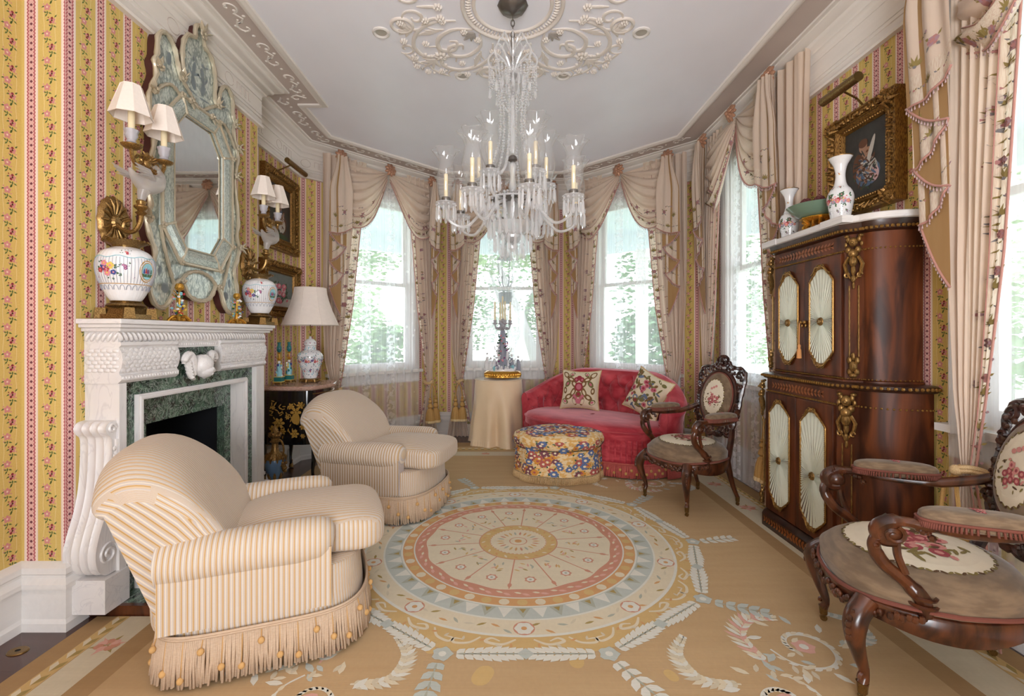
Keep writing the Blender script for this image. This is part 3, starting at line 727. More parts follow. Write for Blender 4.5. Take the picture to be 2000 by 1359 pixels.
def jabot(F, c, m, hw, parent, zr=3.15, W=1.0):
    si, so = hw-.09, hw+.155*W
    segs = [(si, so, 2.40, 2.33), (so, si+.05, 2.33, 2.20), (si+.05, so-.01, 2.20, 2.04), (so-.01, si+.07, 2.04, 1.92), (si+.07, so-.02, 1.92, 1.78), (so-.02, si+.09, 1.78, 1.48)]
    mb = MB(); hem = []
    for k, (a, b, z0, z1) in enumerate(segs):
        h0, h1 = .232-.012*k, .232-.012*(k+1)
        def P(u, v, h=0.0, a=a, b=b, z0=z0, z1=z1, h0=h0, h1=h1, k=k):
            s_ = lerp(a, b, u); zb = lerp(z0, z1, u)-.03*sin(pi*u); z = lerp(zr-.01, zb, v)
            g = sst(0, .5, v); cs = hw; s_ = lerp(cs+(s_-cs)*.42, s_, g)
            hh = lerp(h0, h1, u)+(.014*sin(u*2*pi*2.5+k+v*1.5)*(1-.4*v) if k % 2 == 0 else 0)+.01*sin(v*4)
            return F(c+m*s_, hh+h, z)
        if k % 2 == 0:
            vb = 1-.16*(1.0 if k == 0 else .8)
            mb.grid(lambda x, y: P(x, y*vb), 22, 18, flip=(m > 0), mi=0); mb.grid(lambda x, y: P(x, vb+y*(1-vb)), 22, 4, flip=(m > 0), mi=1)
            L = zr-(z0+z1)/2; w_ = abs(b-a)
            for i in range(5): motif(mb, P, .12+.19*i, 1-.075, m*w_*(1 if b > a else -1), -L, (2, 3, 1, 2, 3)[i], .85)
            for i in range(3 if k == 0 else 1): motif(mb, P, (.75, .35, .55)[i], vb-(.045, .10, .17)[i], m*w_*(1 if b > a else -1), -L, (1, 0, 2)[i], 1.1)
        else: mb.grid(lambda x, y: P(x, y), 8, 14, flip=(m < 0), mi=2)
        hem += [P(x/10, 1.0, .003) for x in range(11)]
    o = mb.build('jabot', CML, parent, ang=None)
    mb = MB(); drops(mb, hem, .018, .022); mb.build('tassel_fringe', CML, o, ang=None)
def rosette(F, s_, z, parent):
    mb = MB(); c = F(s_, .185, z); d, n = (F(1, 0, 0)-F(0, 0, 0)), (F(0, 1, 0)-F(0, 0, 0)); up = Vector((0, 0, 1))
    for rg, (k, r, q) in enumerate(((9, .048, .030), (6, .026, .022))):
        for i in range(k):
            a = 2*pi*i/k+rg*.4; p = c+d*cos(a)*r+up*sin(a)*r+n*(rg*.018)
            Q = Matrix((d*cos(a)+up*sin(a), -d*sin(a)+up*cos(a), n)).transposed()
            mb.ball(p, (q, q*.62, .014), 8, R=Q @ Matrix.Rotation(.5, 3, 'Y'))
    mb.ball(c+n*.035, .018, 8); mb.build('rosette', M['rosette'], parent)
def lace(F, s0, s1, name_label, z0=.03, h=.058):
    t = empty('lace_curtain', F((s0+s1)/2, h, z0), label=name_label, cat='lace curtain', group='lace under-curtains')
    org = F((s0+s1)/2, h, 0); L0 = F(0, 0, 0)
    d = F(1, 0, 0)-L0
    mb = MB(); b = t.location
    def P(u, v):
        z = lerp(2.98, z0, v); s_ = lerp(s0, s1, u)
        p = F(s_, h+.012*sin(u*2*pi*9)+.004*sin(u*2*pi*21+v*2), z+.012*cos(u*2*pi*9)*(v > .99)); return p-b
    mb.grid(P, 90, 12)
    cs = (s0+s1)/2
    mb.build('lace_panel', M['sheer'], t, ang=None, uvs=lambda co: ((co.x*d.x+co.y*d.y), co.z+b.z))
WN = {1: ('left bay window', .97-.885), 2: ('middle bay window', 0), 3: ('right bay window behind the sofa', -.085), 4: ('right-hand window beyond the cabinet', 0), 5: ('nearest right-hand window', 0)}
for i, (A, B, s0, s1) in WIN.items():
    F, d, n = frame_fn(A, B); nm, dc = WN[i]; c = (s0+s1)/2+dc+(.07 if i == 5 else 0); hw = {4: .565, 5: .50}.get(i, .585)
    if i == 1: c = .965
    if i == 3: c = .805
    sides = (-1, 1) if i != 5 else (-1,)
    side_word = {-1: 'left', 1: 'right'}
    v = empty('swag_valance', F(c, 0, 3.15), label='pink-beige swagged valance with floral hem over the '+nm, cat='valance', group='swag valances')
    vb = v.location.copy(); G = lambda s_, h, z, F=F, vb=vb: F(s_, h, z)-vb
    for m in sides:
        swag(G, c, m, hw, v); jabot(G, c, m, hw, v, W=(.6 if (i == 2 or (i, m) in ((1, 1), (3, -1))) else 1.0)); rosette(G, c+m*hw, 3.15, v)
        q = empty('drapery_panel', F(c+m*.62, .1, 0), label='tasselled pink-beige silk drape on the %s of the %s' % (side_word[m], nm), cat='curtain', group='tied-back silk drapes')
        qb = q.location.copy(); panel(lambda s_, h, z, F=F, qb=qb: F(s_, h, z)-qb, c, m, q, {(1, 1): .90, (3, -1): .90, (2, 1): .90, (2, -1): .90, (4, -1): .95, (4, 1): .95, (5, -1): .70}.get((i, m), 1.0), seed=i*10+m, outt=[(0, .68), (.3, .67), (.66, .64), (.70, .635), (.76, .64), (1.0, .68), (1.80, .69), (1.95, .86), (3.1, .90)] if (i, m) == (4, 1) else None)
    if i != 5: rosette(G, c, 3.15, v)
    lace(F, s0-.06, s1+.06, 'white lace curtain hanging straight over the '+nm)
# ---------------------------------------------------------------- helpers for furniture
def WM(t):
    mb = MB(); mb.M = (Matrix.Translation(t.location) @ Matrix.Rotation(t.rotation_euler.z, 4, 'Z')).inverted(); return mb
def put(name, m, parent, fn, **k):
    mb = MB(); fn(mb); return mb.build(name, m, parent, **k)
RR = random.Random(21)
def colm(n, c, r=.4): M[n] = mat(n, srgb(c), r); return M[n]
def ell(mb, P, x, z, a, b, mi, q, rot=0.0, n=16):
    mb.poly([P(x+a*cos(t_)*cos(rot)-b*sin(t_)*sin(rot), z+a*cos(t_)*sin(rot)+b*sin(t_)*cos(rot), q) for t_ in [2*pi*i/n for i in range(n)]], mi)
def onlathe(prof, c=(0, 0, 0), sc=(1, 1)):
    tab = sorted([(z, r) for r, z in prof])
    def P(a, z, h=0.0):
        r = interp(tab, z)+h+.001; return (c[0]+r*sc[0]*cos(a), c[1]+r*sc[1]*sin(a), c[2]+z)
    return P
# ---------------------------------------------------------------- fireplace
t = empty('hearth', (-1.6, 2.8, 0)); tag(t, 'dark green marble hearth slab with a wooden edge in front of the fireplace', 'hearth')
mb = WM(t); mb.bx(-1.905, -1.585, 2.15, 3.50, .004, .05); mb.build('slab', M['greenmarble'], t, smooth=False)
mb = WM(t); mb.bx(-1.905, -1.565, 2.125, 2.149, .004, .051); mb.bx(-1.584, -1.565, 2.15, 3.50, .004, .051); mb.build('wooden_edge', M['mahog'], t, smooth=False)
FY0, FY1 = 2.14, 3.44; BX = -1.909
t = empty('fireplace_mantel', (-1.83, 2.8, .051)); tag(t, 'carved white marble mantelpiece with green marble slips and a cherub head', 'fireplace')
mb = WM(t)
for z0, z1, e in ((1.322, 1.345, .04), (1.305, 1.322, .028), (1.288, 1.305, .014)):
    mb.bx(BX, -1.745+e, FY0-e-.005, FY1+e+.03, z0, z1)
o = mb.build('mantel_shelf', M['marble'], t, smooth=False)
b = o.modifiers.new('bevel', 'BEVEL'); b.width = .004; b.segments = 2
mb = WM(t)
mb.bx(BX, -1.755, FY0, FY1, 1.24, 1.288)
n = 46
for i in range(n):
    y = FY0+.01+(FY1-FY0-.02)*i/(n-1); mb.ball((-1.755, y, 1.263), (.013, .010, .026), 8, R=Matrix.Rotation(.5, 3, 'X'))
for i in range(6): mb.ball((-1.89+.025*i, FY0, 1.263), (.010, .013, .026), 8, R=Matrix.Rotation(.5, 3, 'Y'))
mb.build('rope_moulding', M['marble'], t)
def block(y0, y1):
    mb = WM(t)
    pr = [(.165, 1.24), (.168, 1.225), (.158, 1.215), (.170, 1.19), (.175, 1.16), (.170, 1.125), (.158, 1.10), (.160, 1.09), (.168, 1.085), (.168, 1.065), (.158, 1.055), (.150, 1.05)]
    mb.grid(lambda u, v: (BX+pr[int(round(v*11))][0], lerp(y0, y1, u), pr[int(round(v*11))][1]), 2, 11, flip=True)
    for y in (y0, y1): mb.poly([(BX+a, y, z) for a, z in pr]+[(BX, y, 1.05), (BX, y, 1.24)])
    rows = 6; k = int((y1-y0)/.03)
    for r in range(rows):
        z = 1.11+r*.018
        for i in range(k):
            y = y0+(i+.5+(r % 2)*.5)*(y1-y0)/k
            if y > y1-.01: continue
            mb.ball((BX+interp([(1.09, .158), (1.125, .168), (1.16, .173), (1.19, .168), (1.215, .156)], z), y, z), (.007, .017, .011), 6, R=Matrix.Rotation(.5 if i % 2 else -.5, 3, 'X'))
    for i in range(int((y1-y0)/.018)): mb.ball((BX+.168, y0+.009+i*.018, 1.075), .0075, 6)
    mb.build('carved_frieze_block', M['marble'], t)
block(FY0, 2.52); block(2.90, FY1)
mb = WM(t); mb.bx(BX, -1.76, 2.52, 2.90, 1.205, 1.24)
for i in range(20): mb.ball((-1.76, 2.53+i*.0185, 1.222), .008, 6)
mb.build('frieze_centre', M['marble'], t)
# near side of the frieze carries the same leaf carving
mb = WM(t)
for r in range(6):
    for i in range(5): mb.ball((-1.89+i*.028+(r % 2)*.012, FY0-.001, 1.11+r*.018), (.016, .006, .010), 6)
mb.build('side_leaf_carving', M['marble'], t)
for a_, b_, c_, d_ in ((FY0+.004, 2.185, FY0-.085, 2.19), (3.33, FY1-.004, 3.325, FY1+.06)):
    mb = WM(t); mb.bx(BX, -1.752, a_, b_, .20, 1.05); mb.build('jamb', M['marble'], t, smooth=False)
    mb = WM(t); mb.bx(BX, -1.742, c_, d_, .051, .20); mb.build('plinth', M['marble'], t, smooth=False)
mb = WM(t)
mb.bx(BX, -1.785, 2.185, 2.272, .051, 1.205); mb.bx(BX, -1.785, 3.228, 3.33, .051, 1.205); mb.bx(BX, -1.785, 2.272, 3.228, .985, 1.205)
mb.bx(BX, -1.86, 2.30, 2.445, .051, .96); mb.bx(BX, -1.86, 3.13, 3.20, .051, .96); mb.bx(BX, -1.86, 2.445, 3.13, .81, .96)
mb.build('green_marble_slips', M['greenmarble'], t, smooth=False)
mb = WM(t)
for a, b in ((2.272, 2.302), (3.198, 3.228)): mb.bx(BX, -1.762, a, b, .051, .985)
mb.bx(BX, -1.762, 2.302, 3.198, .957, .985)
for a, b in ((2.278, 2.292), (3.208, 3.222)): mb.bx(-1.765, -1.754, a, b, .051, .978)
mb.bx(-1.765, -1.754, 2.292, 3.208, .964, .978)
mb.build('inner_moulding', M['marble'], t, smooth=False)
mb = WM(t)
for a in ((-2.32, -2.30, 2.43, 3.15, .051, .83), (-2.30, -1.88, 2.42, 2.444, .051, .83), (-2.30, -1.88, 3.131, 3.15, .051, .83), (-2.30, -1.88, 2.444, 3.131, .812, .83), (-2.30, -1.88, 2.444, 3.131, .051, .056)): mb.bx(*a)
mb.build('firebox', M['firebox'], t, smooth=False)
# fluted console bracket on the near side
mb = WM(t)
cp = crv([(2.145, .885), (2.105, .88), (2.085, .855), (2.10, .825), (2.118, .80), (2.118, .70), (2.108, .58), (2.085, .48), (2.055, .40), (2.035, .32), (2.045, .25), (2.08, .21), (2.12, .205)], 3)
def cs(u, v):
    y, z = cp[int(round(v*(len(cp)-1)))]; return (lerp(BX, -1.765, u), y+.007*abs(sin(u*pi*4.0)), z)
mb.grid(cs, 32, len(cp)-1, flip=True)
mb.poly([(-1.765, y, z) for y, z in cp]+[(-1.765, 2.15, .205), (-1.765, 2.15, .885)])
for c_, r0, r1, tt in (((2.098, .30), .008, .052, 11), ((2.118, .852), .004, .022, 8)):
    mb.tube([(-1.762, y, z) for y, z in spiral(c_, r0, r1, tt, 0, 40)], .0065, 6)
mb.tube([(-1.762, y, z) for y, z in crv([(2.140, .80), (2.135, .62), (2.13, .48), (2.14, .38), (2.148, .30)], 6)], .007, 6)
for k in range(9): mb.ball((-1.760, 2.128-.0006*k, .76-.035*k), (.006, .008, .012), 6)
mb.build('console_bracket', M['marble'], t)
# cherub head between two wings
mb = WM(t); c = Vector((-1.735, 2.70, 1.10))
mb.ball(c, (.062, .058, .062), 18)                     # skull
mb.ball(c+Vector((.012, .008, -.028)), (.052, .050, .045), 16)   # cheeks and jaw
mb.ball(c+Vector((.054, .012, -.018)), (.012, .008, .010), 10)   # nose
mb.ball(c+Vector((.048, .012, -.050)), (.012, .014, .010), 10)   # chin
for s_ in (-1, 1):
    mb.ball(c+Vector((.046, .012+s_*.020, -.032)), (.013, .014, .014), 10)
    mb.ball(c+Vector((.046, .012+s_*.017, -.004)), (.006, .008, .004), 8)
    mb.tube([c+Vector((.045, .012+s_*.006, .006)), c+Vector((.051, .012+s_*.018, .010)), c+Vector((.044, .012+s_*.028, .004))], .003, 5)
    mb.ball(c+Vector((.004, .008+s_*.046, -.016)), (.008, .005, .014), 8)
mb.tube([c+Vector((.052, .002, -.036)), c+Vector((.055, .012, -.038)), c+Vector((.052, .022, -.036))], .003, 5)
for i in range(26):
    a = RR.uniform(0, 2*pi); e = RR.uniform(.15, 1.25); p = Vector((cos(a)*cos(e)*.05, sin(a)*cos(e)*.045, sin(e)*.056))
    if p.x < .035 or p.z > .035: mb.ball(c+p, (.013, .013, .010), 6)
head = mb.build('cherub_head', M['marble'], t)
for s_ in (-1, 1):
    mb = WM(t)
    for k in range(6):
        f = k/5; y0 = s_*(.045+.01*f); z0 = -.075+.085*f; L = .055+.02*f
        mb.tube([c+Vector((-.018, y0, z0)), c+Vector((-.006, y0+s_*L*.6, z0+.012)), c+Vector((-.016, y0+s_*L*1.05, z0+.045+.01*f))], [.014, .018, .008], 7, flat=.6)
    mb.tube(crv([c+Vector((-.012, s_*.055, -.05)), c+Vector((.0, s_*.070, .02)), c+Vector((-.004, s_*.095, .062)), c+Vector((-.006, s_*.130, .050)), c+Vector((-.010, s_*.138, .015))], 4), [.018]*5+[.022]*6+[.020]*4+[.010]*2, 8)
    mb.build('wing', M['marble'], t)
# ---------------------------------------------------------------- Venetian mirror over the mantel
def mirrfn():
    n = ss(.42, .62, noise(90, 4)); m = noise(7, 3)
    c = mixc(n, srgb(180, 190, 182), srgb(220, 226, 216)); return mixc(lt(ab(noise(14, 3)-.5), .035)*.6, c, srgb(120, 134, 134))
M['etched'] = mat('etched_mirror_glass', rough=.25, metal=.35, fn=mirrfn)
M['mirror'] = mat('silvered_mirror', (.86, .88, .87, 1), .02, metal=1)
M['venglass'] = mat('smoky_gilt_glass', rough=.25, metal=.35, fn=lambda: mixc(noise(40, 3), srgb(168, 152, 124), srgb(214, 206, 186)))
M['backing'] = mat('red_brown_backing', srgb(70, 30, 24), .7)
MC = 2.855; t = empty('venetian_mirror', (-1.905, MC, 1.40)); tag(t, 'tall etched-glass mirror with scrolled crest hanging over the mantelpiece', 'mirror')
half = [(0, 3.15), (.035, 3.12), (.045, 3.05), (.10, 3.03), (.14, 2.97), (.155, 2.88), (.15, 2.80), (.165, 2.74), (.19, 2.80), (.215, 2.87), (.26, 2.915), (.31, 2.91), (.345, 2.86), (.35, 2.77), (.37, 2.72), (.355, 2.66),
        (.385, 2.58), (.41, 2.50), (.385, 2.40), (.37, 2.30), (.395, 2.18), (.415, 2.05), (.395, 1.95), (.425, 1.88), (.40, 1.79), (.365, 1.71), (.39, 1.62), (.405, 1.52), (.37, 1.44), (.31, 1.42), (.25, 1.47), (.215, 1.55), (.165, 1.585), (.13, 1.54), (.10, 1.505), (.05, 1.485), (0, 1.48)]
hc = crv(half, 3); full = [(a, z) for a, z in hc]+[(-a, z) for a, z in reversed(hc[1:-1])]
def MP(a, z, x): return (x, MC+a, z)
mb = WM(t); mb.prism(full, lambda a, b, q: MP(a*.985, b, lerp(-1.905, -1.862, q))); mb.build('backing', M['backing'], t, ang=30)
mb = WM(t); mb.prism([(a*.99, z) for a, z in full], lambda a, b, q: MP(a, b, lerp(-1.862, -1.855, q))); mb.build('etched_plate', M['etched'], t, ang=30)
octi = [(-.13, 2.552), (.13, 2.552), (.228, 2.43), (.228, 1.90), (.13, 1.775), (-.13, 1.775), (-.228, 1.90), (-.228, 2.43)]
octo = [(-.175, 2.64), (.175, 2.64), (.325, 2.46), (.325, 1.865), (.185, 1.685), (-.185, 1.685), (-.325, 1.865), (-.325, 2.46)]
mb = WM(t); mb.poly([MP(a, z, -1.853) for a, z in octi]); mb.poly([MP(a, z, -1.8545) for a, z in octi[::-1]]); mb.build('mirror_glass', M['mirror'], t, smooth=False)
mb = WM(t); FE = lambda a, z, q=0: (-1.8545+.0003*q, MC+a, z)
for s_ in (-1, 1):
    for a, z, w_, h_, r in ((.05, 2.86, .016, .05, .2), (.055, 2.78, .020, .045, -.2), (.052, 2.925, .012, .014, 0), (.09, 2.84, .03, .008, .9), (.02, 2.84, .03, .007, -.5), (.10, 2.93, .02, .006, .4), (.07, 2.72, .05, .006, .1), (.25, 2.80, .018, .04, .2), (.28, 1.53, .03, .03, .3), (.32, 1.62, .014, .03, .2)): ell(mb, FE, s_*a*(.8 if a < .15 else 1), z, w_, h_, 0, a, s_*r, 10)
mb.build('etched_figures', colm('etch_grey', (118, 128, 132), .4), t, smooth=False)
mb = WM(t)
for i in range(8):
    j = (i+1) % 8; a, b, c_, d_ = octi[i], octi[j], octo[j], octo[i]
    L = lambda p, q, f: (lerp(p[0], q[0], f), lerp(p[1], q[1], f))
    for f0, f1, x0, x1 in ((0, .12, -1.853, -1.835), (.12, .5, -1.835, -1.828), (.5, .88, -1.828, -1.835), (.88, 1, -1.835, -1.855)):
        p = [L(a, d_, f0), L(b, c_, f0), L(b, c_, f1), L(a, d_, f1)]
        mb.add([MP(*p[0], x0), MP(*p[1], x0), MP(*p[2], x1), MP(*p[3], x1)], [(0, 1, 2, 3)], 0)
mb.build('bevelled_border', M['etched'], t, smooth=False)
mb = WM(t)
def vrope(pts, r, closed=False): mb.tube([MP(a, z, -1.846) for a, z in pts], [r*(1+.18*sin(i*2.1)) for i in range(len(pts))], 7, closed=closed)
vrope(full, .0135, True)
for i in range(8):
    j = (i+1) % 8
    for P_, r, x in ((octi, .005, -1.84), (octo, .009, -1.836)):
        a, b = P_[i], P_[j]; mb.tube([MP(lerp(a[0], b[0], k/10), lerp(a[1], b[1], k/10), x) for k in range(11)], [r*(1+.2*(k % 2)) for k in range(11)], 6)
    mb.tube([MP(*octi[i], -1.835), MP(*octo[i], -1.832)], .009, 6)
for s_ in (-1, 1):
    vrope(crv([(s_*.165, 2.74), (s_*.10, 2.70), (s_*.04, 2.655), (0, 2.645)], 6), .010)
    vrope(crv([(s_*.175, 2.64), (s_*.24, 2.66), (s_*.31, 2.62), (s_*.37, 2.55)], 6), .010)
    vrope(crv([(s_*.325, 1.865), (s_*.30, 1.76), (s_*.25, 1.62), (s_*.215, 1.55)], 6), .010)
vrope(crv([(-.165, 1.585), (-.10, 1.635), (0, 1.655), (.10, 1.635), (.165, 1.585)], 6), .011)
mb.build('twisted_glass_edge', M['venglass'], t)
def vflower(a, z, r=.028, ang0=0.0, leaf=True):
    mb = WM(t)
    for k in range(6): q = k*pi/3+ang0; mb.ball(MP(a+cos(q)*r*.55, z+sin(q)*r*.55, -1.826), (.008, r*.4, r*.4), 7)
    mb.ball(MP(a, z, -1.815), .009, 7)
    if leaf:
        for q in (ang0, ang0+.9, ang0-.9):
            e = MP(a+cos(q)*r*2.2, z+sin(q)*r*2.2, -1.81); mb.tube([MP(a, z, -1.83), MP(a+cos(q)*r*1.2, z+sin(q)*r*1.2, -1.82), e], [.006, .014, .002], 6, flat=.5)
    mb.build('glass_flower', M['venglass'], t)
vflower(.01, 3.10, .034, 1.4)
for s_ in (-1, 1):
    q0 = 0 if s_ > 0 else pi
    for a, z, q in ((.165, 2.74, 1.2), (.385, 2.56, 0), (.36, 2.36, 0), (.42, 1.88, 0), (.345, 2.70, .5), (.10, 2.64, -1.57)): vflower(s_*a, z, .024, q0+(q if s_ > 0 else -q))
    for i in (1, 2, 3, 4): vflower(s_*octo[i][0], octo[i][1], .020, 0, False)
    vflower(s_*.17, 1.58, .020, 0, False)
# ---------------------------------------------------------------- two-light sconces with glass birds
M['frost'] = glassmat('frosted_glass', tint=(.93, .93, .92, 1), refl=1.5, body=.42, bodycol=(.86, .84, .84, 1), rough=.3)
M['pewter'] = mat('grey_porcelain', srgb(176, 172, 178), .4)
def sconce(loc, label):
    t = empty('wall_sconce', loc, pi/2, label, 'wall lamp', 'sconces beside the mirror')
    def pl(mb):
        Q = Matrix.Rotation(pi/2, 3, 'X')
        mb.lathe([(.001, .026), (.018, .028), (.026, .016), (.05, .020), (.078, .022), (.088, .012), (.092, .002)], (0, 0, 0), 48, 0, sc=(1, 1.35), wav=lambda a, z: 1+.035*cos(16*a), axis=Q)
        for i in range(16):
            a = i*pi/8; mb.tube([(cos(a)*.03, -.020, sin(a)*.04), (cos(a)*.06, -.027, sin(a)*.081), (cos(a)*.084, -.018, sin(a)*.113)], [.003, .0065, .004], 6)
    put('backplate', M['gold'], t, pl)
    def arm(mb):
        mb.tube(crv([(0, -.02, -.01), (0, -.07, -.045), (0, -.11, -.04), (0, -.135, .0), (0, -.14, .04)], 6), .011, 8)
        mb.tube(crv([(0, -.05, -.03), (.0, -.06, .0), (0, -.09, .01)], 5), [.008]*11, 6)
        mb.lathe([(.010, .03), (.026, .045), (.014, .055), (.030, .07), (.030, .078), (.018, .085), (.022, .10), (.012, .11)], (0, -.14, 0), 16)
    put('arm', M['gold'], t, arm)
    def bird(mb):
        mb.tube(crv([(0, -.14, .10), (.002, -.145, .14), (.01, -.15, .17)], 5), [.013+.002*i for i in range(11)], 10)
        pts = crv([(-.085, -.15, .235), (-.05, -.15, .205), (.0, -.152, .19), (.05, -.155, .20), (.078, -.158, .235), (.072, -.16, .272), (.05, -.16, .282), (.028, -.16, .268)], 5)
        N = len(pts); tb = [(0, .006), (.12, .018), (.3, .044), (.48, .050), (.6, .036), (.72, .022), (.84, .019), (.92, .018), (1, .003)]
        mb.tube(pts, [interp(tb, i/(N-1)) for i in range(N)], 14)
        for s_ in (-1, 1):
            for k in range(4): mb.tube([(.02, -.15+s_*.034, .205), (-.03-.008*k, -.15+s_*(.050+.003*k), .215+.006*k), (-.10-.006*k, -.15+s_*(.044+.003*k), .205+.014*k)], [.014, .018, .003], 6, flat=.5)
    put('glass_bird', M['frost'], t, bird)
    def br(mb):
        mb.ball((0, -.165, .285), (.026, .022, .030), 12)
        for s_ in (-1, 1):
            mb.tube(crv([(s_*.01, -.165, .28), (s_*.045, -.168, .255), (s_*.085, -.172, .262), (s_*.105, -.175, .30), (s_*.105, -.175, .318)], 6), [.009]*25, 7)
            mb.tube([(s_*(.055+.018*cos(a)), -.17, .285+.018*sin(a)) for a in [.4*i for i in range(13)]], .006, 6)
            for k in range(5):
                a = k*.7+.3; mb.tube([(s_*.01, -.17, .29), (s_*(.02+.018*cos(a)), -.185, .30+.02*sin(a)), (s_*(.02+.04*cos(a)), -.18, .30+.035*sin(a))], [.006, .009, .002], 6, flat=.6)
            mb.lathe([(.004, .315), (.028, .318), (.040, .328), (.042, .333), (.020, .330), (.010, .338)], (s_*.105, -.175, 0), 24)
    put('branch', M['gold'], t, br)
    for s_ in (-1, 1):
        x = s_*.105
        def cup(mb): mb.lathe([(.010, .337), (.020, .345), (.016, .355), (.026, .375), (.024, .385), (.030, .402), (.026, .404)], (x, -.175, 0), 20, wav=lambda a, z: 1+(.06*cos(8*a) if z > .38 else 0))
        put('candle_cup', M['pewter'], t, cup)
        put('candle', M['candle'], t, lambda mb: mb.lathe([(.0135, .395), (.0135, .50), (.004, .503)], (x, -.175, 0), 14))
        def sh(mb):
            mb.lathe([(.084, .462), (.086, .464), (.079, .488), (.040, .606), (.039, .608)], (x, -.175, 0), 8, caps=False)
            mb.lathe([(.082, .463), (.077, .488), (.038, .606)], (x, -.175, 0), 8, caps=False)
            for i in range(8):
                a = i*pi/4; mb.tube([(x+.0855*cos(a), -.175+.0855*sin(a), .463), (x+.0405*cos(a), -.175+.0405*sin(a), .607)], .0018, 4)
            mb.tube([(x+.04*cos(a), -.175+.04*sin(a), .607) for a in [i*pi/4 for i in range(8)]], .0025, 5, closed=True)
            mb.tube([(x-.039, -.175, .60), (x, -.175, .50), (x+.039, -.175, .60)], .0015, 4)
        put('lamp_shade', M['shade'], t, sh, smooth=False)
sconce((-1.905, 2.29, 1.82), 'gilt two-light sconce with frosted bird on the near side of the mirror')
sconce((-1.905, 3.49, 1.80), 'gilt two-light sconce with frosted bird on the far side of the mirror')
# ---------------------------------------------------------------- mantel vases and flower candlesticks
M['porc'] = mat('white_porcelain', srgb(236, 236, 238), .15, coat=.4)
colm('enamel_plum', (128, 42, 110)); colm('enamel_red', (176, 50, 56)); colm('enamel_leaf', (52, 92, 56)); colm('enamel_blue', (60, 72, 140)); colm('enamel_gold', (186, 140, 62)); colm('enamel_pink', (222, 140, 150)); colm('enamel_sky', (140, 196, 208)); colm('enamel_teal', (30, 110, 110)); colm('enamel_yellow', (226, 196, 96)); colm('enamel_grey', (146, 150, 164))
PO = ['porc', 'enamel_plum', 'enamel_red', 'enamel_leaf', 'enamel_blue', 'enamel_gold', 'enamel_pink', 'enamel_sky', 'enamel_teal', 'enamel_yellow', 'enamel_grey']; POL = [M[k] for k in PO]
def bouquet(mb, P, u, v, su, sv, size, R, cols=(1, 2, 4, 6), n=6):
    # painted bunch of flowers: P(u,v,h)
    def blob(cx, cy, r, k, mi, h): mb.poly([P(u+(cx+cos(2*pi*i/k)*r)/su, v+(cy+sin(2*pi*i/k)*r)/sv, h) for i in range(k)], mi)
    for _ in range(n*3):
        a = R.uniform(0, 6.28); d = R.uniform(.3, 1)*size; q = R.uniform(.14, .28)*size; x, y = cos(a)*d, sin(a)*d*.8
        pts = [(0, 0), (.5, .35), (1, 0), (.5, -.35)]; e = a+R.uniform(-.8, .8)
        mb.poly([P(u+(x+q*(px*cos(e)-py*sin(e)))/su, v+(y+q*(px*sin(e)+py*cos(e)))/sv, .0006) for px, py in pts], 3)
    for k in range(n):
        a = k*2.4; d = size*.25*sqrt(k); x, y = cos(a)*d, sin(a)*d*.8; r = size*R.uniform(.18, .30); c_ = cols[k % len(cols)]
        for j in range(5): blob(x+cos(j*1.257)*r*.55, y+sin(j*1.257)*r*.55, r*.5, 6, c_, .0011+.00002*k)
        blob(x, y, r*.32, 6, 6 if c_ != 6 else 9, .0016+.00002*k)
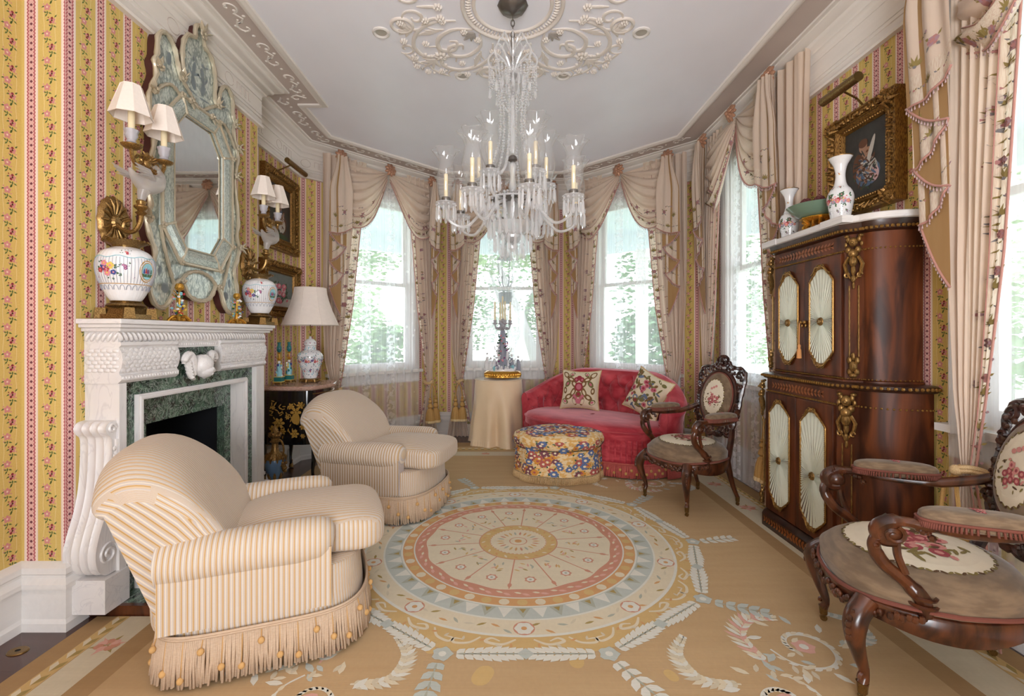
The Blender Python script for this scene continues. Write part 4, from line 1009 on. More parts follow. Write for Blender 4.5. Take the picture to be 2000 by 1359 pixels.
def mvase(loc, rz, label):
    t = empty('porcelain_vase', loc, rz, label, 'vase', 'vases at the ends of the mantelpiece')
    def base(mb):
        mb.box((0, 0, .012), (.165, .165, .022)); mb.box((0, 0, .042), (.135, .135, .038), taper=.8)
        for a in range(4):
            q = a*pi/2+pi/4; mb.box((cos(q)*.095, sin(q)*.095, .028), (.045, .045, .05), rz=q, taper=.8)
        mb.lathe([(.070, .058), (.078, .064), (.072, .072), (.058, .078), (.062, .086), (.05, .088)], n=28)
    put('brass_base', M['brass'], t, base, ang=30)
    pr = [(.052, .085), (.060, .09), (.075, .115), (.092, .155), (.108, .20), (.114, .245), (.110, .28), (.092, .315), (.062, .333), (.052, .338)]
    pr2 = [(r, z) for r, z in crv(pr, 4)]
    P = onlathe(pr2)
    def body(mb):
        mb.lathe(pr2, n=96, wav=lambda a, z: 1+.010*cos(32*a))
        R = random.Random(4)
        [mb.tube([P(i*2*pi/52, lerp(.165, .283, k/5), .0004) for k in range(6)], .0011, 4, 10) for i in range(52)]; bouquet(mb, P, -1.55, .225, .11, 1, .058, R, (2, 4, 6, 9), 7); bouquet(mb, P, -.92, .24, .11, 1, .034, R, (1, 1), 3)
        bouquet(mb, P, .9, .225, .11, 1, .04, R); bouquet(mb, P, -.85, .305, .09, 1, .022, R, (2, 6), 3); bouquet(mb, P, 2.4, .23, .11, 1, .04, R)
        for u in (-.6, -2.0): bouquet(mb, P, u, .19, .1, 1, .009, R, (1,), 1)
        # oval gold-framed scene
        for r, mi, h in ((.052, 5, .0012), (.046, 0, .0016), (.042, 5, .002), (.038, 7, .0024)):
            mb.poly([P(-.12+cos(i*pi/12)*r*.72/.112, .225+sin(i*pi/12)*r, h) for i in range(24)], mi)
        mb.poly([P(-.12+x/.112, .225+y, .0028) for x, y in ((-.026, -.012), (.026, -.012), (.02, -.026), (-.02, -.026))], 3)
        for k in range(5): x = -.018+k*.009; mb.poly([P(-.12+(x+dx)/.112, .215+dy, .003) for dx, dy in ((-.004, 0), (.004, 0), (.002, .02+.004*(k % 2)), (-.002, .02+.004*(k % 2)))], (4, 2, 1, 10, 3)[k])
        for i in range(24):       # scalloped leaf band near the foot
            a = i*2*pi/24; mb.tube([P(a+cos(q)*.10, .135+sin(q)*.022, .0012) for q in [k*pi/6 for k in range(7)]], .0014, 4, 10)
        mb.tube([P(i*2*pi/40, .162, .001) for i in range(40)], .0016, 4, 5, closed=True); mb.tube([P(i*2*pi/40, .285+.005*sin(i*1.2), .001) for i in range(40)], .0016, 4, 7, closed=True)
    put('body', POL, t, body)
    def rim(mb):
        mb.lathe([(.052, .336), (.055, .345), (.060, .350), (.086, .366), (.088, .370), (.080, .369), (.054, .355)], n=40, wav=lambda a, z: 1+(.03*cos(20*a) if z > .36 else 0))
        for i in range(20): a = i*pi/10; mb.ball((.087*cos(a), .087*sin(a), .368), .006, 6)
    put('brass_rim', M['brass'], t, rim)
mvase((-1.795, 2.235, 1.3452), 0, 'round floral porcelain vase on brass base at the near end of the mantel')
mvase((-1.795, 3.46, 1.3452), -.15, 'round floral porcelain vase on brass base at the far end of the mantel')
def fstick(loc, label, s_=1.0, seed=1):
    t = empty('flower_candlestick', loc, 0, label, 'candlestick', 'flower candlesticks on the mantelpiece')
    R = random.Random(seed)
    def base(mb):
        for k in range(6):
            a = k*pi/3; mb.tube(crv([(0, 0, .02), (cos(a)*.03, sin(a)*.03, .03), (cos(a)*.055, sin(a)*.05, .012), (cos(a)*.06, sin(a)*.055, .004)], 4), [.008]*13, 6)
            mb.ball((cos(a+.5)*.04, sin(a+.5)*.04, .012), (.014, .014, .011), 7)
        mb.lathe([(.02, .03), (.012, .06), (.006, .10), (.005, .17)], n=10)
        for k in range(7):
            a = k*.9; z = .05+.018*k; mb.tube([(0, 0, z), (cos(a)*.025, sin(a)*.025, z+.02), (cos(a)*.035, sin(a)*.035, z+.03)], .0028, 5)
        mb.lathe([(.006, .17), (.018, .178), (.024, .188), (.021, .204), (.014, .212)], n=16)
    put('gilt_stand', M['goldbright'], t, base)
    def fl(mb):
        for k in range(34):
            z = R.uniform(.035, .165); a = R.uniform(0, 6.28); r = R.uniform(.012, .042)*(1.1-z*3); c_ = R.choice((0, 0, 4, 6, 2, 9, 3, 7, 7))
            mb.ball((cos(a)*r, sin(a)*r, z), (.009, .009, .007), 6, c_); mb.ball((cos(a)*r*1.15, sin(a)*r*1.15, z+.003), .004, 5, 9)
    put('porcelain_flowers', POL, t, fl); t.scale = (s_, s_, s_)
fstick((-1.80, 2.61, 1.3452), 'small gilt candlestick with porcelain flowers, nearer one on the mantel', 1.0, 1)
fstick((-1.80, 3.17, 1.3452), 'small gilt candlestick with porcelain flowers, farther one on the mantel', .98, 2)
# ---------------------------------------------------------------- framed pictures
def framing(t, w, h, fw, dp, seed=0, corner=.05, mat_='goldframe'):
    # local x along the wall, -y out of the wall, z up; origin at the frame's lower middle
    prof = [(0, .0), (0, -dp), (.012, -dp*1.05), (.02, -dp*.85), (fw*.45, -dp*.55), (fw*.6, -dp*.85), (fw*.78, -dp*.55), (fw*.92, -dp*.62), (fw, -dp*.35), (fw, 0)]
    R = random.Random(seed)
    def fr_(mb):
        vs = []; fs = []
        for d, y in prof:
            vs += [(-w/2+d, y, d), (w/2-d, y, d), (w/2-d, y, h-d), (-w/2+d, y, h-d)]
        for i in range(len(prof)-1):
            for j in range(4): k = (j+1) % 4; fs.append((i*4+j, i*4+k, (i+1)*4+k, (i+1)*4+j))
        mb.add(vs, fs)
        per = [(-w/2, 0, 1, 0, w), (w/2, 0, 0, 1, h), (w/2, h, -1, 0, w), (-w/2, h, 0, -1, h)]
        for x0, z0, dx, dz, L in per:
            n = int(L/.035); nx, nz = -dz, dx
            for i in range(n):
                f = (i+.5)/n*L; e = fw*.28
                mb.ball((x0+dx*f+nx*e, -dp*.8, z0+dz*f+nz*e), (.016, .014, .016), 6)
                a = i*1.3; mb.tube([(x0+dx*(f-.012)+nx*(e-.012), -dp*.85, z0+dz*(f-.012)+nz*(e-.012)), (x0+dx*f+nx*(e+.02*sin(a)), -dp*1.1, z0+dz*f+nz*(e+.02*sin(a))), (x0+dx*(f+.016)+nx*(e+.02), -dp*.8, z0+dz*(f+.016)+nz*(e+.02))], [.004, .009, .003], 5)
            n2 = int(L/.018)
            for i in range(int(fw/.018)+1, n2-int(fw/.018)): mb.ball((x0+dx*i*.018+nx*fw*.86, -dp*.64, z0+dz*i*.018+nz*fw*.86), .006, 5)
        for cx in (-1, 1):
            for cz in (0, 1):
                x, z = cx*(w/2-fw*.42), (h-fw*.42 if cz else fw*.42)
                for k in range(9):
                    a = k*.7; r = corner*R.uniform(.5, .95); mb.tube([(x, -dp*.9, z), (x+cos(a)*r*.6, -dp*1.25, z+sin(a)*r*.6), (x+cos(a+.4)*r, -dp*.8, z+sin(a+.4)*r)], [.008, corner*.22, .004], 6)
                mb.ball((x, -dp*1.15, z), (corner*.35, .014, corner*.35), 8)
    put('carved_frame', M[mat_], t, fr_)
def picture(name, loc, rz, w, h, fw, dp, label, art, cols, seed=0, corner=.05, group=None):
    t = empty(name, loc, rz, label, 'picture', group); framing(t, w, h, fw, dp, seed, corner)
    def cv(mb):
        mb.add([(-w/2+fw*.9, -dp*.30, fw*.9), (w/2-fw*.9, -dp*.30, fw*.9), (w/2-fw*.9, -dp*.30, h-fw*.9), (-w/2+fw*.9, -dp*.30, h-fw*.9)], [(0, 1, 2, 3)], 0)
        art(mb, lambda x, z, q=0: (x, -dp*.30-.0006-q*.0003, z))
    put('canvas', cols, t, cv, smooth=False); return t
M['artdark'] = mat('dark_oil_ground', rough=.4, fn=lambda: mixc(noise(8, 4), srgb(26, 26, 26), srgb(66, 62, 56)))
M['artgrey'] = mat('grey_oil_ground', rough=.4, fn=lambda: mixc(noise(6, 4), srgb(74, 84, 84), srgb(128, 136, 132)))
for n_, c_ in dict(art_flesh=(160, 120, 96), art_cream=(190, 182, 172), art_rose=(206, 100, 120), art_pale=(214, 176, 176), art_brown=(96, 58, 36), art_green=(56, 76, 48), art_blue=(84, 104, 130)).items(): colm(n_, c_, .5)
AC = ['artdark', 'artgrey', 'art_flesh', 'art_cream', 'art_rose', 'art_pale', 'art_brown', 'art_green', 'art_blue']; ACL = [M[k] for k in AC]
def smudge(mb, P, w, h, sd):
    # loose brushwork over and round the figure
    R = random.Random(sd)
    for k in range(90):
        a = R.uniform(0, 6.28); d = R.uniform(.1, 1); x = cos(a)*d*w*.20; z = h*.42+sin(a)*d*h*.20
        ell(mb, P, x, z, R.uniform(.010, .034), R.uniform(.003, .008), R.choice((6, 6, 0, 8, 3, 2)) if d < .65 else R.choice((0, 6, 0, 7)), 6+k*.05, R.uniform(-1.2, 1.2), 8)
def figure_art(w, h):
    def f(mb, P):
        ell(mb, P, .0, h*.36, w*.20, h*.16, 6, 0); ell(mb, P, -.02, h*.42, w*.13, h*.15, 8, 1); ell(mb, P, .03, h*.34, w*.12, h*.10, 3, 2, .5)
        ell(mb, P, -.01, h*.56, w*.065, h*.055, 2, 3); ell(mb, P, -.01, h*.60, w*.07, h*.04, 6, 2); ell(mb, P, .05, h*.45, w*.03, h*.09, 2, 4, -.6); ell(mb, P, -.06, h*.44, w*.03, h*.09, 2, 4, .5)
        ell(mb, P, .0, h*.20, w*.25, h*.03, 7, 1)
        smudge(mb, P, w, h, 3)
    return f
def rose_art(w, h):
    def f(mb, P):
        R = random.Random(8); mb.poly([P(x, z, 0) for x, z in ((-w*.33, h*.20), (w*.33, h*.20), (w*.33, h*.36), (-w*.33, h*.32))], 3)
        for k in range(26): ell(mb, P, R.uniform(-.6, .5)*w*.4, h*(.42+R.uniform(-.14, .22)), w*.05, h*.022, 7, 1+k*.1, R.uniform(0, 3), 8)
        for k in range(12):
            x, z = R.uniform(-.35, .45)*w*.5, h*(.44+R.uniform(-.17, .14)); c_ = R.choice((4, 4, 5, 3))
            ell(mb, P, x, z, w*.065, h*.05, c_, 5+k*.3, 0, 10); ell(mb, P, x+.004, z+.003, w*.032, h*.026, 5 if c_ == 4 else 4, 5.2+k*.3, .4, 8)
    return f
W1_, H1_ = .66, .72
t = picture('framed_painting', (-2.098, 4.37, 2.05), pi/2, W1_, H1_, .12, .05, 'gilt-framed figure painting above the smaller flower picture', figure_art(W1_, H1_), ACL, 1, .05)
def rods(mb):
    mb.tube([(-.02, -.03, .74), (-.02, -.12, .80), (.02, -.16, .80)], .007, 6); mb.tube([(-.14, -.16, .79), (.22, -.16, .79)], .022, 12); mb.tube([(-.28, -.01, -.0), (-.28, -.01, .74)], .012, 8)
mb = MB(); rods(mb)
q = empty('picture_light', (-2.098, 4.37, 2.05), pi/2, 'brass picture lamp over the figure painting on the left', 'picture light'); mb.v = [v for v in mb.v]
mb2 = MB(); mb2.tube([(-.02, -.012, .745), (-.02, -.12, .79), (.02, -.16, .79)], .007, 6); mb2.build('arm', M['brass'], q)
mb2 = MB(); mb2.tube([(-.17, -.16, .785), (.22, -.16, .785)], .024, 14); mb2.build('lamp_hood', M['brass'], q)
W2_, H2_ = .70, .50
picture('framed_painting', (-2.098, 4.37, 1.44), pi/2, W2_, H2_, .10, .06, 'gilt-framed painting of pink roses hung low beside the lamp', rose_art(W2_, H2_), [ACL[1]]+ACL[1:], 2, .045)
# ---------------------------------------------------------------- black lacquer commode
M['lacquer'] = mat('black_lacquer', srgb(14, 13, 15), .12, coat=.6); M['goldleaf'] = mat('gold_chinoiserie', srgb(168, 128, 52), .5, metal=.3)
t = empty('lacquer_commode', (-1.84, 4.27, 0), 0, 'black lacquer commode with gold flowers and rose marble top, left corner', 'cabinet')
oy0, oy1 = 3.99, 4.56
plan = crv([(-2.085, oy0), (-1.95, oy0-.004), (-1.80, oy0-.012), (-1.68, oy0-.004), (-1.63, oy0+.03), (-1.605, oy0+.10), (-1.575, oy0+.20), (-1.56, oy0+.285), (-1.575, oy0+.37), (-1.605, oy0+.47), (-1.63, oy1-.03), (-1.68, oy1+.004), (-1.90, oy1), (-2.085, oy1)], 3)
pc = Vector((-1.84, 4.275))
def pofs(k, z): return [(pc.x+(x-pc.x)*k, pc.y+(y-pc.y)*k, z) for x, y in plan]
mb = WM(t); zz = [(.34, .93), (.40, .95), (.50, .975), (.62, .985), (.72, .97), (.80, .96)]; rows = [pofs(k, z) for z, k in zz]; N_ = len(plan)
mb.add([p for r in rows for p in r], [(i*N_+j, i*N_+(j+1) % N_, (i+1)*N_+(j+1) % N_, (i+1)*N_+j) for i in range(len(rows)-1) for j in range(N_)]+[tuple(reversed(range(N_))), tuple(range((len(rows)-1)*N_, len(rows)*N_))])
mb.build('carcass', M['lacquer'], t, ang=50)
mb = WM(t)
for z0, k0, z1, k1 in ((.801, 1.0, .812, 1.045), (.812, 1.045, .832, 1.05), (.832, 1.05, .838, 1.03)):
    a, b_ = pofs(k0, z0), pofs(k1, z1); mb.add(a+b_, [(j, (j+1) % N_, N_+(j+1) % N_, N_+j) for j in range(N_)])
mb.poly(pofs(1.03, .838)); mb.poly(pofs(1.0, .801)[::-1])
for i in range(len(mb.v)): mb.v[i] = (max(mb.v[i][0], -2.085+1.84), mb.v[i][1], mb.v[i][2])
mb.build('marble_top', M['pinkmarble'], t, ang=50)
for x, y, sx, sy in ((-1.63, oy0+.035, 1, -1), (-1.63, oy1-.035, 1, 1), (-2.05, oy0+.035, 0, -1), (-2.05, oy1-.035, 0, 1)):
    mb = WM(t); pp = crv([(x-.01*sx, y, .46), (x+.012*sx, y+.012*sy, .36), (x+.004*sx, y+.004*sy, .22), (x-.01*sx, y-.006*sy, .10), (x+.008*sx, y+.006*sy, .03)], 5)
    mb.tube(pp, [lerp(.040, .013, min(1, i/14)) for i in range(len(pp))], 8); lg = mb.build('leg', M['lacquer'], t)
    mb = WM(t); mb.lathe([(.014, .004), (.024, .010), (.018, .028), (.013, .060), (.016, .075)], (x+.008*sx, y+.006*sy, 0), 12); so = mb.build('gilt_foot', M['gold'], lg)
R = random.Random(12); GD = [WM(t), WM(t)]
def gp(a, b, q=0): return (a, oy0-.016-.0003*q, b)
def gfl(x, z, r):
    mb = GD[x > -1.855]
    for k in range(6): ell(mb, gp, x+cos(k*1.05)*r*.6, z+sin(k*1.05)*r*.6, r*.36, r*.26, 0, k*.3, k*1.05, 8)
    ell(mb, gp, x, z, r*.25, r*.25, 0, 3, 0, 8)
for x, z, r in ((-1.90, .53, .05), (-1.95, .48, .035), (-1.87, .46, .03), (-1.76, .62, .05), (-1.72, .68, .035), (-1.80, .67, .03), (-1.77, .44, .04), (-1.70, .50, .03), (-1.83, .58, .022), (-1.95, .66, .02), (-1.70, .42, .022)): gfl(x, z, r)
for k in range(60):
    x = R.uniform(-1.98, -1.68); z = R.uniform(.40, .72); ell(GD[x > -1.855], gp, x, z, .016, .005, 0, 0, R.uniform(0, 3), 6)
ell(GD[1], gp, -1.76, .565, .036, .045, 0, 5, 0, 14)
for g_ in GD: g_.build('gold_flower_decoration', M['goldleaf'], t, smooth=False)
mb = WM(t)
for z in (.77, ): mb.tube([(x, y, z) for x, y, _ in pofs(.975, 0)[12:28]], .004, 5)
for y in (oy0+.14, oy0+.43): mb.tube([(-1.555+.0, y-.03, .60), (-1.54, y-.02, .585), (-1.54, y+.02, .585), (-1.555, y+.03, .60)], .006, 6)
mb.build('drawer_mounts', M['gold'], t)
# table lamp
LP = (-1.80, 4.37, .8385); t = empty('table_lamp', LP, 0, 'floral porcelain jar lamp with cream bell shade on the lacquer commode', 'lamp')
def lb(mb):
    mb.lathe([(.075, .002), (.085, .008), (.07, .02), (.076, .028), (.06, .036)], n=32, wav=lambda a, z: 1+.05*cos(8*a))
    for k in range(8): a = k*pi/4; mb.tube([(cos(a)*.06, sin(a)*.06, .022), (cos(a)*.095, sin(a)*.095, .020), (cos(a)*.10, sin(a)*.10, .004)], [.010, .012, .006], 6)
put('gilt_base', M['gold'], t, lb)
pj = crv([(.052, .036), (.058, .045), (.066, .09), (.088, .15), (.105, .20), (.110, .235), (.100, .265), (.072, .288), (.048, .30), (.046, .335), (.050, .340)], 4)
def jr(mb):
    mb.lathe(pj, n=48); P = onlathe(pj); R = random.Random(9)
    for u in (-2.3, -1.55, -.8, .1, 1.2, 2.4): bouquet(mb, P, u, .205, .105, 1, .050, R, (6, 10, 2, 0, 4), 7)
    for u in (-1.9, -1.2, -.3, 1.5): bouquet(mb, P, u, .11, .08, 1, .028, R, (2, 4), 4)
    for k in range(260):
        a = R.uniform(0, 6.28); z = R.uniform(.05, .33); mb.ball(P(a, z, 0), .005, 5, R.choice((10, 7, 0)))
put('porcelain_jar', POL, t, jr)
pl_ = [(.052, .341), (.054, .347), (.050, .375), (.034, .395), (.014, .402), (.010, .41), (.014, .418), (.004, .425)]
def lid(mb):
    mb.lathe(pl_, n=32); P = onlathe(pl_); R = random.Random(10)
    for u in (-1.9, -1.2, -.4): bouquet(mb, P, u, .363, .05, 1, .014, R, (2, 4), 3)
put('jar_lid', POL, t, lid)
put('harp_rod', M['brass'], t, lambda mb: (mb.tube([(0, 0, .42), (.01, 0, .46), (0, 0, .50), (0, 0, .87)], .004, 6), mb.ball((0, 0, .89), .012, 8), mb.tube([(-.13, 0, .855), (.13, 0, .855)], .002, 4)))
def shd(mb):
    pr = [(.255, .525), (.252, .535), (.225, .60), (.195, .67), (.168, .75), (.148, .83), (.142, .87)]
    for k_ in (1.0, .985): mb.lathe([(r*k_, z) for r, z in pr], n=96, caps=False, wav=lambda a, z: 1-.018*abs(sin(a*4)))
    for i in range(8):
        a = i*pi/4; mb.tube([(r*1.002*cos(a), r*1.002*sin(a), z) for r, z in pr], .0022, 5)
    for r, z in ((.254, .528), (.142, .868)): mb.tube([(r*(1-.018*abs(sin(a*4)))*cos(a), r*(1-.018*abs(sin(a*4)))*sin(a), z) for a in [i*2*pi/96 for i in range(96)]], .004, 5, closed=True)
put('lamp_shade', M['shade'], t, shd)
def cstick(loc, label, seed):
    t = empty('porcelain_candlestick', loc, 0, label, 'candlestick', 'teal porcelain candlesticks on the commode')
    put('gilt_base', M['gold'], t, lambda mb: ([mb.tube([(cos(a)*.02, sin(a)*.02, .02), (cos(a)*.05, sin(a)*.05, .018), (cos(a)*.056, sin(a)*.056, .003)], [.008, .009, .005], 6) for a in [k*pi/2+.7 for k in range(4)]], mb.lathe([(.04, .010), (.045, .018), (.03, .028)], n=16)))
    put('green_plinth', POL, t, lambda mb: (mb.box((0, 0, .050), (.062, .062, .042), 8), mb.box((0, 0, .030), (.070, .070, .006), 9), mb.box((0, 0, .073), (.070, .070, .005), 9)))
    def fig(mb):
        R = random.Random(seed)
        mb.tube([(0, 0, .075), (.004, 0, .12), (-.004, 0, .155), (0, 0, .185)], [.024, .020, .018, .010], 10, 7)
        for k in range(16): a = R.uniform(0, 6.28); z = R.uniform(.08, .18); mb.ball((cos(a)*.02, sin(a)*.02, z), (.009, .009, .012), 6, R.choice((4, 7, 9, 8, 0)))
        mb.ball((0, 0, .20), .013, 10, 0)
    put('porcelain_figure', POL, t, fig)
    put('gilt_stem', M['goldbright'], t, lambda mb: (mb.lathe([(.006, .21), (.016, .225), (.006, .24), (.005, .27), (.014, .278), (.016, .284)], n=14), [mb.tube([(0, 0, .225), (cos(a)*.025, sin(a)*.025, .235), (cos(a)*.034, sin(a)*.034, .25)], .003, 5) for a in (0, 2.1, 4.2)]))
    put('candle_socket', POL, t, lambda mb: (mb.lathe([(.010, .285), (.019, .30), (.021, .325), (.014, .342), (.012, .352), (.016, .372), (.010, .372)], n=18, mi=8), [mb.ball((cos(a)*.020, sin(a)*.02, .318), .005, 5, 10) for a in [k*1.05 for k in range(6)]]))
cstick((-1.955, 4.09, .8385), 'teal porcelain candlestick, nearer of two on the commode', 1)
cstick((-1.955, 4.28, .8385), 'teal porcelain candlestick, farther of two on the commode', 2)
# gilt ewer standing by the hearth
t = empty('gilt_ewer', (-1.83, 3.76, 0), -.3, 'gilt and blue ewer standing on the floor beside the mantel', 'urn')
def eb(mb):
    for k in range(5):
        a = k*2*pi/5; mb.tube(crv([(0, 0, .10), (cos(a)*.05, sin(a)*.05, .085), (cos(a)*.085, sin(a)*.085, .04), (cos(a)*.095, sin(a)*.095, .008)], 4), [.014]*13, 7)
        mb.tube([(cos(a+.6)*(.03+.03*cos(q)), sin(a+.6)*(.03+.03*cos(q)), .05+.03*sin(q)) for q in [.5*i for i in range(12)]], .007, 6)
    for k in range(14): a = k*.9; mb.tube([(cos(a)*.03, sin(a)*.03, .10), (cos(a)*.05, sin(a)*.05, .15+.01*(k % 3)), (cos(a)*.06, sin(a)*.06, .20)], [.010, .012, .003], 6)
put('scrolled_base', M['gold'], t, eb)
put('blue_body', colm('powder_blue_glaze', (96, 124, 156), .2), t, lambda mb: mb.lathe(crv([(.03, .10), (.05, .15), (.072, .22), (.075, .27), (.06, .31), (.03, .34), (.025, .36)], 4), n=28))
def en(mb):
    mb.lathe([(.068, .285), (.078, .29), (.062, .32), (.034, .345), (.026, .37), (.024, .41), (.040, .425), (.028, .435), (.030, .45), (.045, .46)], n=20)
    for k in range(10): a = k*.63; mb.tube([(cos(a)*.05, sin(a)*.05, .33), (cos(a)*.078, sin(a)*.078, .30), (cos(a)*.08, sin(a)*.08, .265)], [.008, .012, .004], 6)
    for k in range(9): a = k*.7; mb.ball((cos(a)*.035, sin(a)*.035, .475+.01*(k % 2)), (.02, .016, .014), 7)
    mb.tube([(0, 0, .46), (.01, 0, .50), (-.006, 0, .53), (0, 0, .56)], [.026, .022, .014, .004], 8); mb.ball((.012, .004, .515), .014, 8)
    mb.tube(crv([(.03, 0, .45), (.07, 0, .42), (.085, 0, .36), (.07, 0, .30)], 5), .008, 6)
    for k in range(8): mb.ball((.085+.012*cos(k), .012*sin(k*2), .20+.02*(k % 4)), (.016, .014, .014), 6)
put('gilt_mounts', M['gold'], t, en)
# ---------------------------------------------------------------- woven carpet
RX0, RX1, RYF = -1.83, 2.04, 5.55
def rugfn(a, b):
    def f():
        x, y, z = sep(coord()); n = noise(5, 4, comb(x*.35, y*3.0, 0.0)); m = noise(260, 1)
        c = mixc(n, srgb(a), srgb(b)); return mixc(m*.25, c, srgb(tuple(int(q*.8) for q in b)))
    return f
wv = lambda: op('SINE', sep(coord())[1]*900.0)
def rg(n, a, b): M[n] = mat(n, rough=.95, fn=rugfn(a, b), spec=.1, bump=wv, bs=.15, bd=.0015)
rg('rug_tan', (186, 154, 114), (202, 172, 132)); rg('rug_gold', (200, 166, 110), (216, 184, 130)); rg('rug_cream', (214, 200, 172), (228, 216, 190)); rg('rug_white', (214, 212, 200), (228, 224, 212))
rg('rug_blue', (178, 184, 178), (200, 204, 194)); rg('rug_rose', (196, 136, 112), (210, 156, 134)); rg('rug_pale', (202, 190, 164), (216, 204, 180)); rg('rug_brown', (164, 132, 94), (178, 146, 106)); rg('rug_grey', (164, 166, 152), (184, 184, 168)); rg('rug_orange', (204, 152, 104), (214, 168, 118)); rg('rug_olive', (158, 136, 82), (176, 154, 100)); rg('rug_yellow', (222, 186, 98), (230, 198, 120)); rg('rug_pink', (214, 160, 146), (222, 176, 160))
RG = ['rug_tan', 'rug_gold', 'rug_cream', 'rug_white', 'rug_blue', 'rug_rose', 'rug_pale', 'rug_brown', 'rug_grey', 'rug_orange', 'rug_olive', 'rug_yellow', 'rug_pink']
I_ = {n[4:]: i for i, n in enumerate(RG)}
t = empty('carpet', (0, 0, .001), 0, 'large tan flat-woven carpet with a round floral medallion and laurel wreath', 'carpet')
mb = MB(); BZ = .006
def rp(pts, c, q=0): mb.poly([(x, y, BZ+.0003*q) for x, y in pts], I_[c])
outl = [(RX0, -1.3), (RX1, -1.3), (RX1, 4.70), (1.2, RYF), (-1.2, RYF), (RX0, 4.85), (RX0, 3.56), (-1.55, 3.56), (-1.55, 2.118), (RX0, 2.118)]
def slab(x0, x1, y0, y1, c, q=0): rp([(x0, y0), (x1, y0), (x1, y1), (x0, y1)], c, q)
# ground (with the notch round the hearth) as rectangles plus the mitred far corners
slab(RX0, RX1, -1.3, 2.118, 'tan'); slab(-1.55, RX1, 2.118, 3.56, 'tan'); slab(RX0, RX1, 3.56, 4.70, 'tan'); rp([(RX0, 4.70), (RX1, 4.70), (1.2, RYF), (-1.2, RYF), (RX0, 4.85)], 'tan')
n = len(outl); mb.add([(x, y, 0) for x, y in outl]+[(x, y, BZ) for x, y in outl], [(i, (i+1) % n, n+(i+1) % n, n+i) for i in range(n)], 7)
# borders
slab(-1.555, -1.46, -1.3, 2.118, 'brown', 1); slab(1.60, 1.69, -1.3, 4.6, 'brown', 1)
slab(-1.68, -1.555, -1.3, 2.118, 'pale', 2); slab(1.69, 1.88, -1.3, 4.65, 'pale', 2); slab(-1.68, -1.46, 3.56, 4.75, 'pale', 1); slab(-1.3, 1.69, 4.95, 5.12, 'pale', 2)
slab(RX0, -1.74, -1.3, 2.118, 'brown', 1); slab(1.94, RX1, -1.3, 4.7, 'brown', 1); slab(-1.25, 1.25, 5.35, 5.54, 'brown', 1)
def chain(p0, p1, w_):
    a = Vector(p0); b = Vector(p1); L = (b-a).length; u = (b-a)/L; v = Vector((-u.y, u.x)); k = int(L/.07)
    rp([a-v*w_/2, b-v*w_/2, b+v*w_/2, a+v*w_/2], 'gold', 3)
    for i in range(k):
        c = a+u*((i+.5)*L/k)
        for s_ in (-1, 1): rp([c-u*.03, c+v*s_*w_*.42+u*.0, c+u*.03+v*s_*w_*.38, c+u*.012], 'cream' if s_ > 0 else 'olive', 4+.1*s_)
chain((-1.71, -1.3), (-1.71, 2.118), .055); chain((1.91, -1.3), (1.91, 4.65), .055); chain((-1.2, 5.24), (1.2, 5.24), .10)
Rr = random.Random(31)
def rleaf(x, y, a, l, w_, c, q):
    pts = [(0, 0), (.25, .42), (.6, .5), (1, 0), (.6, -.5), (.25, -.42)]; rp([(x+px*l*cos(a)-py*w_*sin(a), y+px*l*sin(a)+py*w_*cos(a)) for px, py in pts], c, q)
def rdisc(x, y, r, c, q, n=18, k=0, am=0.0, a0=0.0): rp([(x+r*(1+am*cos(k*(a0+2*pi*i/n)))*cos(2*pi*i/n), y+r*(1+am*cos(k*(a0+2*pi*i/n)))*sin(2*pi*i/n)) for i in range(n)], c, q)
def rrose(x, y, s_=1.0):
    for i in range(7):
        a = i*.9; rdisc(x+cos(a)*.04*s_, y+sin(a)*.03*s_, .022*s_, 'pink' if i % 2 else 'rose', 5+.1*i, 8)
    for i in range(6): rleaf(x, y, i*1.05+.3, .085*s_, .018*s_, 'olive' if i % 2 else 'pink', 4.5+.05*i)
for y in (.2, .7, 1.15, 1.5, 1.92): rrose(-1.617, y, .8)
for y in (1.0, 1.55, 2.1, 3.45, 4.0, 4.5): rrose(1.785, y, .9)
for x in (-.8, -.2, .4): rrose(x, 5.03, .7)
# round medallion
mx, my = .085, 2.885
def ringp(r0, r1, c, q, n=96): 
    vs = [(mx+r*cos(2*pi*i/n), my+r*sin(2*pi*i/n), BZ+.0003*q) for i in range(n) for r in (r0, r1)]
    mb.add(vs, [(2*i, 2*i+1, (2*i+3) % (2*n), (2*i+2) % (2*n)) for i in range(n)], I_[c])
rdisc(mx, my, 1.04, 'gold', 1, 96); rdisc(mx, my, .915, 'white', 2, 96); rdisc(mx, my, .90, 'cream', 3, 96)
rdisc(mx, my, .80, 'white', 4, 96); rdisc(mx, my, .79, 'blue', 5, 96); rdisc(mx, my, .70, 'white', 6, 96); rdisc(mx, my, .69, 'orange', 7, 96); rdisc(mx, my, .628, 'white', 8, 96)
rdisc(mx, my, .62, 'rose', 9, 96); rdisc(mx, my, .552, 'cream', 10, 96, 14, .012)
def pol(r, a): return (mx+r*cos(a), my+r*sin(a))
for i in range(56):
    a = 2*pi*i/56; h = pi/56
    rp([pol(.705, a-h*.9), pol(.705, a+h*.9), pol(.782, a)], 'white' if i % 2 else 'grey', 6.2)
    if i % 2 == 0: rp([pol(.712, a-h*.4), pol(.712, a+h*.4), pol(.745, a)], 'olive', 6.4)
for i in range(48):
    a = 2*pi*i/48; p = pol(.66, a); rdisc(p[0], p[1], .026, 'cream' if i % 2 else 'gold', 8.3, 10)
for i in range(40):
    a = 2*pi*i/40; c0 = pol(.585, a); rleaf(c0[0], c0[1], a+1.2, .045, .018, 'pink', 9.4); rleaf(c0[0], c0[1], a-1.9, .04, .014, 'cream', 9.6)
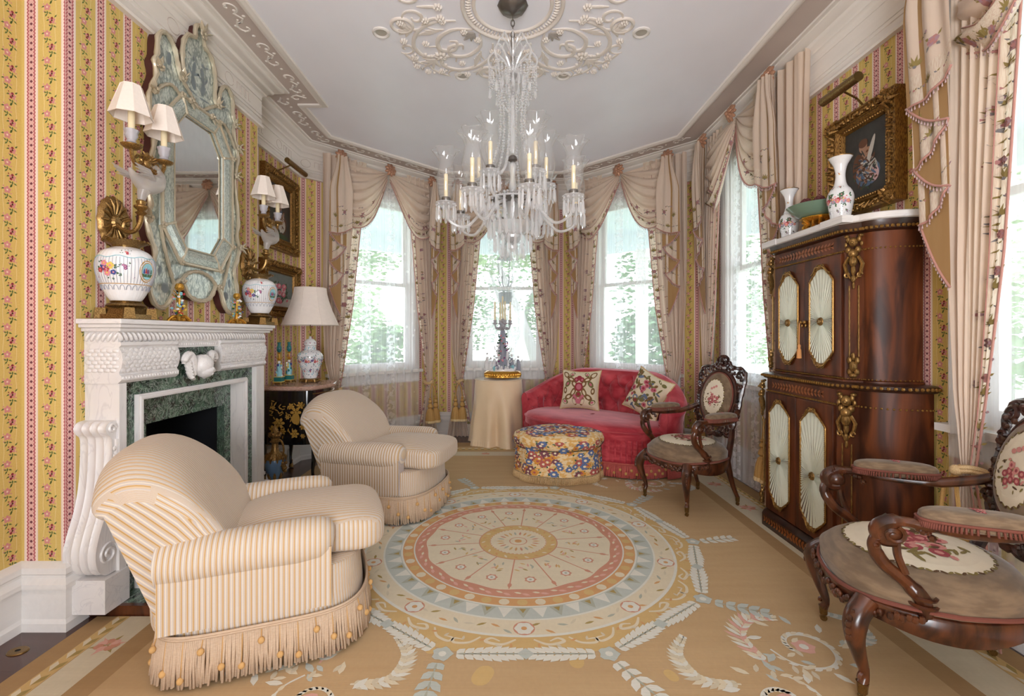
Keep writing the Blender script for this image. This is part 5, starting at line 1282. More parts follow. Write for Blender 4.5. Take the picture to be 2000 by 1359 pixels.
for i in range(14):
    a = 2*pi*i/14+.11; pa, pb = pol(.235, a), pol(.545, a); d = Vector((-(pb[1]-pa[1]), pb[0]-pa[0])).normalized()*.0035
    rp([(pa[0]-d.x, pa[1]-d.y), (pb[0]-d.x, pb[1]-d.y), (pb[0]+d.x, pb[1]+d.y), (pa[0]+d.x, pa[1]+d.y)], 'rose', 10.5)
    p = pol(.535, a); rleaf(p[0], p[1], a+pi, .05, .022, 'rose', 10.7)
    b = a+pi/14; p = pol(.455, b); rdisc(p[0], p[1], .030, 'rose', 10.6, 14, 7, .12); rdisc(p[0], p[1], .020, 'white', 10.8, 12); rdisc(p[0], p[1], .008, 'grey', 11, 8)
    p = pol(.34, b)
    for k in range(7): e = Rr.uniform(0, 6.3); dd = Rr.uniform(.01, .055); rleaf(p[0]+dd*cos(e), p[1]+dd*sin(e), Rr.uniform(0, 6.3), .038, .012, Rr.choice(('gold', 'pink', 'grey', 'olive', 'orange')), 10.6+.05*k)
rdisc(mx, my, .240, 'rose', 11, 72); rdisc(mx, my, .234, 'gold', 11.5, 72); rdisc(mx, my, .172, 'rose', 12, 60); rdisc(mx, my, .167, 'cream', 12.5, 60)
for i in range(22):
    a = 2*pi*i/22; p = pol(.20, a); rleaf(p[0], p[1], a+.8, .035, .014, 'cream' if i % 2 else 'orange', 12); p = pol(.085, a); rleaf(p[0], p[1], a, .05, .014, ('orange', 'rose', 'grey', 'gold')[i % 4], 13)
for i in range(44): p = pol(.168, 2*pi*i/44); rdisc(p[0], p[1], .006, 'cream', 12.7, 6)
rdisc(mx, my, .055, 'rose', 13.5, 24); rdisc(mx, my, .049, 'cream', 13.8, 24); rdisc(mx, my, .022, 'orange', 14, 12)
# outer ring sprigs, cartouche flowers and gold scrolls
for i in range(90):
    a = 2*pi*i/90; p = pol(.85+.018*sin(i*2.3), a); rleaf(p[0], p[1], a+pi/2+.7*sin(i*1.7), .05, .014, ('olive', 'orange', 'grey', 'pale')[i % 4], 3.3)
for i in range(10):
    a = radians(-90+36*i); p = pol(.855, a); rdisc(p[0], p[1], .047, 'rose', 4.2, 22); rdisc(p[0], p[1], .040, 'white', 4.5, 20, 6, .08); rdisc(p[0], p[1], .013, 'orange', 4.8, 8)
def rstroke(pts, w_, c, q):
    pts = crv(pts, 6); L = []; Rg = []
    for i, p in enumerate(pts):
        a = Vector(pts[min(i+1, len(pts)-1)])-Vector(pts[max(i-1, 0)]); a.normalize(); k = w_*(.35+.65*sin(pi*min(.95, i/len(pts)+.08)))
        L.append((p[0]-a.y*k, p[1]+a.x*k, BZ+.0003*q)); Rg.append((p[0]+a.y*k, p[1]-a.x*k, BZ+.0003*q))
    n_ = len(L); mb.add(L+Rg, [(i, i+1, n_+i+1, n_+i) for i in range(n_-1)], I_[c])
for i in range(10):
    a0 = radians(-90+36*i)
    for s_ in (-1, 1):
        q = lambda r, a: pol(r, a0+s_*a)
        rstroke([q(.93, .04), q(.965, .10), q(.955, .17), q(.93, .15), q(.945, .11)], .008, 'cream', 2.6)
        rstroke([q(.93, .20), q(.975, .24), q(.99, .30), q(.965, .31), q(.962, .27)], .007, 'cream', 2.6)
        for k in range(4): p = q(.955+.012*(k % 2), .06+.07*k); rleaf(p[0], p[1], a0+k, .03, .012, 'pale' if k % 2 else 'orange', 2.8)
# laurel wreath: ten straight garlands with knots and outward sprays
kn = [pol(1.07, radians(-108+36*i)) for i in range(10)]
def laurel(p, q, c='white', step=.030, l=.070, w_=.030):
    a = Vector(p); b = Vector(q); L = (b-a).length; u = (b-a)/L; an = atan2(u.y, u.x); k = int(L/step)
    for i in range(k):
        c_ = a+u*(i+.3)*L/k; tp = 1-.35*abs(2*i/k-1)
        for s_ in (-1, 1): rleaf(c_.x, c_.y, an+s_*.75, l*tp, w_, c, 5+.02*i)
        rleaf(c_.x, c_.y, an, l*.7, .010, 'grey', 5.9)
for i in range(10):
    a = Vector(kn[i]); b = Vector(kn[(i+1) % 10]); m = (a+b)/2
    laurel(a+(m-a)*.14, a+(m-a)*.93); laurel(b+(m-b)*.14, b+(m-b)*.93)
    rdisc(m.x, m.y, .028, 'blue', 6.5, 12, 4, .2); rdisc(a.x, a.y, .040, 'blue', 6.6, 14, 5, .15); rdisc(a.x, a.y, .016, 'white', 6.9, 8)
    o_ = (a-Vector((mx, my))).normalized(); rt = Vector((-o_.y, o_.x))
    laurel(a+o_*.04, a+o_*.27+rt*.05, 'white' if i % 2 else 'blue', .04, .075, .034)
# corner and side scroll sprays
def scrollspray(cx, cy, rot, m=1, sc=1.0):
    T = lambda p: (cx+sc*(p[0]*cos(rot)-m*p[1]*sin(rot)), cy+sc*(p[0]*sin(rot)+m*p[1]*cos(rot)))
    for c0, sg in (((0, .0), 1), ((.36, .10), -1)):
        sp_ = spiral(c0, .05, .145, 0, 6.8, 12, sg); rstroke([T(p) for p in sp_], .009*sc, 'white', 3)
        p = T(c0); rdisc(p[0], p[1], .042*sc, 'pink', 3.4, 12, 5, .15); rdisc(p[0], p[1], .018*sc, 'white', 3.8, 8)
        for k in range(9):
            a = k*.7; e = T((c0[0]+.15*cos(a), c0[1]+.15*sin(a))); rleaf(e[0], e[1], rot+m*a+.5, .07*sc, .026*sc, ('white', 'blue', 'cream')[k % 3], 3.5+.05*k)
    def acan(pts, cs, l=.055):
        pts = crv([T(p) for p in pts], 7); N = len(pts); rstroke(pts[::3], .008*sc, cs[0], 3.2)
        for i in range(1, N-1):
            a = Vector(pts[i+1])-Vector(pts[i-1]); an = atan2(a.y, a.x); f = sin(pi*min(1, i/N+.1))
            for s_ in (-1, 1): rleaf(pts[i][0], pts[i][1], an+s_*(.75 if s_*m > 0 else .5), l*sc*(.5+.6*f)*(1.15 if s_*m > 0 else .7), .020*sc, cs[i % len(cs)], 3.3+.02*i)
    acan(((-.10, -.12), (-.24, -.16), (-.36, -.08), (-.44, .04)), ('white', 'cream', 'blue')); acan(((-.05, .14), (-.14, .24), (-.10, .36), (.02, .42)), ('cream', 'pale', 'white'))
    acan(((.14, .14), (.22, .28), (.36, .32), (.46, .26)), ('pink', 'white', 'cream'), .07); acan(((.48, .02), (.62, -.04), (.72, .04), (.70, .14)), ('white', 'blue'))
    for c0, sg in (((0, .0), 1), ((.36, .10), -1)):
        for k in range(22): a = k*.3; r = .05+.095*k/22; e = T((c0[0]+sg*r*cos(a), c0[1]+r*sin(a))); rleaf(e[0], e[1], rot+m*a*sg+1.9, .038*sc, .018*sc, ('white', 'cream')[k % 2], 3.15)
    for k in range(14): p = T((.16+.05*cos(k*2.1)+.02*k-.1, .08+.06*sin(k*1.7))); rleaf(p[0], p[1], k*1.1, .05*sc, .02*sc, ('cream', 'pale', 'blue')[k % 3], 4+.05*k)
scrollspray(.98, 1.62, .62, 1, 1.0); scrollspray(-.68, 1.62, pi-.62, -1, 1.0); scrollspray(1.02, 4.25, -.5, -1, .9); scrollspray(-.95, 4.3, pi+.5, 1, .8)
for x, y, r in ((1.0, 2.46, .055), (.86, 2.2, .03), (-.08, 1.75, .05), (.28, 1.83, .04), (.62, 1.75, .03), (-.3, 1.9, .03)): rdisc(x, y, r*.9, 'gold', 1.5, 20, 2, .2, r*40)
mb.build('woven_field', [M[k] for k in RG], t, smooth=False)
# ---------------------------------------------------------------- upholstery helpers
def sgp(v, e): return (1 if v >= 0 else -1)*abs(v)**e
def sellip(mb, c, a, b, h, e1=.45, e2=.4, nu=40, nv=20, mi=0, crown=0.0, R=None, fn=None):
    def P(u, v):
        th = 2*pi*u; ph = -pi/2+pi*v; cp_ = max(0, cos(ph))**e1
        x = a*sgp(cos(th), e2)*cp_; y = b*sgp(sin(th), e2)*cp_; z = h*sgp(sin(ph), e1)
        if z > 0: z += crown*(1-(x/a)**2)*(1-(y/b)**2)
        p = Vector((x, y, z))
        if fn: p = fn(p)
        if R is not None: p = R @ p
        return p+Vector(c)
    mb.grid(P, nu, nv, cu=True, mi=mi)
def stripefn():
    u, v, _ = sep(coord('UV')); t = fr(u*(1/.0185))
    c = mixc(lt(ab(t-.5), .27), srgb(206, 184, 156), srgb(194, 186, 184))
    c = mixc(lt(ab(t-.5), .10), c, srgb(222, 212, 196)); c = mixc(lt(ab(t-.07), .075), c, srgb(190, 148, 84))
    return mixc(noise(120, 2)*.25, c, srgb(196, 164, 130))
M['stripe'] = mat('gold_striped_upholstery', rough=.85, fn=stripefn, sheen=.2, spec=.2, bump=lambda: op('SINE', sep(coord('UV'))[0]*(2*pi/.0185)), bs=.25, bd=.002)
M['bullion'] = mat('beige_bullion_fringe', rough=.9, fn=lambda: mixc(noise(60, 2), srgb(184, 156, 130), srgb(216, 192, 166)))
M['bullion_gold'] = mat('gold_pompoms', srgb(206, 162, 104), .9)
M['footwood'] = mat('dark_foot_wood', srgb(58, 32, 20), .4)
def arclen(fn, N):
    # N points equally spaced along the closed curve fn(angle)
    g = lambda t: .5*(2*t)**2.6 if t < .5 else 1-.5*(2*(1-t))**2.6
    A = [(i//200+g((i % 200)/200))*pi/2 for i in range(800)]+[2*pi]; P = [fn(a) for a in A]; D = [0.0]
    for a, b in zip(P, P[1:]): D.append(D[-1]+sqrt((a[0]-b[0])**2+(a[1]-b[1])**2))
    out = []; j = 0
    for i in range(N):
        d = D[-1]*i/N
        while D[j+1] < d: j += 1
        out.append(lerp(A[j], A[j+1], (d-D[j])/max(1e-9, D[j+1]-D[j])))
    return out
def armchair(loc, rz, label):
    # faces local +x
    t = empty('striped_armchair', loc, rz, label, 'armchair', 'striped club armchairs by the fireplace')
    bw = .385
    def outline(a, k=1.0):
        x = .36*sgp(cos(a), .42)*k; y = bw*sgp(sin(a), .42)*k
        if x > 0: x += .05*(1-(y/bw)**2)*(x/.36)
        return x-.01, y
    def body(mb):
        ALB = arclen(outline, 96)
        zs = [(.04, .965), (.165, .97), (.24, .95), (.34, .94), (.42, .93), (.44, .90)]
        mb.grid(lambda u, v: (lambda p, zk: (p[0]*zk[1]*(1 if p[0] > 0 else 1)-(max(0, zk[0]-.2)*.30 if p[0] < -.2 else 0), p[1]*zk[1], zk[0] if not (p[0] > .22 and zk[0] > .345) else .345))(outline(ALB[int(round(u*96)) % 96]), zs[int(round(v*5))]), 96, 5, cu=True)
        mb.poly([(outline(2*pi*i/48)[0]*.96, outline(2*pi*i/48)[1]*.94, .344) for i in range(48)])
    put('seat_frame', M['stripe'], t, body, uvs=lambda co: (co.x-abs(co.y), co.z), ang=60)
    put('seat_cushion', M['stripe'], t, lambda mb: sellip(mb, (.15, 0, .412), .318, .262, .078, .42, .36, 56, 26, crown=.035, fn=lambda p: Vector((p.x*(1+.04*(1-(p.y/.26)**2)), p.y*(1.0+.10*sst(.10, .25, p.x)), p.z-.015*sst(.1, .3, -p.x)))), uvs=lambda co: (co.y if abs(co.y) < .25 else co.x, co.z), ang=None)
    prof = crv([(-.10, .42), (-.16, .55), (-.235, .67), (-.31, .765), (-.40, .825), (-.49, .832), (-.555, .785), (-.568, .72), (-.53, .665), (-.475, .63), (-.44, .55), (-.41, .42), (-.385, .30), (-.37, .18), (-.30, .18), (-.16, .30)], 4, closed=True)
    def back(mb):
        n = len(prof); nr = []
        for i in range(n):
            p, q = Vector(prof[i-1]), Vector(prof[(i+1) % n]); d = (q-p).normalized(); nr.append((-d.y, d.x))
        def P(u, v):
            s_ = -1+2*u; e = max(0, abs(s_)-.88)/.12; ins = .035*(1-sqrt(max(0, 1-e*e))); i = int(round(v*n)) % n; p = prof[i]
            x = p[0]+nr[i][0]*ins; z = p[1]+nr[i][1]*ins
            z = z-(.12*abs(s_)**3.2)*sst(.5, .83, p[1]); x += .05*abs(s_)**3*sst(.45, .8, p[1])
            return (x, s_*(.30+.05*sst(.45, .75, p[1])), z)
        mb.grid(P, 54, n, cv=True)
        for u in (0, 1): mb.poly([P(u, i/n) for i in range(n)])
    put('backrest', M['stripe'], t, back, uvs=lambda co: ((co.y*(1+.2*abs(co.y))+(.6*co.z+.5*co.x if abs(co.y) > .29+.05*sst(.45, .75, co.z) else 0)), co.z), ang=None)
    for s_ in (-1, 1):
        def arm(mb):
            pts = [(-.34, .30*s_, .43), (-.26, .305*s_, .435), (-.05, .305*s_, .44), (.12, .305*s_, .442), (.20, .30*s_, .442), (.235, .30*s_, .44), (.252, .30*s_, .438), (.257, .30*s_, .437)]
            mb.tube(pts, [.082, .084, .086, .088, .086, .074, .05, .01], 24, up=(0, 0, 1))
            mb.box((-.045, .326*s_, .315), (.58, .09, .23))
        put('arm', M['stripe'], t, arm, uvs=lambda co: (co.x, co.z), ang=50)
    def fringe(mb):
        R = random.Random(2); N = 440; AL = arclen(outline, N)
        for i in range(N):
            a = AL[i]; x, y = outline(a, 1.012); x2, y2 = outline(a, 1.03+.02*R.random()); L = R.uniform(-.004, .012)
            mb.tube([(x, y, .178), (lerp(x, x2, .6)+R.uniform(-.003, .003), lerp(y, y2, .6)+R.uniform(-.003, .003), .095), (x2+R.uniform(-.006, .006), y2+R.uniform(-.006, .006), .014+L)], [.0042, .0046, .0050], 5)
        for z in (.178, .186): mb.tube([(*outline(2*pi*i/150, 1.014), z) for i in range(150)], .0055, 5, closed=True)
    put('bullion_fringe', M['bullion'], t, fringe, ang=None)
    AL2 = arclen(outline, 44); ALB = arclen(outline, 96)
    R = random.Random(6)
    for i in range(44):
        x, y = outline(AL2[i], 1.05); z = (.135, .075, .05)[i % 3]+R.uniform(-.01, .01)
        put('pompom', M['bullion_gold'], t, lambda mb: (mb.ball((x, y, z), .0125, 8), mb.tube([(x, y, z), (x*.97, y*.97, .176)], .002, 4)), ang=None)
    for x in (-.28, .28):
        for y in (-.28, .28): put('foot', M['footwood'], t, lambda mb: mb.lathe([(.018, .008), (.026, .03), (.022, .05)], (x, y, 0), 12))
    return t
armchair((-1.045, 2.12, .006), radians(21), 'gold-striped club armchair in the left foreground, largest of the pair')
armchair((-.86, 3.54, .006), radians(-13), 'gold-striped club armchair beyond the fireplace, nearer the windows')
# ---------------------------------------------------------------- rose velvet sofa
def velv(a, b, c):
    def f():
        n = noise(6, 4, dist=.6)
        return mixc(ss(.35, .7, n), srgb(a), srgb(b))
    return f
M['velvet'] = mat('rose_velvet', rough=.7, fn=velv((162, 44, 56), (198, 78, 86), (214, 116, 130)), sheen=.8, spec=.2, bump=lambda: noise(20, 3), bs=.15)
M['velvet'].node_tree.nodes['Principled BSDF'].inputs['Sheen Tint'].default_value = (1, .62, .68, 1)
M['velfringe'] = mat('rose_fringe', rough=.9, fn=lambda: mixc(noise(70, 2), srgb(150, 52, 56), srgb(206, 110, 96)))
SL = (.90, 4.80, .006); t = empty('velvet_sofa', SL, radians(-45), 'curved tufted rose velvet sofa with long fringe by the right bay window', 'sofa')
A_, B_ = .86, .53
def sback(u, v, off=0.0):
    th = lerp(-1.80, 1.80, u); ex = A_*sin(th); ey = B_*cos(th); nx, ny = sin(th)/A_, cos(th)/B_; l = sqrt(nx*nx+ny*ny); nx /= l; ny /= l
    top = .885-.27*sst(.45, 1.75, abs(th)); e = sst(1.55, 1.80, abs(th))
    pr = [(-.085, .38), (-.095, .50), (-.10, top-.16), (-.095, top-.06), (-.06, top-.005), (.0, top+.01), (.06, top-.012), (.085, top-.06), (.065, top-.12), (.05, top-.2), (.045, .30), (.04, .10)]
    f = v*(len(pr)-1); i = min(int(f), len(pr)-2); q = f-i; r = lerp(pr[i][0], pr[i+1][0], q); z = lerp(pr[i][1], pr[i+1][1], q)
    r *= 1-.6*e*e
    if v < .36:      # buttoned diamonds on the inside
        s_ = th*A_/.215; w_ = (z-.52)/.15; dmin = 9
        for rr in range(0, 3):
            for cc in range(-12, 13):
                d2 = (s_-(cc+.5*(rr % 2)))**2+((w_-rr)*1.1)**2
                if d2 < dmin: dmin = d2
        if z < top-.03:
            da = abs((s_+.5*w_+.5) % 1-.5); db = abs((s_-.5*w_+.5) % 1-.5); r += (-.062*(1-exp(-dmin*3.5))+.022*(exp(-(da/.08)**2)+exp(-(db/.08)**2)))*sst(0, .06, top-.03-z)
    r += off
    return Vector((ex+nx*r, ey+ny*r, z))
mb = MB(); mb.grid(lambda u, v: sback(u, v), 280, 90)
for u in (0, 1): mb.poly([sback(u, v/12) for v in range(13)])
mb.build('tufted_back', M['velvet'], t, ang=None)
mb = MB()
for rr in range(0, 3):
    for cc in range(-9, 10):
        th = (cc+.5*(rr % 2))*.215/A_
        if abs(th) > 1.5: continue
        z = .52+.15*rr; top = .885-.27*sst(.45, 1.75, abs(th))
        if z > top-.12: continue
        nx, ny = sin(th)/A_, cos(th)/B_; l = sqrt(nx*nx+ny*ny); mb.ball((A_*sin(th)-nx/l*.086, B_*cos(th)-ny/l*.086, z), .010, 8)
mb.build('buttons', M['velvet'], t)
def seatout(a, k=1.0): 
    x = .80*sgp(cos(a), .75)*k; y = .42*sgp(sin(a), .8)*k
    if y < 0: y -= .04*(1-(x/.8)**2)
    return x, y+.02
def st(mb):
    zs = [(.05, .985), (.20, 1.0), (.33, 1.0), (.40, 1.0), (.43, .975), (.45, .90), (.462, .6), (.466, .02)]
    mb.grid(lambda u, v: (*seatout(2*pi*u, zs[int(round(v*7))][1]), zs[int(round(v*7))][0]), 90, 7, cu=True)
put('seat', M['velvet'], t, st, ang=None)
put('seat_piping', M['velvet'], t, lambda mb: mb.tube([(*seatout(2*pi*i/90, 1.005), .405) for i in range(90)], .008, 6, closed=True))
def sfr(mb):
    R = random.Random(3); pts = []
    for i in range(210):
        a = pi+pi*i/209; pts.append(seatout(a, 1.015))
    for x, y in pts:
        mb.tube([(x, y, .125), (x*1.01+R.uniform(-.004, .004), y*1.02, .07), (x*1.015+R.uniform(-.008, .008), y*1.03-.004, .012)], [.0055, .006, .0066], 5)
    for i in range(40):
        x, y = seatout(pi+pi*i/39, 1.04); mb.ball((x, y, .05+.03*(i % 2)), .014, 6, 1)
    mb.tube([(x, y, .128) for x, y in pts], .009, 6)
    for sgn in (-1, 1):
        for i in range(60):
            p = sback(.5+sgn*(.5-.30*i/60), 1.0, .02); mb.tube([(p.x, p.y, .13), (p.x, p.y, .014)], .0058, 5)
put('bullion_fringe', [M['velfringe'], M['tassel']], t, sfr, ang=None)
def psk(mb):
    def P(u, v): x, y = seatout(pi+pi*u, 1.006+.012*sin(u*230)+.004*v); return (x, y, lerp(.335, .115, v))
    mb.grid(P, 420, 4)
put('gathered_skirt', M['velvet'], t, psk, ang=None)
def pillow(name, loc, R3, w_, cols, label, art):
    t = empty(name, loc, 0, label, 'cushion', 'embroidered cushions on the sofa'); t.rotation_euler = R3
    def P(u, v, s_=1, h=0.0):
        x, y = 2*u-1, 2*v-1; k = max(0, (1-x**4)*(1-y**4))**.55; pin = 1-.10*(1-abs(x))*abs(y)**3; pin2 = 1-.10*(1-abs(y))*abs(x)**3
        return Vector((x*w_/2*(1.04-.13*(1-y*y)*abs(x)), s_*(-.075*k-h), y*w_/2*(1.04-.13*(1-x*x)*abs(y))))
    def f(mb):
        mb.grid(lambda u, v: P(u, v), 20, 20, mi=0); mb.grid(lambda u, v: P(u, v, -1), 20, 20, mi=0, flip=True)
        art(mb, lambda x, z, q=0: P(.5+x/w_, .5+z/w_, 1, .002+.0003*q))
    put('cover', cols, t, f, ang=None)
    put('corded_edge', M['rope'], t, lambda mb: mb.tube([P(*q) for q in [(i/12, 0) for i in range(12)]+[(1, i/12) for i in range(12)]+[(1-i/12, 1) for i in range(12)]+[(0, 1-i/12) for i in range(12)]], .006, 6, closed=True))
    return t
for n_, c_ in dict(pil_cream=(222, 208, 180), pil_brown=(124, 92, 52), pil_red=(150, 44, 60), pil_pink=(196, 110, 124), pil_olive=(116, 108, 62), pil_blue=(104, 116, 140)).items(): colm(n_, c_, .9)
PC = [M[k] for k in ('pil_cream', 'pil_brown', 'pil_red', 'pil_pink', 'pil_olive', 'pil_blue')]
def damask(mb, P):
    for s_ in (-1, 1):
        for (x, z, a, b, r, c) in ((.05, .05, .035, .018, 1.0, 1), (.09, .10, .04, .016, .4, 1), (.13, .05, .035, .016, -.8, 4), (.06, -.04, .05, .016, -1.1, 1), (.11, -.09, .04, .018, -.5, 1), (.15, -.14, .035, .015, .6, 4), (.04, -.14, .04, .014, 1.3, 1), (.15, .15, .035, .018, .8, 1), (.08, .16, .03, .014, 2.2, 4), (.16, -.02, .03, .014, 1.4, 1), (.03, .10, .022, .018, 0, 2), (.035, -.09, .025, .015, .9, 3)):
            ell(mb, P, s_*x, z, a*1.25, b*1.7, c, abs(x)*10, s_*r, 12); ell(mb, P, s_*x, z, a*.6, b*.8, 0 if c == 1 else 3, abs(x)*10+1, s_*r, 8)
    for z, r, c in ((.02, .045, 2), (.02, .028, 3), (-.06, .032, 1), (-.06, .018, 2), (.12, .028, 2), (-.14, .03, 3)): ell(mb, P, 0, z, r, r*1.1, c, 4+(.06-r)*40, 0, 10)
def posy(mb, P):
    R = random.Random(14)
    for k in range(80): ell(mb, P, R.uniform(-.18, .18), R.uniform(-.18, .18), R.uniform(.018, .040), R.uniform(.008, .018), R.choice((1, 4, 4, 5, 1)), k*.1, R.uniform(0, 3), 8)
    for k in range(16):
        x, z, r = R.uniform(-.15, .15), R.uniform(-.15, .15), R.uniform(.018, .034); c = R.choice((2, 3, 3, 5, 1)); ell(mb, P, x, z, r, r*.9, c, 6+k*.2, 0, 9); ell(mb, P, x, z, r*.5, r*.45, 0 if c == 5 else 2, 6.1+k*.2, 0, 7)
pillow('embroidered_cushion', (.83, 5.13, .68), (radians(-14), 0, radians(-25)), .42, PC, 'square cushion with brown and red scrolls at the sofa\'s left', damask)
pillow('embroidered_cushion', (1.40, 4.60, .69), (radians(-16), radians(20), radians(-58)), .42, PC, 'square floral cushion tipped on its corner at the sofa\'s right', posy)
# ---------------------------------------------------------------- chintz ottoman
M['chintz'] = mat('chintz_ground', rough=.85, fn=lambda: mixc(ss(.42, .58, noise(22, 4)), srgb(234, 210, 168), srgb(222, 172, 96)), sheen=.2)
for n_, c_ in dict(ch_orange=(214, 146, 60), ch_teal=(60, 96, 78), ch_blue=(92, 112, 156), ch_plum=(124, 72, 84), ch_cream=(238, 222, 192), ch_rose=(180, 92, 84)).items(): colm(n_, c_, .85)
CH = [M[k] for k in ('chintz', 'ch_orange', 'ch_teal', 'ch_blue', 'ch_plum', 'ch_cream', 'ch_rose')]
t = empty('chintz_ottoman', (.49, 4.27, .006), 0, 'oval buttoned ottoman in orange and blue floral chintz in front of the sofa', 'ottoman')
def oo(a, k=1.0, lob=.04): q = 1+lob*(abs(cos(4*a))-.6); return (.395*k*q*cos(a), .315*k*q*sin(a))
def optop(u, v, h=0.0):
    a = 2*pi*u; r = sin(v*pi/2)**.8 if v < 1 else 1; x, y = oo(a, max(.001, r)); z = .375+.055*(max(0, 1-r**3.2))**.5-.016*exp(-(abs((4*a/pi) % 2-1)*1.0)**2*14)*r*(1-r**6)
    for bx_, by_ in ((0, 0), (.17, 0), (-.17, 0), (.0, .14), (0, -.14)): z -= .025*exp(-((x-bx_)**2+(y-by_)**2)/.0016)
    return Vector((x, y, z+h))
def opside(u, v, h=0.0):
    a = 2*pi*u; tb = [(0, 1.0, .375), (.12, 1.03, .345), (.24, 1.01, .305), (.32, .965, .285), (.34, .945, .28), (.36, .95, .27), (.6, .965, .19), (1, .985, .06)]
    for (p, k, z), (q, k2, z2) in zip(tb, tb[1:]):
        if v <= q: f = (v-p)/(q-p); k, z = lerp(k, k2, f), lerp(z, z2, f); break
    else: k, z = tb[-1][1:]
    x, y = oo(a, k+h*2.6, .04+.02*(v > .34)); return Vector((x, y, z))
def ot(mb):
    mb.grid(optop, 96, 14, cu=True); mb.grid(opside, 96, 24, cu=True)
    R = random.Random(19)
    def spray(P, u, v, su, sv, s_):
        Q = lambda x, y, h: P((u+x/su) % 1.0, min(.97, max(.03, v+y/sv)), h)
        def bl(cx, cy, r, mi, h, n=7): mb.poly([Q(cx+cos(6.283*i/n)*r, cy+sin(6.283*i/n)*r, h) for i in range(n)], mi)
        for k in range(7):
            e = R.uniform(0, 6.3); d = s_*R.uniform(.5, 1.0); cx, cy = cos(e)*d, sin(e)*d; g = e+R.uniform(-1, 1)
            mb.poly([Q(cx+s_*.55*(px*cos(g)-py*sin(g)), cy+s_*.55*(px*sin(g)+py*cos(g)), .002) for px, py in ((-.5, 0), (0, .3), (.5, 0), (0, -.3))], R.choice((2, 1, 2, 5, 2)))
        c_ = R.choice((3, 4, 6, 3, 1)); 
        for k in range(6): bl(cos(k*1.05)*s_*.45, sin(k*1.05)*s_*.45, s_*.30, c_, .0028+.0001*k)
        bl(0, 0, s_*.25, 5 if c_ != 1 else 6, .0036)
    for k in range(120):
        r = sqrt(R.random())*.94; v = (2/pi)*math.asin(min(1, r**1.25)); v = max(.12, v); spray(optop, R.random(), v, 2.2*max(.25, r), .45, R.uniform(.040, .062))
    for k in range(190): spray(opside, R.random(), R.uniform(.04, .97), 2.2, .42, R.uniform(.036, .058))
put('upholstery', CH, t, ot, ang=None)
put('piping', colm('dark_piping', (64, 62, 48), .8), t, lambda mb: (mb.tube([opside(i/96, .33, .0015) for i in range(96)], .005, 5, closed=True), mb.tube([opside(i/96, .99, .004) for i in range(96)], .005, 5, closed=True)))
def of(mb):
    for i in range(230):
        p = opside(i/230, 1.0, .004); mb.tube([(p.x, p.y, .068), (p.x*1.01, p.y*1.01, .04), (p.x*1.025, p.y*1.025, .004)], [.005, .0042, .0056], 5)
put('brush_fringe', M['rope'], t, of, ang=None)
# ---------------------------------------------------------------- skirted round table and its centrepiece
M['satin'] = mat('peach_satin', rough=.42, fn=lambda: mixc(noise(3, 3), srgb(226, 196, 158), srgb(240, 216, 182)), sheen=.5, spec=.35)
TB = (-.07, 5.60, 0); t = empty('skirted_table', TB, 0, 'small round table under a floor-length peach satin cloth', 'table')
def tk(mb):
    def P(u, v):
        a = 2*pi*u; k = sst(0, .9, v); f = .050*k**1.6*(sin(9*a+.6*sin(3*a))*(.8+.5*sin(4*a+1))+.45*sin(5*a+1)); r = lerp(.275, .315, v**.8)+f; z = .748*(1-v)+.006+.01*v*sin(4*a)*0
        return (r*cos(a), r*sin(a), z)
    mb.grid(P, 160, 22, cu=True); mb.poly([(.278*cos(2*pi*i/64), .278*sin(2*pi*i/64), .754) for i in range(64)])
    mb.tube([(.278*cos(2*pi*i/64), .278*sin(2*pi*i/64), .751) for i in range(64)], .005, 6, closed=True)
    def Rf(u, v): a = 2*pi*u; p = P(u, lerp(.90, 1.0, v)); k = 1.012+.02*v+.012*v*sin(70*a); return (p[0]*k, p[1]*k, max(.003, p[2]))
    mb.grid(Rf, 240, 3, cu=True)
put('cloth', M['satin'], t, tk, ang=None)
put('table_top', M['footwood'], t, lambda mb: mb.lathe([(.272, .70), (.272, .745)], n=40))
put('glass_top', M['glass'], t, lambda mb: mb.lathe([(.285, .758), (.287, .764), (.285, .768)], n=48))
t = empty('porcelain_candelabrum', (TB[0]+.05, 5.60, .769), 0, 'porcelain and gilt figure candelabrum on the skirted table by the middle window', 'candelabrum'); t.scale = (1.08, 1.08, 1.12)
R = random.Random(44)
def cb_(mb):
    mb.lathe([(.14, .002), (.168, .008), (.160, .035), (.168, .055), (.150, .07), (.10, .075)], n=48, sc=(1.18, .85), wav=lambda a, z: 1+.03*cos(16*a))
    for i in range(40): a = i*2*pi/40; mb.ball((cos(a)*.195, sin(a)*.14, .035), (.011, .011, .018), 6)
put('gilt_base', M['goldbright'], t, cb_)
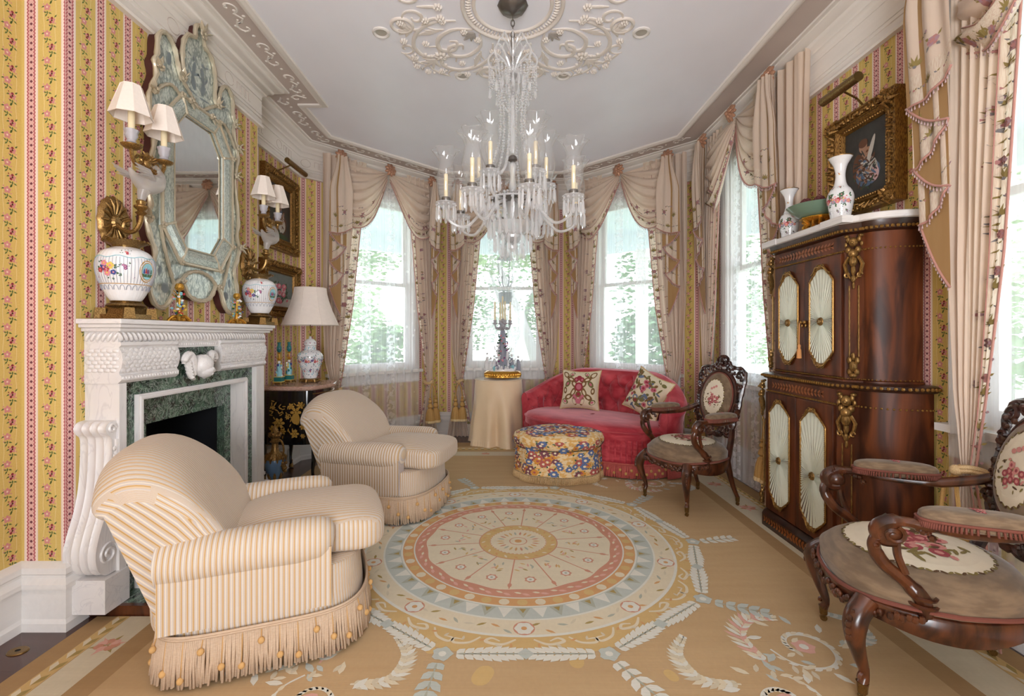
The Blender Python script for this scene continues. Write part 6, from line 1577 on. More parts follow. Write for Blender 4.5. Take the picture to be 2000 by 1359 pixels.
def grp(mb):
    sellip(mb, (0, 0, .085), .15, .11, .035, .6, .8, 24, 10, 0)
    for k in range(130):
        a = R.uniform(0, 6.28); r = R.uniform(.4, 1); mb.ball((cos(a)*.165*r, sin(a)*.12*r, .10+R.uniform(0, .05)*(1.2-r)), (.016, .014, R.uniform(.010, .03)), 7, R.choice((0, 7, 10, 0, 10, 0)))
    for x, h in ((-.17, .20), (.17, .16), (-.09, .17), (.10, .18), (.0, .13), (.055, .15), (-.13, .14)):      # small seated and standing figures
        mb.tube([(x, -.03, .08), (x*1.02, -.035, .08+h*.4), (x*.98, -.03, .08+h*.72)], [.026, .022, .013], 8, R.choice((10, 0, 10, 0))); mb.ball((x, -.03, .08+h*.88), .014, 8, 0)
        mb.tube([(x, -.03, .08+h*.66), (x+.03, -.05, .08+h*.55), (x+.045, -.05, .08+h*.72)], .006, 5, 0)
    mb.tube([(0, 0, .08), (.01, 0, .2), (-.008, 0, .32), (.004, 0, .44), (0, 0, .50)], [.085, .062, .045, .034, .024], 12, 10)
    for k in range(90):
        z = R.uniform(.12, .47); a = R.uniform(0, 6.28); r = lerp(.085, .03, (z-.1)/.4)+.006; mb.ball((cos(a)*r, sin(a)*r, z), (.011, .011, .009), 6, R.choice((10, 0, 6, 1, 3, 7)))
    for x, z in ((-.05, .27), (.055, .25)):
        mb.tube([(x*.6, -.03, z-.07), (x, -.04, z-.01), (x*.9, -.04, z+.04)], [.02, .018, .010], 8, 0); mb.ball((x*.9, -.04, z+.062), .013, 8, 0); mb.tube([(x, -.04, z+.02), (x*1.6, -.05, z+.03), (x*1.8, -.05, z+.065)], .0055, 5, 0)
put('porcelain_group', POL, t, grp)
def can_(mb):
    mb.lathe([(.02, .49), (.026, .50), (.014, .515), (.018, .55), (.010, .58), (.024, .60), (.012, .615), (.02, .625)], n=16)
    for k in range(4):
        a = k*pi/2+.3; c, s_ = cos(a), sin(a); mb.tube(crv([(0, 0, .54), (c*.03, s_*.03, .515), (c*.07, s_*.07, .52), (c*.088, s_*.088, .56)], 5), .008, 7)
        mb.lathe([(.006, .56), (.028, .57), (.030, .576), (.014, .58), (.016, .60), (.020, .61)], (c*.088, s_*.088, 0), 14)
        for q in range(3): mb.ball((c*(.03+.02*q), s_*(.03+.02*q), .53-.004*q), (.014, .014, .012), 6)
put('branches', M['pewter'], t, can_)
for k in range(4): a = k*pi/2+.3; put('candle', M['candle'], t, lambda mb: mb.lathe([(.0105, .60), (.0085, .80), (.002, .806)], (cos(a)*.088, sin(a)*.088, 0), 12))
put('candle', M['candle'], t, lambda mb: mb.lathe([(.0105, .62), (.0085, .86), (.002, .866)], n=12))
# ---------------------------------------------------------------- walnut cabinet
M['walnut'] = mat('figured_walnut', rough=.42, fn=woodfn((52, 22, 10), (116, 60, 28), (7, 7, 1.2), 8), coat=0, spec=.3)
M['walnutdark'] = mat('dark_walnut_edge', rough=.35, fn=woodfn((36, 18, 12), (72, 40, 24), (7, 7, 3)), coat=.15)
M['marq'] = mat('fruitwood_inlay', srgb(150, 84, 36), .35); M['sage'] = mat('pleated_sage_silk', srgb(212, 216, 200), .7, sheen=.3)
M['mount'] = mat('gilt_mounts', rough=.38, metal=.7, fn=goldfn((96, 66, 34), (190, 146, 76)))
M['apricot'] = mat('apricot_tassel', srgb(214, 150, 92), .8)
CP = Vector((2.0, 2.80)); t = empty('walnut_cabinet', (1.95, 2.80, .0075), 0, 'tall two-tier walnut cabinet with pleated silk doors against the right wall', 'cabinet')
lowp = crv([(2.085, 2.285), (2.02, 2.29), (1.93, 2.315), (1.855, 2.37), (1.825, 2.43)], 4)+[(1.765, 2.50), (1.765, 3.16), (1.80, 3.20), (1.86, 3.225), (1.95, 3.235), (2.085, 3.24)]
upp = crv([(2.085, 2.345), (2.03, 2.35), (1.95, 2.365), (1.885, 2.40), (1.86, 2.44)], 4)+[(1.80, 2.49), (1.80, 3.13), (1.84, 3.165), (1.90, 3.185), (2.085, 3.19)]
def ofp(P, d):
    out = []; n = len(P)
    for i, p in enumerate(P):
        a = Vector(P[max(0, i-1)]); c = Vector(P[min(n-1, i+1)]); u = (c-a).normalized(); out.append((min(2.085, p[0]-u.y*d) if 0 < i < n-1 else 2.085, p[1]+u.x*d if 0 < i < n-1 else p[1]+(-d if i == 0 else d)))
    return out
def solid(mb, P, zs, mi=0):
    rows = [[(x, y, z) for x, y in ofp(P, d)] for z, d in zs]; n = len(P)
    mb.add([q for r in rows for q in r], [(i*n+j, i*n+(j+1) % n, (i+1)*n+(j+1) % n, (i+1)*n+j) for i in range(len(rows)-1) for j in range(n)]+[tuple(reversed(range(n))), tuple(range((len(rows)-1)*n, len(rows)*n))], mi)
def cpart(nm, m, fn, parent=t, **k): mb = WM(t); fn(mb); return mb.build(nm, m, parent, **k)
cpart('plinth', M['walnutdark'], lambda mb: solid(mb, lowp, [(.0075, .035), (.085, .035), (.10, .022), (.115, .0)]), ang=30)
cpart('lower_case', M['walnut'], lambda mb: solid(mb, lowp, [(.10, 0), (.985, 0)]), ang=30)
cpart('middle_shelf', M['walnutdark'], lambda mb: solid(mb, lowp, [(.985, .0), (.99, .02), (1.003, .032), (1.018, .034), (1.024, .02), (1.026, .0)]), ang=30)
cpart('upper_case', M['walnut'], lambda mb: solid(mb, upp, [(1.02, .012), (1.035, .012), (1.04, 0), (1.80, 0)]), ang=30)
cpart('cornice', M['walnutdark'], lambda mb: solid(mb, upp, [(1.80, 0), (1.81, .02), (1.83, .03), (1.853, .035)]), ang=30)
def mtop(mb):
    solid(mb, upp, [(1.853, .045), (1.858, .052), (1.885, .052), (1.89, .046)])
    mb.bx(1.742, 1.80, 2.43, 2.60, 1.8545, 1.8915); mb.bx(1.742, 1.80, 3.03, 3.19, 1.8545, 1.8915)
cpart('marble_top', M['marble'], mtop, ang=30)
def beadrun(mb, P, z, d, r=.0055, step=.013):
    Q = ofp(P, d)
    for a, b in zip(Q, Q[1:]):
        a = Vector(a); b = Vector(b); L = (b-a).length; k = max(1, int(L/step))
        for i in range(k): p = a+(b-a)*((i+.5)/k); mb.ball((p.x, p.y, z), r, 6)
for a_ in ((lowp, .905, .004), (lowp, 1.008, .038, .009, .019), (upp, 1.715, .004, .005), (upp, 1.818, .030, .009, .019), (upp, 1.043, .006, .004, .011)): cpart('gilt_beading', M['mount'], lambda mb: beadrun(mb, *a_))
# inlaid leaf scrolls in the friezes and plinth
for z, y0, y1, x, hh in ((.945, 2.60, 3.10, 1.7638, .030), (1.76, 2.57, 3.08, 1.7988, .028), (.055, 2.52, 3.14, 1.7288, .030)):
    def inlay(mb):
        F = lambda a, b, q=0: (x-.0004*q, a, b); k = int((y1-y0)/.028)
        for i in range(k):
            y = y0+(y1-y0)*(i+.5)/k; f = 1-abs(2*(i+.5)/k-1)*.5
            for s_ in (-1, 1): ell(mb, F, y, z+s_*hh*.38*f, .018, .007*f+.002, 0, i*.1, s_*.8*(1 if i > k/2 else -1), 8)
            ell(mb, F, y, z, .006, .006, 0, 0, 0, 6)
    cpart('inlaid_leaf_frieze', M['marq'], inlay, smooth=False)
def door(x, y0, y1, z0, z1, knob=None, tas=False):
    d = WM(t); d.bx(x-.012, x+.004, y0, y1, z0, z1)
    dr = d.build('door', M['walnut'], t, smooth=False); b = dr.modifiers.new('bevel', 'BEVEL'); b.width = .003; b.segments = 2
    yc = (y0+y1)/2; w_ = (y1-y0)/2-.052; zt, zb = z1-.085, z0+.085
    half = [(0, zt+.028), (w_*.35, zt+.022), (w_*.55, zt+.0), (w_*.8, zt-.022), (w_, zt-.045), (w_, zb+.045), (w_*.8, zb+.022), (w_*.55, zb), (w_*.35, zb-.022), (0, zb-.028)]
    ol = [(yc+a, z) for a, z in half]+[(yc-a, z) for a, z in half[::-1][1:-1]]
    zc = lerp(zb, zt, .44); n = len(ol); NA = 240
    def ray(a):
        best = 9
        for i in range(n):
            p, q = ol[i], ol[(i+1) % n]; ex, ez = q[0]-p[0], q[1]-p[1]; dx, dz = cos(a), sin(a); den = dx*ez-dz*ex
            if abs(den) < 1e-9: continue
            tt = ((p[0]-yc)*ez-(p[1]-zc)*ex)/den; s_ = ((p[0]-yc)*dz-(p[1]-zc)*dx)/den
            if tt > 0 and -1e-6 <= s_ <= 1+1e-6: best = min(best, tt)
        return best
    B = [ray(2*pi*i/NA) for i in range(NA)]
    def sk(u, v): i = int(round(u*NA)) % NA; a = 2*pi*i/NA; r = lerp(.012, B[i], v); amp = .0055*min(1, r/.03)*(1 if sin(a) < .25 else .45)*(1-.45*v); return (x-.0145+amp*(1 if i % 4 < 2 else -1)*(1+.4*sin(i*1.7)), yc+r*cos(a), zc+r*sin(a))
    s_ = WM(t); s_.grid(sk, NA, 8, cu=True); s_.build('silk_panel', M['sage'], dr, ang=50)
    g = WM(t); per = []
    for i in range(n):
        p, q = ol[i], ol[(i+1) % n]; L = sqrt((p[0]-q[0])**2+(p[1]-q[1])**2); k = max(1, int(L/.011)); per += [(lerp(p[0], q[0], j/k), lerp(p[1], q[1], j/k)) for j in range(k)]
    g.tube([(x-.016, a, b_) for a, b_ in per], .005, 6, closed=True)
    for a, b_ in per[::1]: g.ball((x-.020, a, b_), .0036, 5)
    for sz in (1, -1):
        zz = zt+.03 if sz > 0 else zb-.03
        for q in (-1, 1):
            g.tube(crv([(x-.022, yc, zz), (x-.026, yc+q*.03, zz+sz*.004), (x-.022, yc+q*.055, zz-sz*.022), (x-.02, yc+q*.08, zz-sz*.035)], 4), [.008]*4+[.006]*5+[.004]*4, 6)
            g.tube([(x-.022, yc+q*(.018+.012*cos(a)), zz+sz*(.006+.012*sin(a))) for a in [.6*i for i in range(9)]], .004, 5)
        g.ball((x-.024, yc, zz+sz*.006), (.008, .012, .014), 8)
    g.build('gilt_moulding', M['mount'], dr)
    r = WM(t); Q = Matrix.Rotation(-pi/2, 3, 'Y'); r.lathe([(.001, .012), (.010, .011), (.013, .006), (.020, .008), (.024, .002)], (x-.016, yc, zc), 20, axis=Q)
    for k in range(8): r.ball((x-.024, yc+cos(k*pi/4)*.017, zc+sin(k*pi/4)*.017), .005, 6)
    r.build('rosette', M['gold'], dr)
    if knob is not None:
        k_ = WM(t); k_.ball((x-.022, knob, zc+.0), .011, 10); k_.ball((x-.016, knob, zc-.02), (.006, .006, .012), 8); k_.build('knob', M['mount'], dr)
    if tas:
        k_ = WM(t); k_.tube([(x-.03, knob, zc), (x-.032, knob, zc-.13)], .003, 5); k_.lathe([(.004, -.13), (.010, -.14), (.007, -.155), (.012, -.165), (.014, -.215), (.004, -.217)], (x-.032, knob, zc), 12); k_.build('tassel', M['apricot'], dr)
door(1.765, 2.515, 2.835, .12, .895); door(1.765, 2.84, 3.16, .12, .895)
door(1.80, 2.505, 2.805, 1.05, 1.705, knob=2.79); door(1.80, 2.81, 3.11, 1.05, 1.705, knob=2.825, tas=True)
for (bx_, by_, zt, zb_, s_) in ((1.795, 2.465, .975, .12, 1.15), (1.83, 2.462, 1.80, 1.04, 1.0), (1.775, 3.20, .975, .12, .9), (1.815, 3.165, 1.80, 1.04, .9)):
    def mounts(mb):
        nrm = Vector((-.76, -.64 if by_ < 3 else .64, 0)).normalized(); sd = Vector((-nrm.y, nrm.x, 0)); c = Vector((bx_, by_, 0))+nrm*.012
        def at(a, o_, z): p = c+sd*a+nrm*o_; return (p.x, p.y, z)
        def bl(a, o_, z, r): mb.ball(at(a, o_, z), tuple(q*s_ for q in r) if hasattr(r, '__len__') else r*s_, 8)
        z = zt
        bl(0, .01, z-.045, (.022, .020, .026)); bl(0, .03, z-.05, (.008, .008, .008))
        for q in (-1, 1):
            bl(q*.024, .004, z-.03, (.010, .010, .016)); bl(q*.034, .002, z-.055, (.008, .008, .014)); bl(q*.030, .0, z-.012, (.014, .012, .010)); bl(q*.020, .008, z-.085, (.016, .014, .018))
            mb.tube([at(q*.02, .01, z-.12), at(q*.038, .006, z-.16), at(q*.030, .004, z-.20), at(q*.012, .008, z-.235)], [.008, .010, .009, .004], 6)
            mb.tube([at(q*.028+.010*cos(a), .008, z-.215+.012*sin(a)) for a in [.6*i for i in range(10)]], .005, 5)
        bl(0, .014, z-.105, (.024, .022, .024)); bl(0, .014, z-.145, (.020, .018, .03)); bl(0, .010, z-.19, (.012, .010, .03)); bl(0, .008, z-.235, (.012, .010, .020)); bl(0, .004, z-.27, (.007, .006, .02))
        for q in (-1, 1): mb.tube([at(q*.020, -.004, z-.27), at(q*.020, -.004, zb_+.12)], .0035, 5)
        for q in (-1, 1): bl(q*.016, .006, zb_+.10, (.012, .012, .02)); bl(q*.014, .008, zb_+.04, (.014, .012, .018))
        bl(0, .012, zb_+.07, (.020, .018, .028)); bl(0, .010, zb_+.12, (.010, .010, .022)); bl(0, .010, zb_+.022, (.020, .016, .014))
    cpart('figural_mount', M['gold'], mounts)
# ---------------------------------------------------------------- things on the cabinet and on the right wall
def cvase(loc, label, R, s_=1.0):
    t = empty('flared_vase', loc, 0, label, 'vase', 'pair of flared porcelain vases on the cabinet'); t.scale = (s_, s_, s_)
    pr = crv([(.040, .002), (.046, .01), (.052, .05), (.062, .11), (.064, .145), (.052, .18), (.034, .205), (.026, .235), (.024, .27), (.030, .31), (.044, .345), (.058, .365)], 4)
    def f(mb):
        mb.lathe(pr, n=44); mb.lathe([(.056, .364), (.046, .345), (.026, .31)], n=44, caps=False); P = onlathe(pr)
        for u in (2.6, 3.5, 4.3): bouquet(mb, P, u, .12, .06, 1, .050, R, (6, 3, 10, 0, 2), 7); bouquet(mb, P, u+.4, .055, .05, 1, .02, R, (10, 3), 3)
        for u in (2.9, 3.9): bouquet(mb, P, u, .27, .026, 1, .013, R, (9, 2), 3)
        for u in (3.3, 4.1): bouquet(mb, P, u, .19, .045, 1, .016, R, (3, 6), 3)
    put('body', POL, t, f); put('gilt_rim', M['gold'], t, lambda mb: mb.tube([(.057*cos(i*pi/20), .057*sin(i*pi/20), .366) for i in range(40)], .003, 5, closed=True))
cvase((1.855, 2.60, 1.8925), 'white flared vase with pink roses on the cabinet, nearer the camera', random.Random(3), .98)
cvase((1.875, 3.10, 1.8905), 'white flared vase with grey-green flowers at the window end of the cabinet', random.Random(5), .92)
t = empty('celadon_bowl', (1.905, 2.85, 1.8905), 0, 'green celadon bowl on a gilt stand between two vases', 'bowl')
def gs(mb):
    mb.lathe([(.085, .002), (.092, .008), (.08, .02), (.05, .03)], n=32); mb.lathe([(.04, .06), (.08, .075), (.10, .085), (.098, .092), (.07, .088)], n=32, wav=lambda a, z: 1+.04*cos(12*a))
    for k in range(6):
        a = k*pi/3; mb.tube(crv([(cos(a)*.08, sin(a)*.08, .008), (cos(a)*.095, sin(a)*.095, .03), (cos(a)*.06, sin(a)*.06, .05), (cos(a)*.095, sin(a)*.095, .08)], 4), .010, 6)
        mb.tube([(cos(a+.5)*.05, sin(a+.5)*.05, .03), (cos(a+.5)*.07, sin(a+.5)*.07, .05), (cos(a+.5)*.06, sin(a+.5)*.06, .075)], .007, 5)
put('gilt_stand', M['goldbright'], t, gs)
M['celadon'] = mat('celadon_glaze', srgb(112, 138, 118), .2, coat=.3)
put('bowl', M['celadon'], t, lambda mb: (mb.lathe(crv([(.06, .088), (.11, .10), (.145, .125), (.172, .155), (.175, .160), (.170, .162)], 4), n=48), mb.lathe([(.154, .158), (.12, .125), (.01, .112)], n=48)))
for k, (x, y, r) in enumerate([(-.06, .05, .034), (.02, .06, .036), (-.02, -.03, .036), (.06, -.01, .034), (-.09, -.02, .030), (.03, -.09, .032), (-.05, -.08, .030)]):
    q = empty('dried_flower_ball', (1.905+x, 2.85+y, 1.8905+.172), 0, 'small dark red textured ball heaped in the celadon bowl', 'ornament', 'red balls in the celadon bowl')
    def pc_(mb):
        for i in range(46):
            z = 1-2*(i+.5)/46; a = i*2.4; rr = sqrt(1-z*z); mb.ball((rr*cos(a)*r*.85, rr*sin(a)*r*.85, z*r*.85), r*.26, 5)
    put('textured_ball', M['dkred'] if 'dkred' in M else colm('dkred', (96, 44, 44), .8), q, pc_)
picture('framed_painting', (2.098, 2.71, 1.98), -pi/2, .52, .60, .10, .065, 'heavy gilt-framed dark portrait above the walnut cabinet', lambda mb, P: (lambda ell: (smudge(mb, P, .46, .56, 9), ell(mb, P, .02, .24, .13, .10, 8, 1), ell(mb, P, .04, .27, .08, .10, 3, 2, .3), ell(mb, P, .0, .36, .05, .09, 2, 3, -.5), ell(mb, P, .05, .40, .022, .12, 3, 4, -.35), ell(mb, P, -.02, .45, .045, .05, 2, 5), ell(mb, P, -.02, .475, .05, .035, 6, 5.5), ell(mb, P, -.07, .30, .06, .12, 6, .5), ell(mb, P, .08, .22, .05, .06, 5, 3.5)))(lambda mb, P, x, z, a, b, mi, q, rot=0.0: ell(mb, P, x*.8, .03+z*.78, a*.7, b*.72, mi, q, rot)), ACL, 5, .07)
t = empty('picture_light', (2.098, 2.61, 1.78), -pi/2, 'brass picture lamp over the dark portrait on the right wall', 'picture light')
put('arm', M['brass'], t, lambda mb: mb.tube([(-.10, -.012, .79), (-.09, -.08, .85), (0, -.235, .85)], .006, 6))
put('lamp_hood', M['brass'], t, lambda mb: mb.tube([(-.14, -.24, .85), (.14, -.24, .85)], .026, 14))
# floor socket cover
t = empty('floor_outlet', (-1.955, 1.893, .001), 0, 'oval brass outlet cover set in the dark floor at lower left', 'floor socket')
put('brass_plate', M['brass'], t, lambda mb: mb.lathe([(.010, .004), (.034, .004), (.038, 0)], n=32, sc=(1, .8), caps=False)); put('socket', M['firebox'], t, lambda mb: mb.lathe([(.010, .002), (.0, .002)], n=16, sc=(1, .8), caps=False))
# ---------------------------------------------------------------- carved rosewood armchairs with needlepoint
def np_(n, c): colm(n, c, .95)
M['taupe'] = mat('taupe_needlepoint', rough=.92, fn=lambda: mixc(ss(.35, .7, noise(7, 4)), srgb(112, 92, 72), srgb(136, 114, 90)), sheen=.3, bump=lambda: noise(300, 1), bs=.1)
for n_, c_ in dict(np_cream=(226, 214, 192), np_rose=(156, 70, 76), np_pink=(206, 140, 132), np_olive=(132, 116, 66), np_brown=(92, 66, 42), np_gimp=(122, 70, 58)).items(): np_(n_, c_)
NPL = [M[k] for k in ('taupe', 'np_cream', 'np_rose', 'np_pink', 'np_olive', 'np_brown')]
def nposy(mb, P, cx, cz, s_, R, n=26):
    for k in range(n): a = R.uniform(0, 6.28); d = R.uniform(.2, 1)*s_; ell(mb, P, cx+cos(a)*d, cz+sin(a)*d*.8, s_*R.uniform(.10, .2), s_*R.uniform(.04, .07), R.choice((4, 4, 5, 3)), 4+k*.08, R.uniform(0, 3), 7)
    for k in range(9): a = k*2.4; d = s_*.22*sqrt(k); ell(mb, P, cx+cos(a)*d, cz+sin(a)*d*.8, s_*.2, s_*.17, 2 if k % 3 else 3, 7+k*.15, a, 9); ell(mb, P, cx+cos(a)*d, cz+sin(a)*d*.8, s_*.09, s_*.08, 3 if k % 3 else 2, 7.1+k*.15, a, 7)
def rosechair(loc, rz, label, s_=1.0):
    # faces local -y
    t = empty('rosewood_armchair', loc, rz, label, 'armchair', 'carved rosewood armchairs'); t.scale = (s_, s_, 1.0)
    R = random.Random(7); W_, D_ = .285, .27
    def so(a, k=1.0):
        x = W_*sgp(cos(a), .8)*k; y = D_*sgp(sin(a), .8)*k
        if y > 0: x *= 1-.18*(y/D_)
        return x, y
    def seatz(x, y, zb=.405): q = min(1, (x/W_)**2+(y/D_)**2); return zb+.085*sqrt(max(0, 1-q**1.6))
    def cush(mb):
        mb.grid(lambda u, v: (lambda p: (p[0], p[1], seatz(*p) if v > .28 else lerp(.355, seatz(*p), v/.28)))(so(2*pi*u, lerp(1.0, .01, max(0, (v-.28)/.72)**.8) if v > .28 else lerp(.985, 1.0, v/.28))), 72, 18, cu=True, mi=0)
        P = lambda x, y, q=0: (x, y, seatz(x, y)+.0016+.00025*q)
        n = 48                  # pale oval field as a fan of rings that follows the dome
        for ring_ in range(6):
            r0, r1 = ring_/6, (ring_+1)/6
            for i in range(n):
                a, b = 2*pi*i/n, 2*pi*(i+1)/n; g = lambda r, a: P(.205*r*cos(a), .195*r*sin(a)-.01)
                mb.poly([g(max(r0, .001), a), g(r1, a), g(r1, b), g(max(r0, .001), b)], 1)
        for i in range(70): a = 2*pi*i/70; ell(mb, P, .205*cos(a), .195*sin(a)-.01, .010, .0045, 4 if i % 3 else 5, 2+.05*(i % 7), a+pi/2+(.6 if i % 2 else -.6), 6)
        nposy(mb, P, .0, .0, .15, R, 60)
    put('seat_cushion', NPL, t, cush, ang=None)
    put('seat_gimp', M['np_gimp'], t, lambda mb: (mb.tube([(*so(2*pi*i/72, 1.005), .362+.012*cos(4*pi*i/72)) for i in range(72)], .0075, 6, closed=True)))
    def rail(mb):
        def P(u, v):
            a = 2*pi*u; k, z = [(.93, .295), (1.0, .30), (1.02, .325), (1.02, .35), (.985, .362), (.90, .362)][int(round(v*5))]
            x, y = so(a, k); return (x, y, z-.022*max(0, cos(a*2))**2*(1 if v < .5 else 0))
        mb.grid(P, 72, 5, cu=True)
        for sx in (-1, 1):     # carved knees below the front rail and sides
            for k in range(16): mb.ball((sx*(.12+.009*k), -D_*1.0*(1-(k/26)**2)-.004, .322+.010*sin(k*1.8)), (.012, .010, .012), 6)
        for k in range(9): a = -pi/2+(k-4)*.09; x, y = so(a, 1.03); mb.ball((x, y, .315+.010*cos(k*2)), (.014, .010, .013), 7)
    put('seat_rail', M['mahog'], t, rail, ang=60)
    for sx, sy in ((-1, -1), (1, -1), (-1, 1), (1, 1)):
        x, y = sx*(.215 if sy < 0 else .175), sy*.205; ox, oy = sx*.7, sy*.7
        pts = [(x*1.0, y*1.0, .345), (x+ox*.040, y+oy*.05, .30), (x+ox*.050, y+oy*.06, .24), (x+ox*.026, y+oy*.035, .16), (x+ox*.006, y+oy*.01, .095), (x+ox*.012, y+oy*.02, .06)] if sy < 0 else [(x, y, .345), (x+ox*.01, y+oy*.03, .24), (x+ox*.02, y+oy*.07, .14), (x+ox*.03, y+oy*.12, .06)]
        pp = crv(pts, 6); N = len(pp); rt = [(0, .036), (.3, .034), (.55, .022), (.82, .013), (1, .017)] if sy < 0 else [(0, .026), (.5, .019), (1, .014)]
        mb = MB(); mb.tube(pp, [interp(rt, i/(N-1)) for i in range(N)], 10)
        if sy < 0:
            e = Vector(pp[-1]); mb.tube([(e.x+ox*.014*cos(a), e.y+oy*.014*cos(a), .082+.016*sin(a)) for a in [.6*i for i in range(9)]], .009, 6)
            for k in range(5): p = Vector(pp[4+k*2]); mb.ball((p.x+ox*.032, p.y+oy*.032, p.z), (.011, .011, .014), 6)
        lg = mb.build('leg', M['mahog'], t)
        e = Vector(pp[-1]); m2 = MB(); m2.lathe([(.010, .026), (.014, .03), (.016, .062), (.018, .066)], (e.x, e.y, 0), 12); m2.tube([(e.x-.008, e.y, .03), (e.x-.008, e.y, .014)], .003, 5); m2.tube([(e.x+.008, e.y, .03), (e.x+.008, e.y, .014)], .003, 5)
        m2.lathe([(.001, -.006), (.013, -.006), (.013, .006), (.001, .006)], (e.x, e.y, .0135), 14, axis=Matrix.Rotation(pi/2, 3, 'Y')); m2.build('caster', M['brass'], lg)
    # back: raked plane; (a, z) on the back plane -> 3D
    def BKP(a, z, o_=0.0): return (a, .235+(z-.40)*.20+.05*(1-(a/.25)**2)*0+o_*.98-.0, z-o_*.2)
    zc, aw, ah = .775, .150, .190
    def bc(mb):
        def P(u, v): a = 2*pi*u; r = v; dome = .038*sqrt(max(0, 1-r**2.4)); return BKP(aw*r*cos(a), zc+ah*r*sin(a), -.022-dome)
        mb.grid(lambda u, v: P(u, max(.01, v)), 60, 12, cu=True, mi=0, flip=True)
        mb.poly([BKP(aw*cos(2*pi*i/40), zc+ah*sin(2*pi*i/40), .022) for i in range(40)], 0)
        F = lambda x, z, q=0: (lambda r: BKP(x, z, -.0235-.038*sqrt(max(0, 1-min(1, r)**2.4))-.00025*q))(sqrt((x/aw)**2+((z-zc)/ah)**2))
        n = 40
        for rg in range(4):
            r0, r1 = max(.001, rg/4), (rg+1)/4
            for i in range(n):
                a, b = 2*pi*i/n, 2*pi*(i+1)/n; g = lambda r, a: F(.098*r*cos(a), zc+.135*r*sin(a)); mb.poly([g(r0, a), g(r1, a), g(r1, b), g(r0, b)], 1)
        for i in range(44): a = 2*pi*i/44; ell(mb, F, .098*cos(a), zc+.135*sin(a), .010, .004, 5 if i % 2 else 4, 2, a+pi/2+(.6 if i % 2 else -.6), 6)
        nposy(mb, F, .0, zc-.02, .075, R, 36)
        for k in range(3): ell(mb, F, -.02+.02*k, zc+.06+.01*k, .012, .010, 3, 9, 0, 7)
    put('back_cushion', NPL, t, bc, ang=None)
    put('back_gimp', M['np_gimp'], t, lambda mb: mb.tube([BKP(aw*1.0*cos(2*pi*i/60), zc+ah*1.0*sin(2*pi*i/60), -.022) for i in range(60)], .006, 6, closed=True))
    def bf(mb):
        mb.tube([BKP((aw+.016)*cos(2*pi*i/60), zc+(ah+.016)*sin(2*pi*i/60), -.004) for i in range(60)], .019, 8, closed=True)
        half = [(0, 1.045), (.05, 1.055), (.085, 1.02), (.13, 1.01), (.185, 1.005), (.215, .96), (.215, .90), (.205, .82), (.20, .74), (.195, .66), (.175, .60), (.165, .54), (.14, .50), (.09, .52), (.05, .49), (0, .505)]
        hc_ = crv(half, 3); out = [(a, z) for a, z in hc_]+[(-a, z) for a, z in hc_[::-1][1:-1]]
        mb.tube([BKP(a, z, 0) for a, z in out], [.015+.003*sin(i*1.9) for i in range(len(out))], 7, closed=True)
        for s2 in (-1, 1):
            for (a, z, r0, r1, tt) in ((.175, .955, .008, .034, 7), (.10, .985, .006, .028, -6), (.185, .63, .006, .028, 6.5), (.13, .545, .006, .030, -7), (.195, .87, .004, .018, 6), (.06, .535, .004, .020, 6), (.045, 1.03, .004, .020, -6), (.185, .72, .004, .016, 6)):
                mb.tube([BKP(s2*p[0], p[1], -.012) for p in spiral((a, z), r0, r1, tt, 0, 18)], .0085, 6)
            for k in range(42):
                f = k/41; p = hc_[int(f*(len(hc_)-1))]; q = (aw+.01)/max(.001, 1); g = R.uniform(.15, .85); ang_ = atan2((p[1]-zc)/ah, p[0]/aw); a = lerp(p[0], (aw+.02)*cos(ang_), g); z = lerp(p[1], zc+(ah+.02)*sin(ang_), g)
                mb.ball(BKP(s2*a, z, -.006-R.uniform(0, .012)), (R.uniform(.010, .018), .012, R.uniform(.010, .018)), 6)
            mb.tube(crv([BKP(s2*.165, .56), BKP(s2*.172, .48), (s2*.178, .225, .40), (s2*.175, .215, .34)], 5), .022, 8)
        for k in range(11): a = pi*k/10; mb.ball(BKP(.050*cos(a), 1.06+.035*sin(a), -.01), (.014, .014, .014), 7)
        mb.ball(BKP(0, 1.065, -.015), (.030, .020, .026), 8); mb.ball(BKP(0, 1.04, -.02), (.02, .02, .02), 8)
    put('carved_back_frame', M['dark'], t, bf)
    for s2 in (-1, 1):
        def ar(mb):
            mb.tube(crv([BKP(s2*.195, .70), (s2*.235, .22, .665), (s2*.265, .14, .642), (s2*.285, .02, .640), (s2*.29, -.08, .652), (s2*.285, -.155, .655), (s2*.278, -.195, .628), (s2*.275, -.185, .59), (s2*.275, -.155, .59)], 6), [.020]*12+[.017]*18+[.024]*12+[.022]*7, 9)
            mb.ball((s2*.277, -.165, .615), (.030, .034, .034), 10)
            mb.tube(crv([(s2*.277, -.19, .61), (s2*.272, -.205, .56), (s2*.262, -.175, .50), (s2*.262, -.12, .45), (s2*.268, -.085, .40), (s2*.262, -.08, .345)], 6), [.018]*8+[.020]*12+[.024]*11, 9)
            mb.tube(crv([(s2*.277, -.15, .60), (s2*.268, -.145, .54), (s2*.266, -.125, .48)], 5), .011, 7)
            for k in range(10): f = k/9; mb.tube([(s2*(.277+.018*cos(q)), -.175-.03*f, .655-.09*f+.012*sin(q)) for q in (.2, 1.0, 1.9, 2.8)], .007, 5)
            mb.tube([(s2*(.277+.026), -.165+r_*cos(a), .615+r_*sin(a)) for r_, a in [(.006+.0016*i, .5*i) for i in range(16)]], .006, 5)
            for k in range(12): mb.ball((s2*(.285+.004*sin(k)), -.20+.012*k, .655-.0012*(k-5)**2+.006*sin(k*2)), (.014, .011, .012), 6)
            for r, z in ((.030, .415), (.032, .39)): mb.tube([(s2*.266+r*cos(a), -.083+r*sin(a), z) for a in [k*pi/8 for k in range(16)]], .006, 5, closed=True)
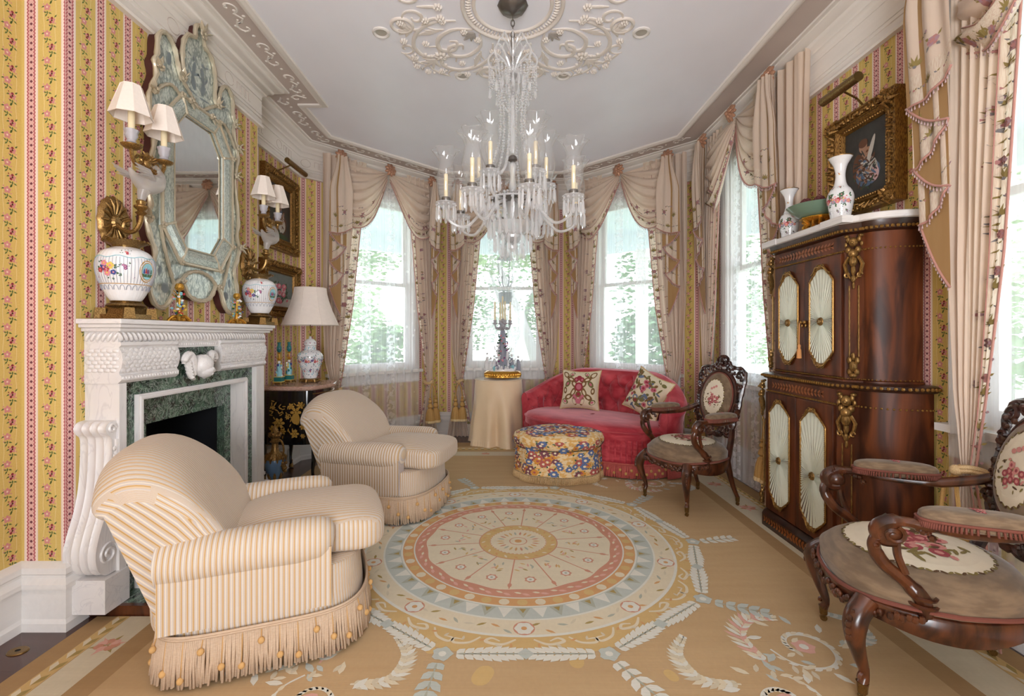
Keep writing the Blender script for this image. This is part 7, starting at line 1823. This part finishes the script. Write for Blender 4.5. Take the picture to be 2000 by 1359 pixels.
            for k in range(6): mb.ball((s2*.29, -.17+.015*k, .345+.004*(k % 2)), (.010, .010, .014), 6)
        am = put('arm', M['mahog'], t, ar)
        def pad(mb): sellip(mb, (s2*.283, .035, .683), .045, .135, .032, .6, .7, 28, 14, 0)
        pd = put('arm_pad', NPL, am, lambda mb: (pad(mb), nposy(mb, lambda x, z, q=0: (s2*.283+x, .035+z, .7165+.0003*q-.25*(x*x)*20-.4*z*z), 0, .0, .03, R, 8)), ang=None)
        put('fringe', M['np_gimp'], am, lambda mb: ([mb.tube([(s2*.283+.046*sgp(cos(a), .7), .035+.137*sgp(sin(a), .7), .678), (s2*.283+.050*sgp(cos(a), .7), .035+.142*sgp(sin(a), .7), .655)], .0035, 4) for a in [i*2*pi/90 for i in range(90)]], mb.tube([(s2*.283+.047*sgp(cos(a), .7), .035+.138*sgp(sin(a), .7), .678) for a in [i*2*pi/60 for i in range(60)]], .005, 5, closed=True)), ang=None)
    return t
rosechair((1.39, 3.57, .009), radians(-68), 'carved dark rosewood armchair with needlepoint beside the velvet sofa')
rosechair((1.55, 1.77, .009), radians(-111), 'carved rosewood needlepoint armchair in the right foreground, cropped by the frame', 1.10)
# ---------------------------------------------------------------- crystal chandelier
t = empty('crystal_chandelier', (.05, 2.80, 1.80), 0, 'large crystal chandelier with hurricane shades hanging from the ceiling rosette', 'chandelier')
Z0 = 1.80
put('canopy', M['silver'], t, lambda mb: mb.lathe([(.085, 1.438), (.09, 1.43), (.07, 1.40), (.03, 1.385), (.012, 1.375)], n=28, wav=lambda a, z: 1+.03*cos(10*a)))
def chn(mb):
    for k in range(4):
        z = 1.36-.035*k; mb.tube([(.010*cos(a)*(1 if k % 2 else 0), .010*cos(a)*(0 if k % 2 else 1), z+.022*sin(a)) for a in [i*pi/5 for i in range(10)]], .003, 5, closed=True)
    mb.lathe([(.006, 1.25), (.010, 1.24), (.012, 1.12), (.006, 1.08), (.007, .90)], n=10)
    for z in (1.02, .52, .30, .04): mb.lathe([(.012, z-.02), (.028, z-.01), (.026, z+.006), (.014, z+.018)], n=14)
    mb.lathe([(.006, .30), (.006, .0)], n=8)
put('silver_fittings', M['silver'], t, chn)
def prism(mb, p, L, r, n=4, tw=0.0):
    x, y, z = p; vs = [(x, y, z)]
    for f, k in ((.12, .75), (.84, 1.0)):
        for i in range(n): a = 2*pi*i/n+tw; vs.append((x+r*k*cos(a), y+r*k*sin(a)*.8, z-L*f))
    vs.append((x, y, z-L)); m = len(vs)-1
    fs = [(0, 1+(i+1) % n, 1+i) for i in range(n)]+[(1+i, 1+(i+1) % n, 1+n+(i+1) % n, 1+n+i) for i in range(n)]+[(1+n+i, 1+n+(i+1) % n, m) for i in range(n)]
    mb.add(vs, fs)
def beadline(mb, pts, r=.008, step=.019):
    acc = 0
    for a, b in zip(pts, pts[1:]):
        a, b = Vector(a), Vector(b); L = (b-a).length; d = -acc
        while d+step <= L: d += step; p = a+(b-a)*(d/L) if L > 0 else a; mb.ball(p, r, 4)
        acc = L-d
def stem(mb):
    for z0, z1, r in ((1.10, .55, .014), (.50, .32, .018)):
        mb.lathe(crv([(r*.7, z1), (r*1.3, lerp(z1, z0, .15)), (r*.8, lerp(z1, z0, .5)), (r*1.2, lerp(z1, z0, .85)), (r*.6, z0)], 4), n=12)
    mb.lathe(crv([(.015, .30), (.05, .27), (.035, .20), (.02, .12), (.055, .06), (.03, .02)], 4), n=14); mb.lathe([(.02, .04), (.11, .10), (.135, .13), (.13, .135), (.02, .07)], n=24, wav=lambda a, z: 1+.04*cos(12*a))
    mb.ball((0, 0, .0), (.026, .026, .030), 10); mb.ball((0, 0, -.02), .014, 8)
put('glass_stem', M['crystal'], t, stem, ang=20)
def crown(mb):
    for k in range(8):
        a = k*pi/4; c, s_ = cos(a), sin(a); mb.tube(crv([(0, 0, 1.0), (c*.05, s_*.05, 1.10), (c*.11, s_*.11, 1.15), (c*.145, s_*.145, 1.11), (c*.13, s_*.13, 1.06), (c*.10, s_*.10, 1.07)], 5), .007, 6)
        mb.tube(crv([(0, 0, 1.10), (c*.03, s_*.03, 1.20), (c*.07, s_*.07, 1.24), (c*.09, s_*.09, 1.20)], 4), .0055, 6)
        for q in range(5): e = a+q*.16; beadline(mb, [(cos(e)*.14, sin(e)*.14, 1.08-.02*q), (cos(e)*.14, sin(e)*.14, .99-.02*q)], .006, .014)
        prism(mb, (c*.135, s_*.135, .93), .055, .009); beadline(mb, [(c*.125, s_*.125, 1.06), (c*.09, s_*.09, .88), (c*.03, s_*.03, .80)], .006, .015)
    mb.lathe([(.01, .98), (.06, 1.0), (.075, 1.02), (.01, 1.01)], n=20)
    for k in range(12): a = k*pi/6; prism(mb, (cos(a)*.07, sin(a)*.07, 1.0), .07, .008)
put('top_crown', M['crystal'], t, crown, ang=20)
for k in range(6):
    def strands(mb):
        a = k*pi/3+.25; c, s_ = cos(a), sin(a); pts = crv([(c*.10, s_*.10, .98), (c*.075, s_*.075, .80), (c*.085, s_*.085, .60), (c*.15, s_*.15, .44), (c*.24, s_*.24, .36)], 8); beadline(mb, pts, .0085, .0165)
    put('bead_strand', M['crystal'], t, strands, ang=20)
def curtain(mb):
    for r, z, L, n in ((.17, .24, .12, 26), (.145, .15, .11, 22), (.11, .06, .10, 18), (.07, -.0, .08, 12), (.20, .26, .09, 26)):
        for i in range(n): a = 2*pi*i/n+r*9; prism(mb, (cos(a)*r, sin(a)*r, z), L, .0085); mb.ball((cos(a)*r, sin(a)*r, z+.010), .007, 4)
    mb.tube([(.17*cos(i*pi/20), .17*sin(i*pi/20), .262) for i in range(40)], .006, 6, closed=True)
put('prism_curtain', M['crystal'], t, curtain, ang=20)
put('bobeche_ring', M['silver'], t, lambda mb: (mb.lathe([(.03, .255), (.10, .262), (.13, .27), (.128, .278), (.03, .27)], n=28), [mb.ball((.12*cos(i*pi/12), .12*sin(i*pi/12), .285), .008, 6) for i in range(24)]))
arms = [(2*pi*k/8+.2, .395, .235, 0) for k in range(8)]+[(2*pi*k/5-.95, .215, .385, 1) for k in range(5)]
for k, (a, r, z, up) in enumerate(arms):
    c, s_ = cos(a), sin(a); x, y = c*r, s_*r
    ga = put('arm', M['crystal'], t, lambda mb: mb.tube(crv([(c*.05, s_*.05, .27+.05*up), (c*r*.4, s_*r*.4, .22+.06*up), (c*r*.7, s_*r*.7, z-.13), (c*r*.95, s_*r*.95, z-.10), (x, y, z-.02)], 6), .0085, 7))
    def pan(mb):
        mb.lathe([(.010, z-.03), (.045, z-.015), (.060, z-.003), (.058, z+.002), (.010, z-.008)], (x, y, 0), 20, wav=lambda a, zz: 1+.05*cos(10*a))
        for i in range(11): e = 2*pi*i/11; px_, py_ = x+.054*cos(e), y+.054*sin(e); mb.ball((px_, py_, z-.014), .0075, 5); prism(mb, (px_, py_, z-.022), .088, .0078, tw=e)
    put('prism_pan', M['crystal'], ga, pan, ang=20)
    put('silver_socket', M['silver'], ga, lambda mb: mb.lathe([(.012, z), (.022, z+.004), (.027, z+.018), (.025, z+.032), (.014, z+.034)], (x, y, 0), 14))
    put('candle', M['candle'], ga, lambda mb: mb.lathe([(.0115, z+.03), (.0115, z+.165), (.004, z+.17)], (x, y, 0), 12))
    sp_ = crv([(.024, z+.022), (.046, z+.07), (.056, z+.125), (.048, z+.185), (.040, z+.225), (.050, z+.265), (.074, z+.305)], 4)
    def hur(mb, sp_=sp_):
        mb.lathe(sp_, (x, y, 0), 30, caps=False, wav=lambda a, zz: 1+(.16*cos(6*a)*sst(z+.22, z+.305, zz)))
        def rim(i): a = 2*pi*i/60; k_ = 1+.16*cos(6*a); return (x+.074*k_*cos(a), y+.074*k_*sin(a), z+.305)
        mb.tube([rim(i) for i in range(60)], .0016, 4, closed=True)
    put('hurricane_shade', M['hurricane'], ga, hur, ang=None)
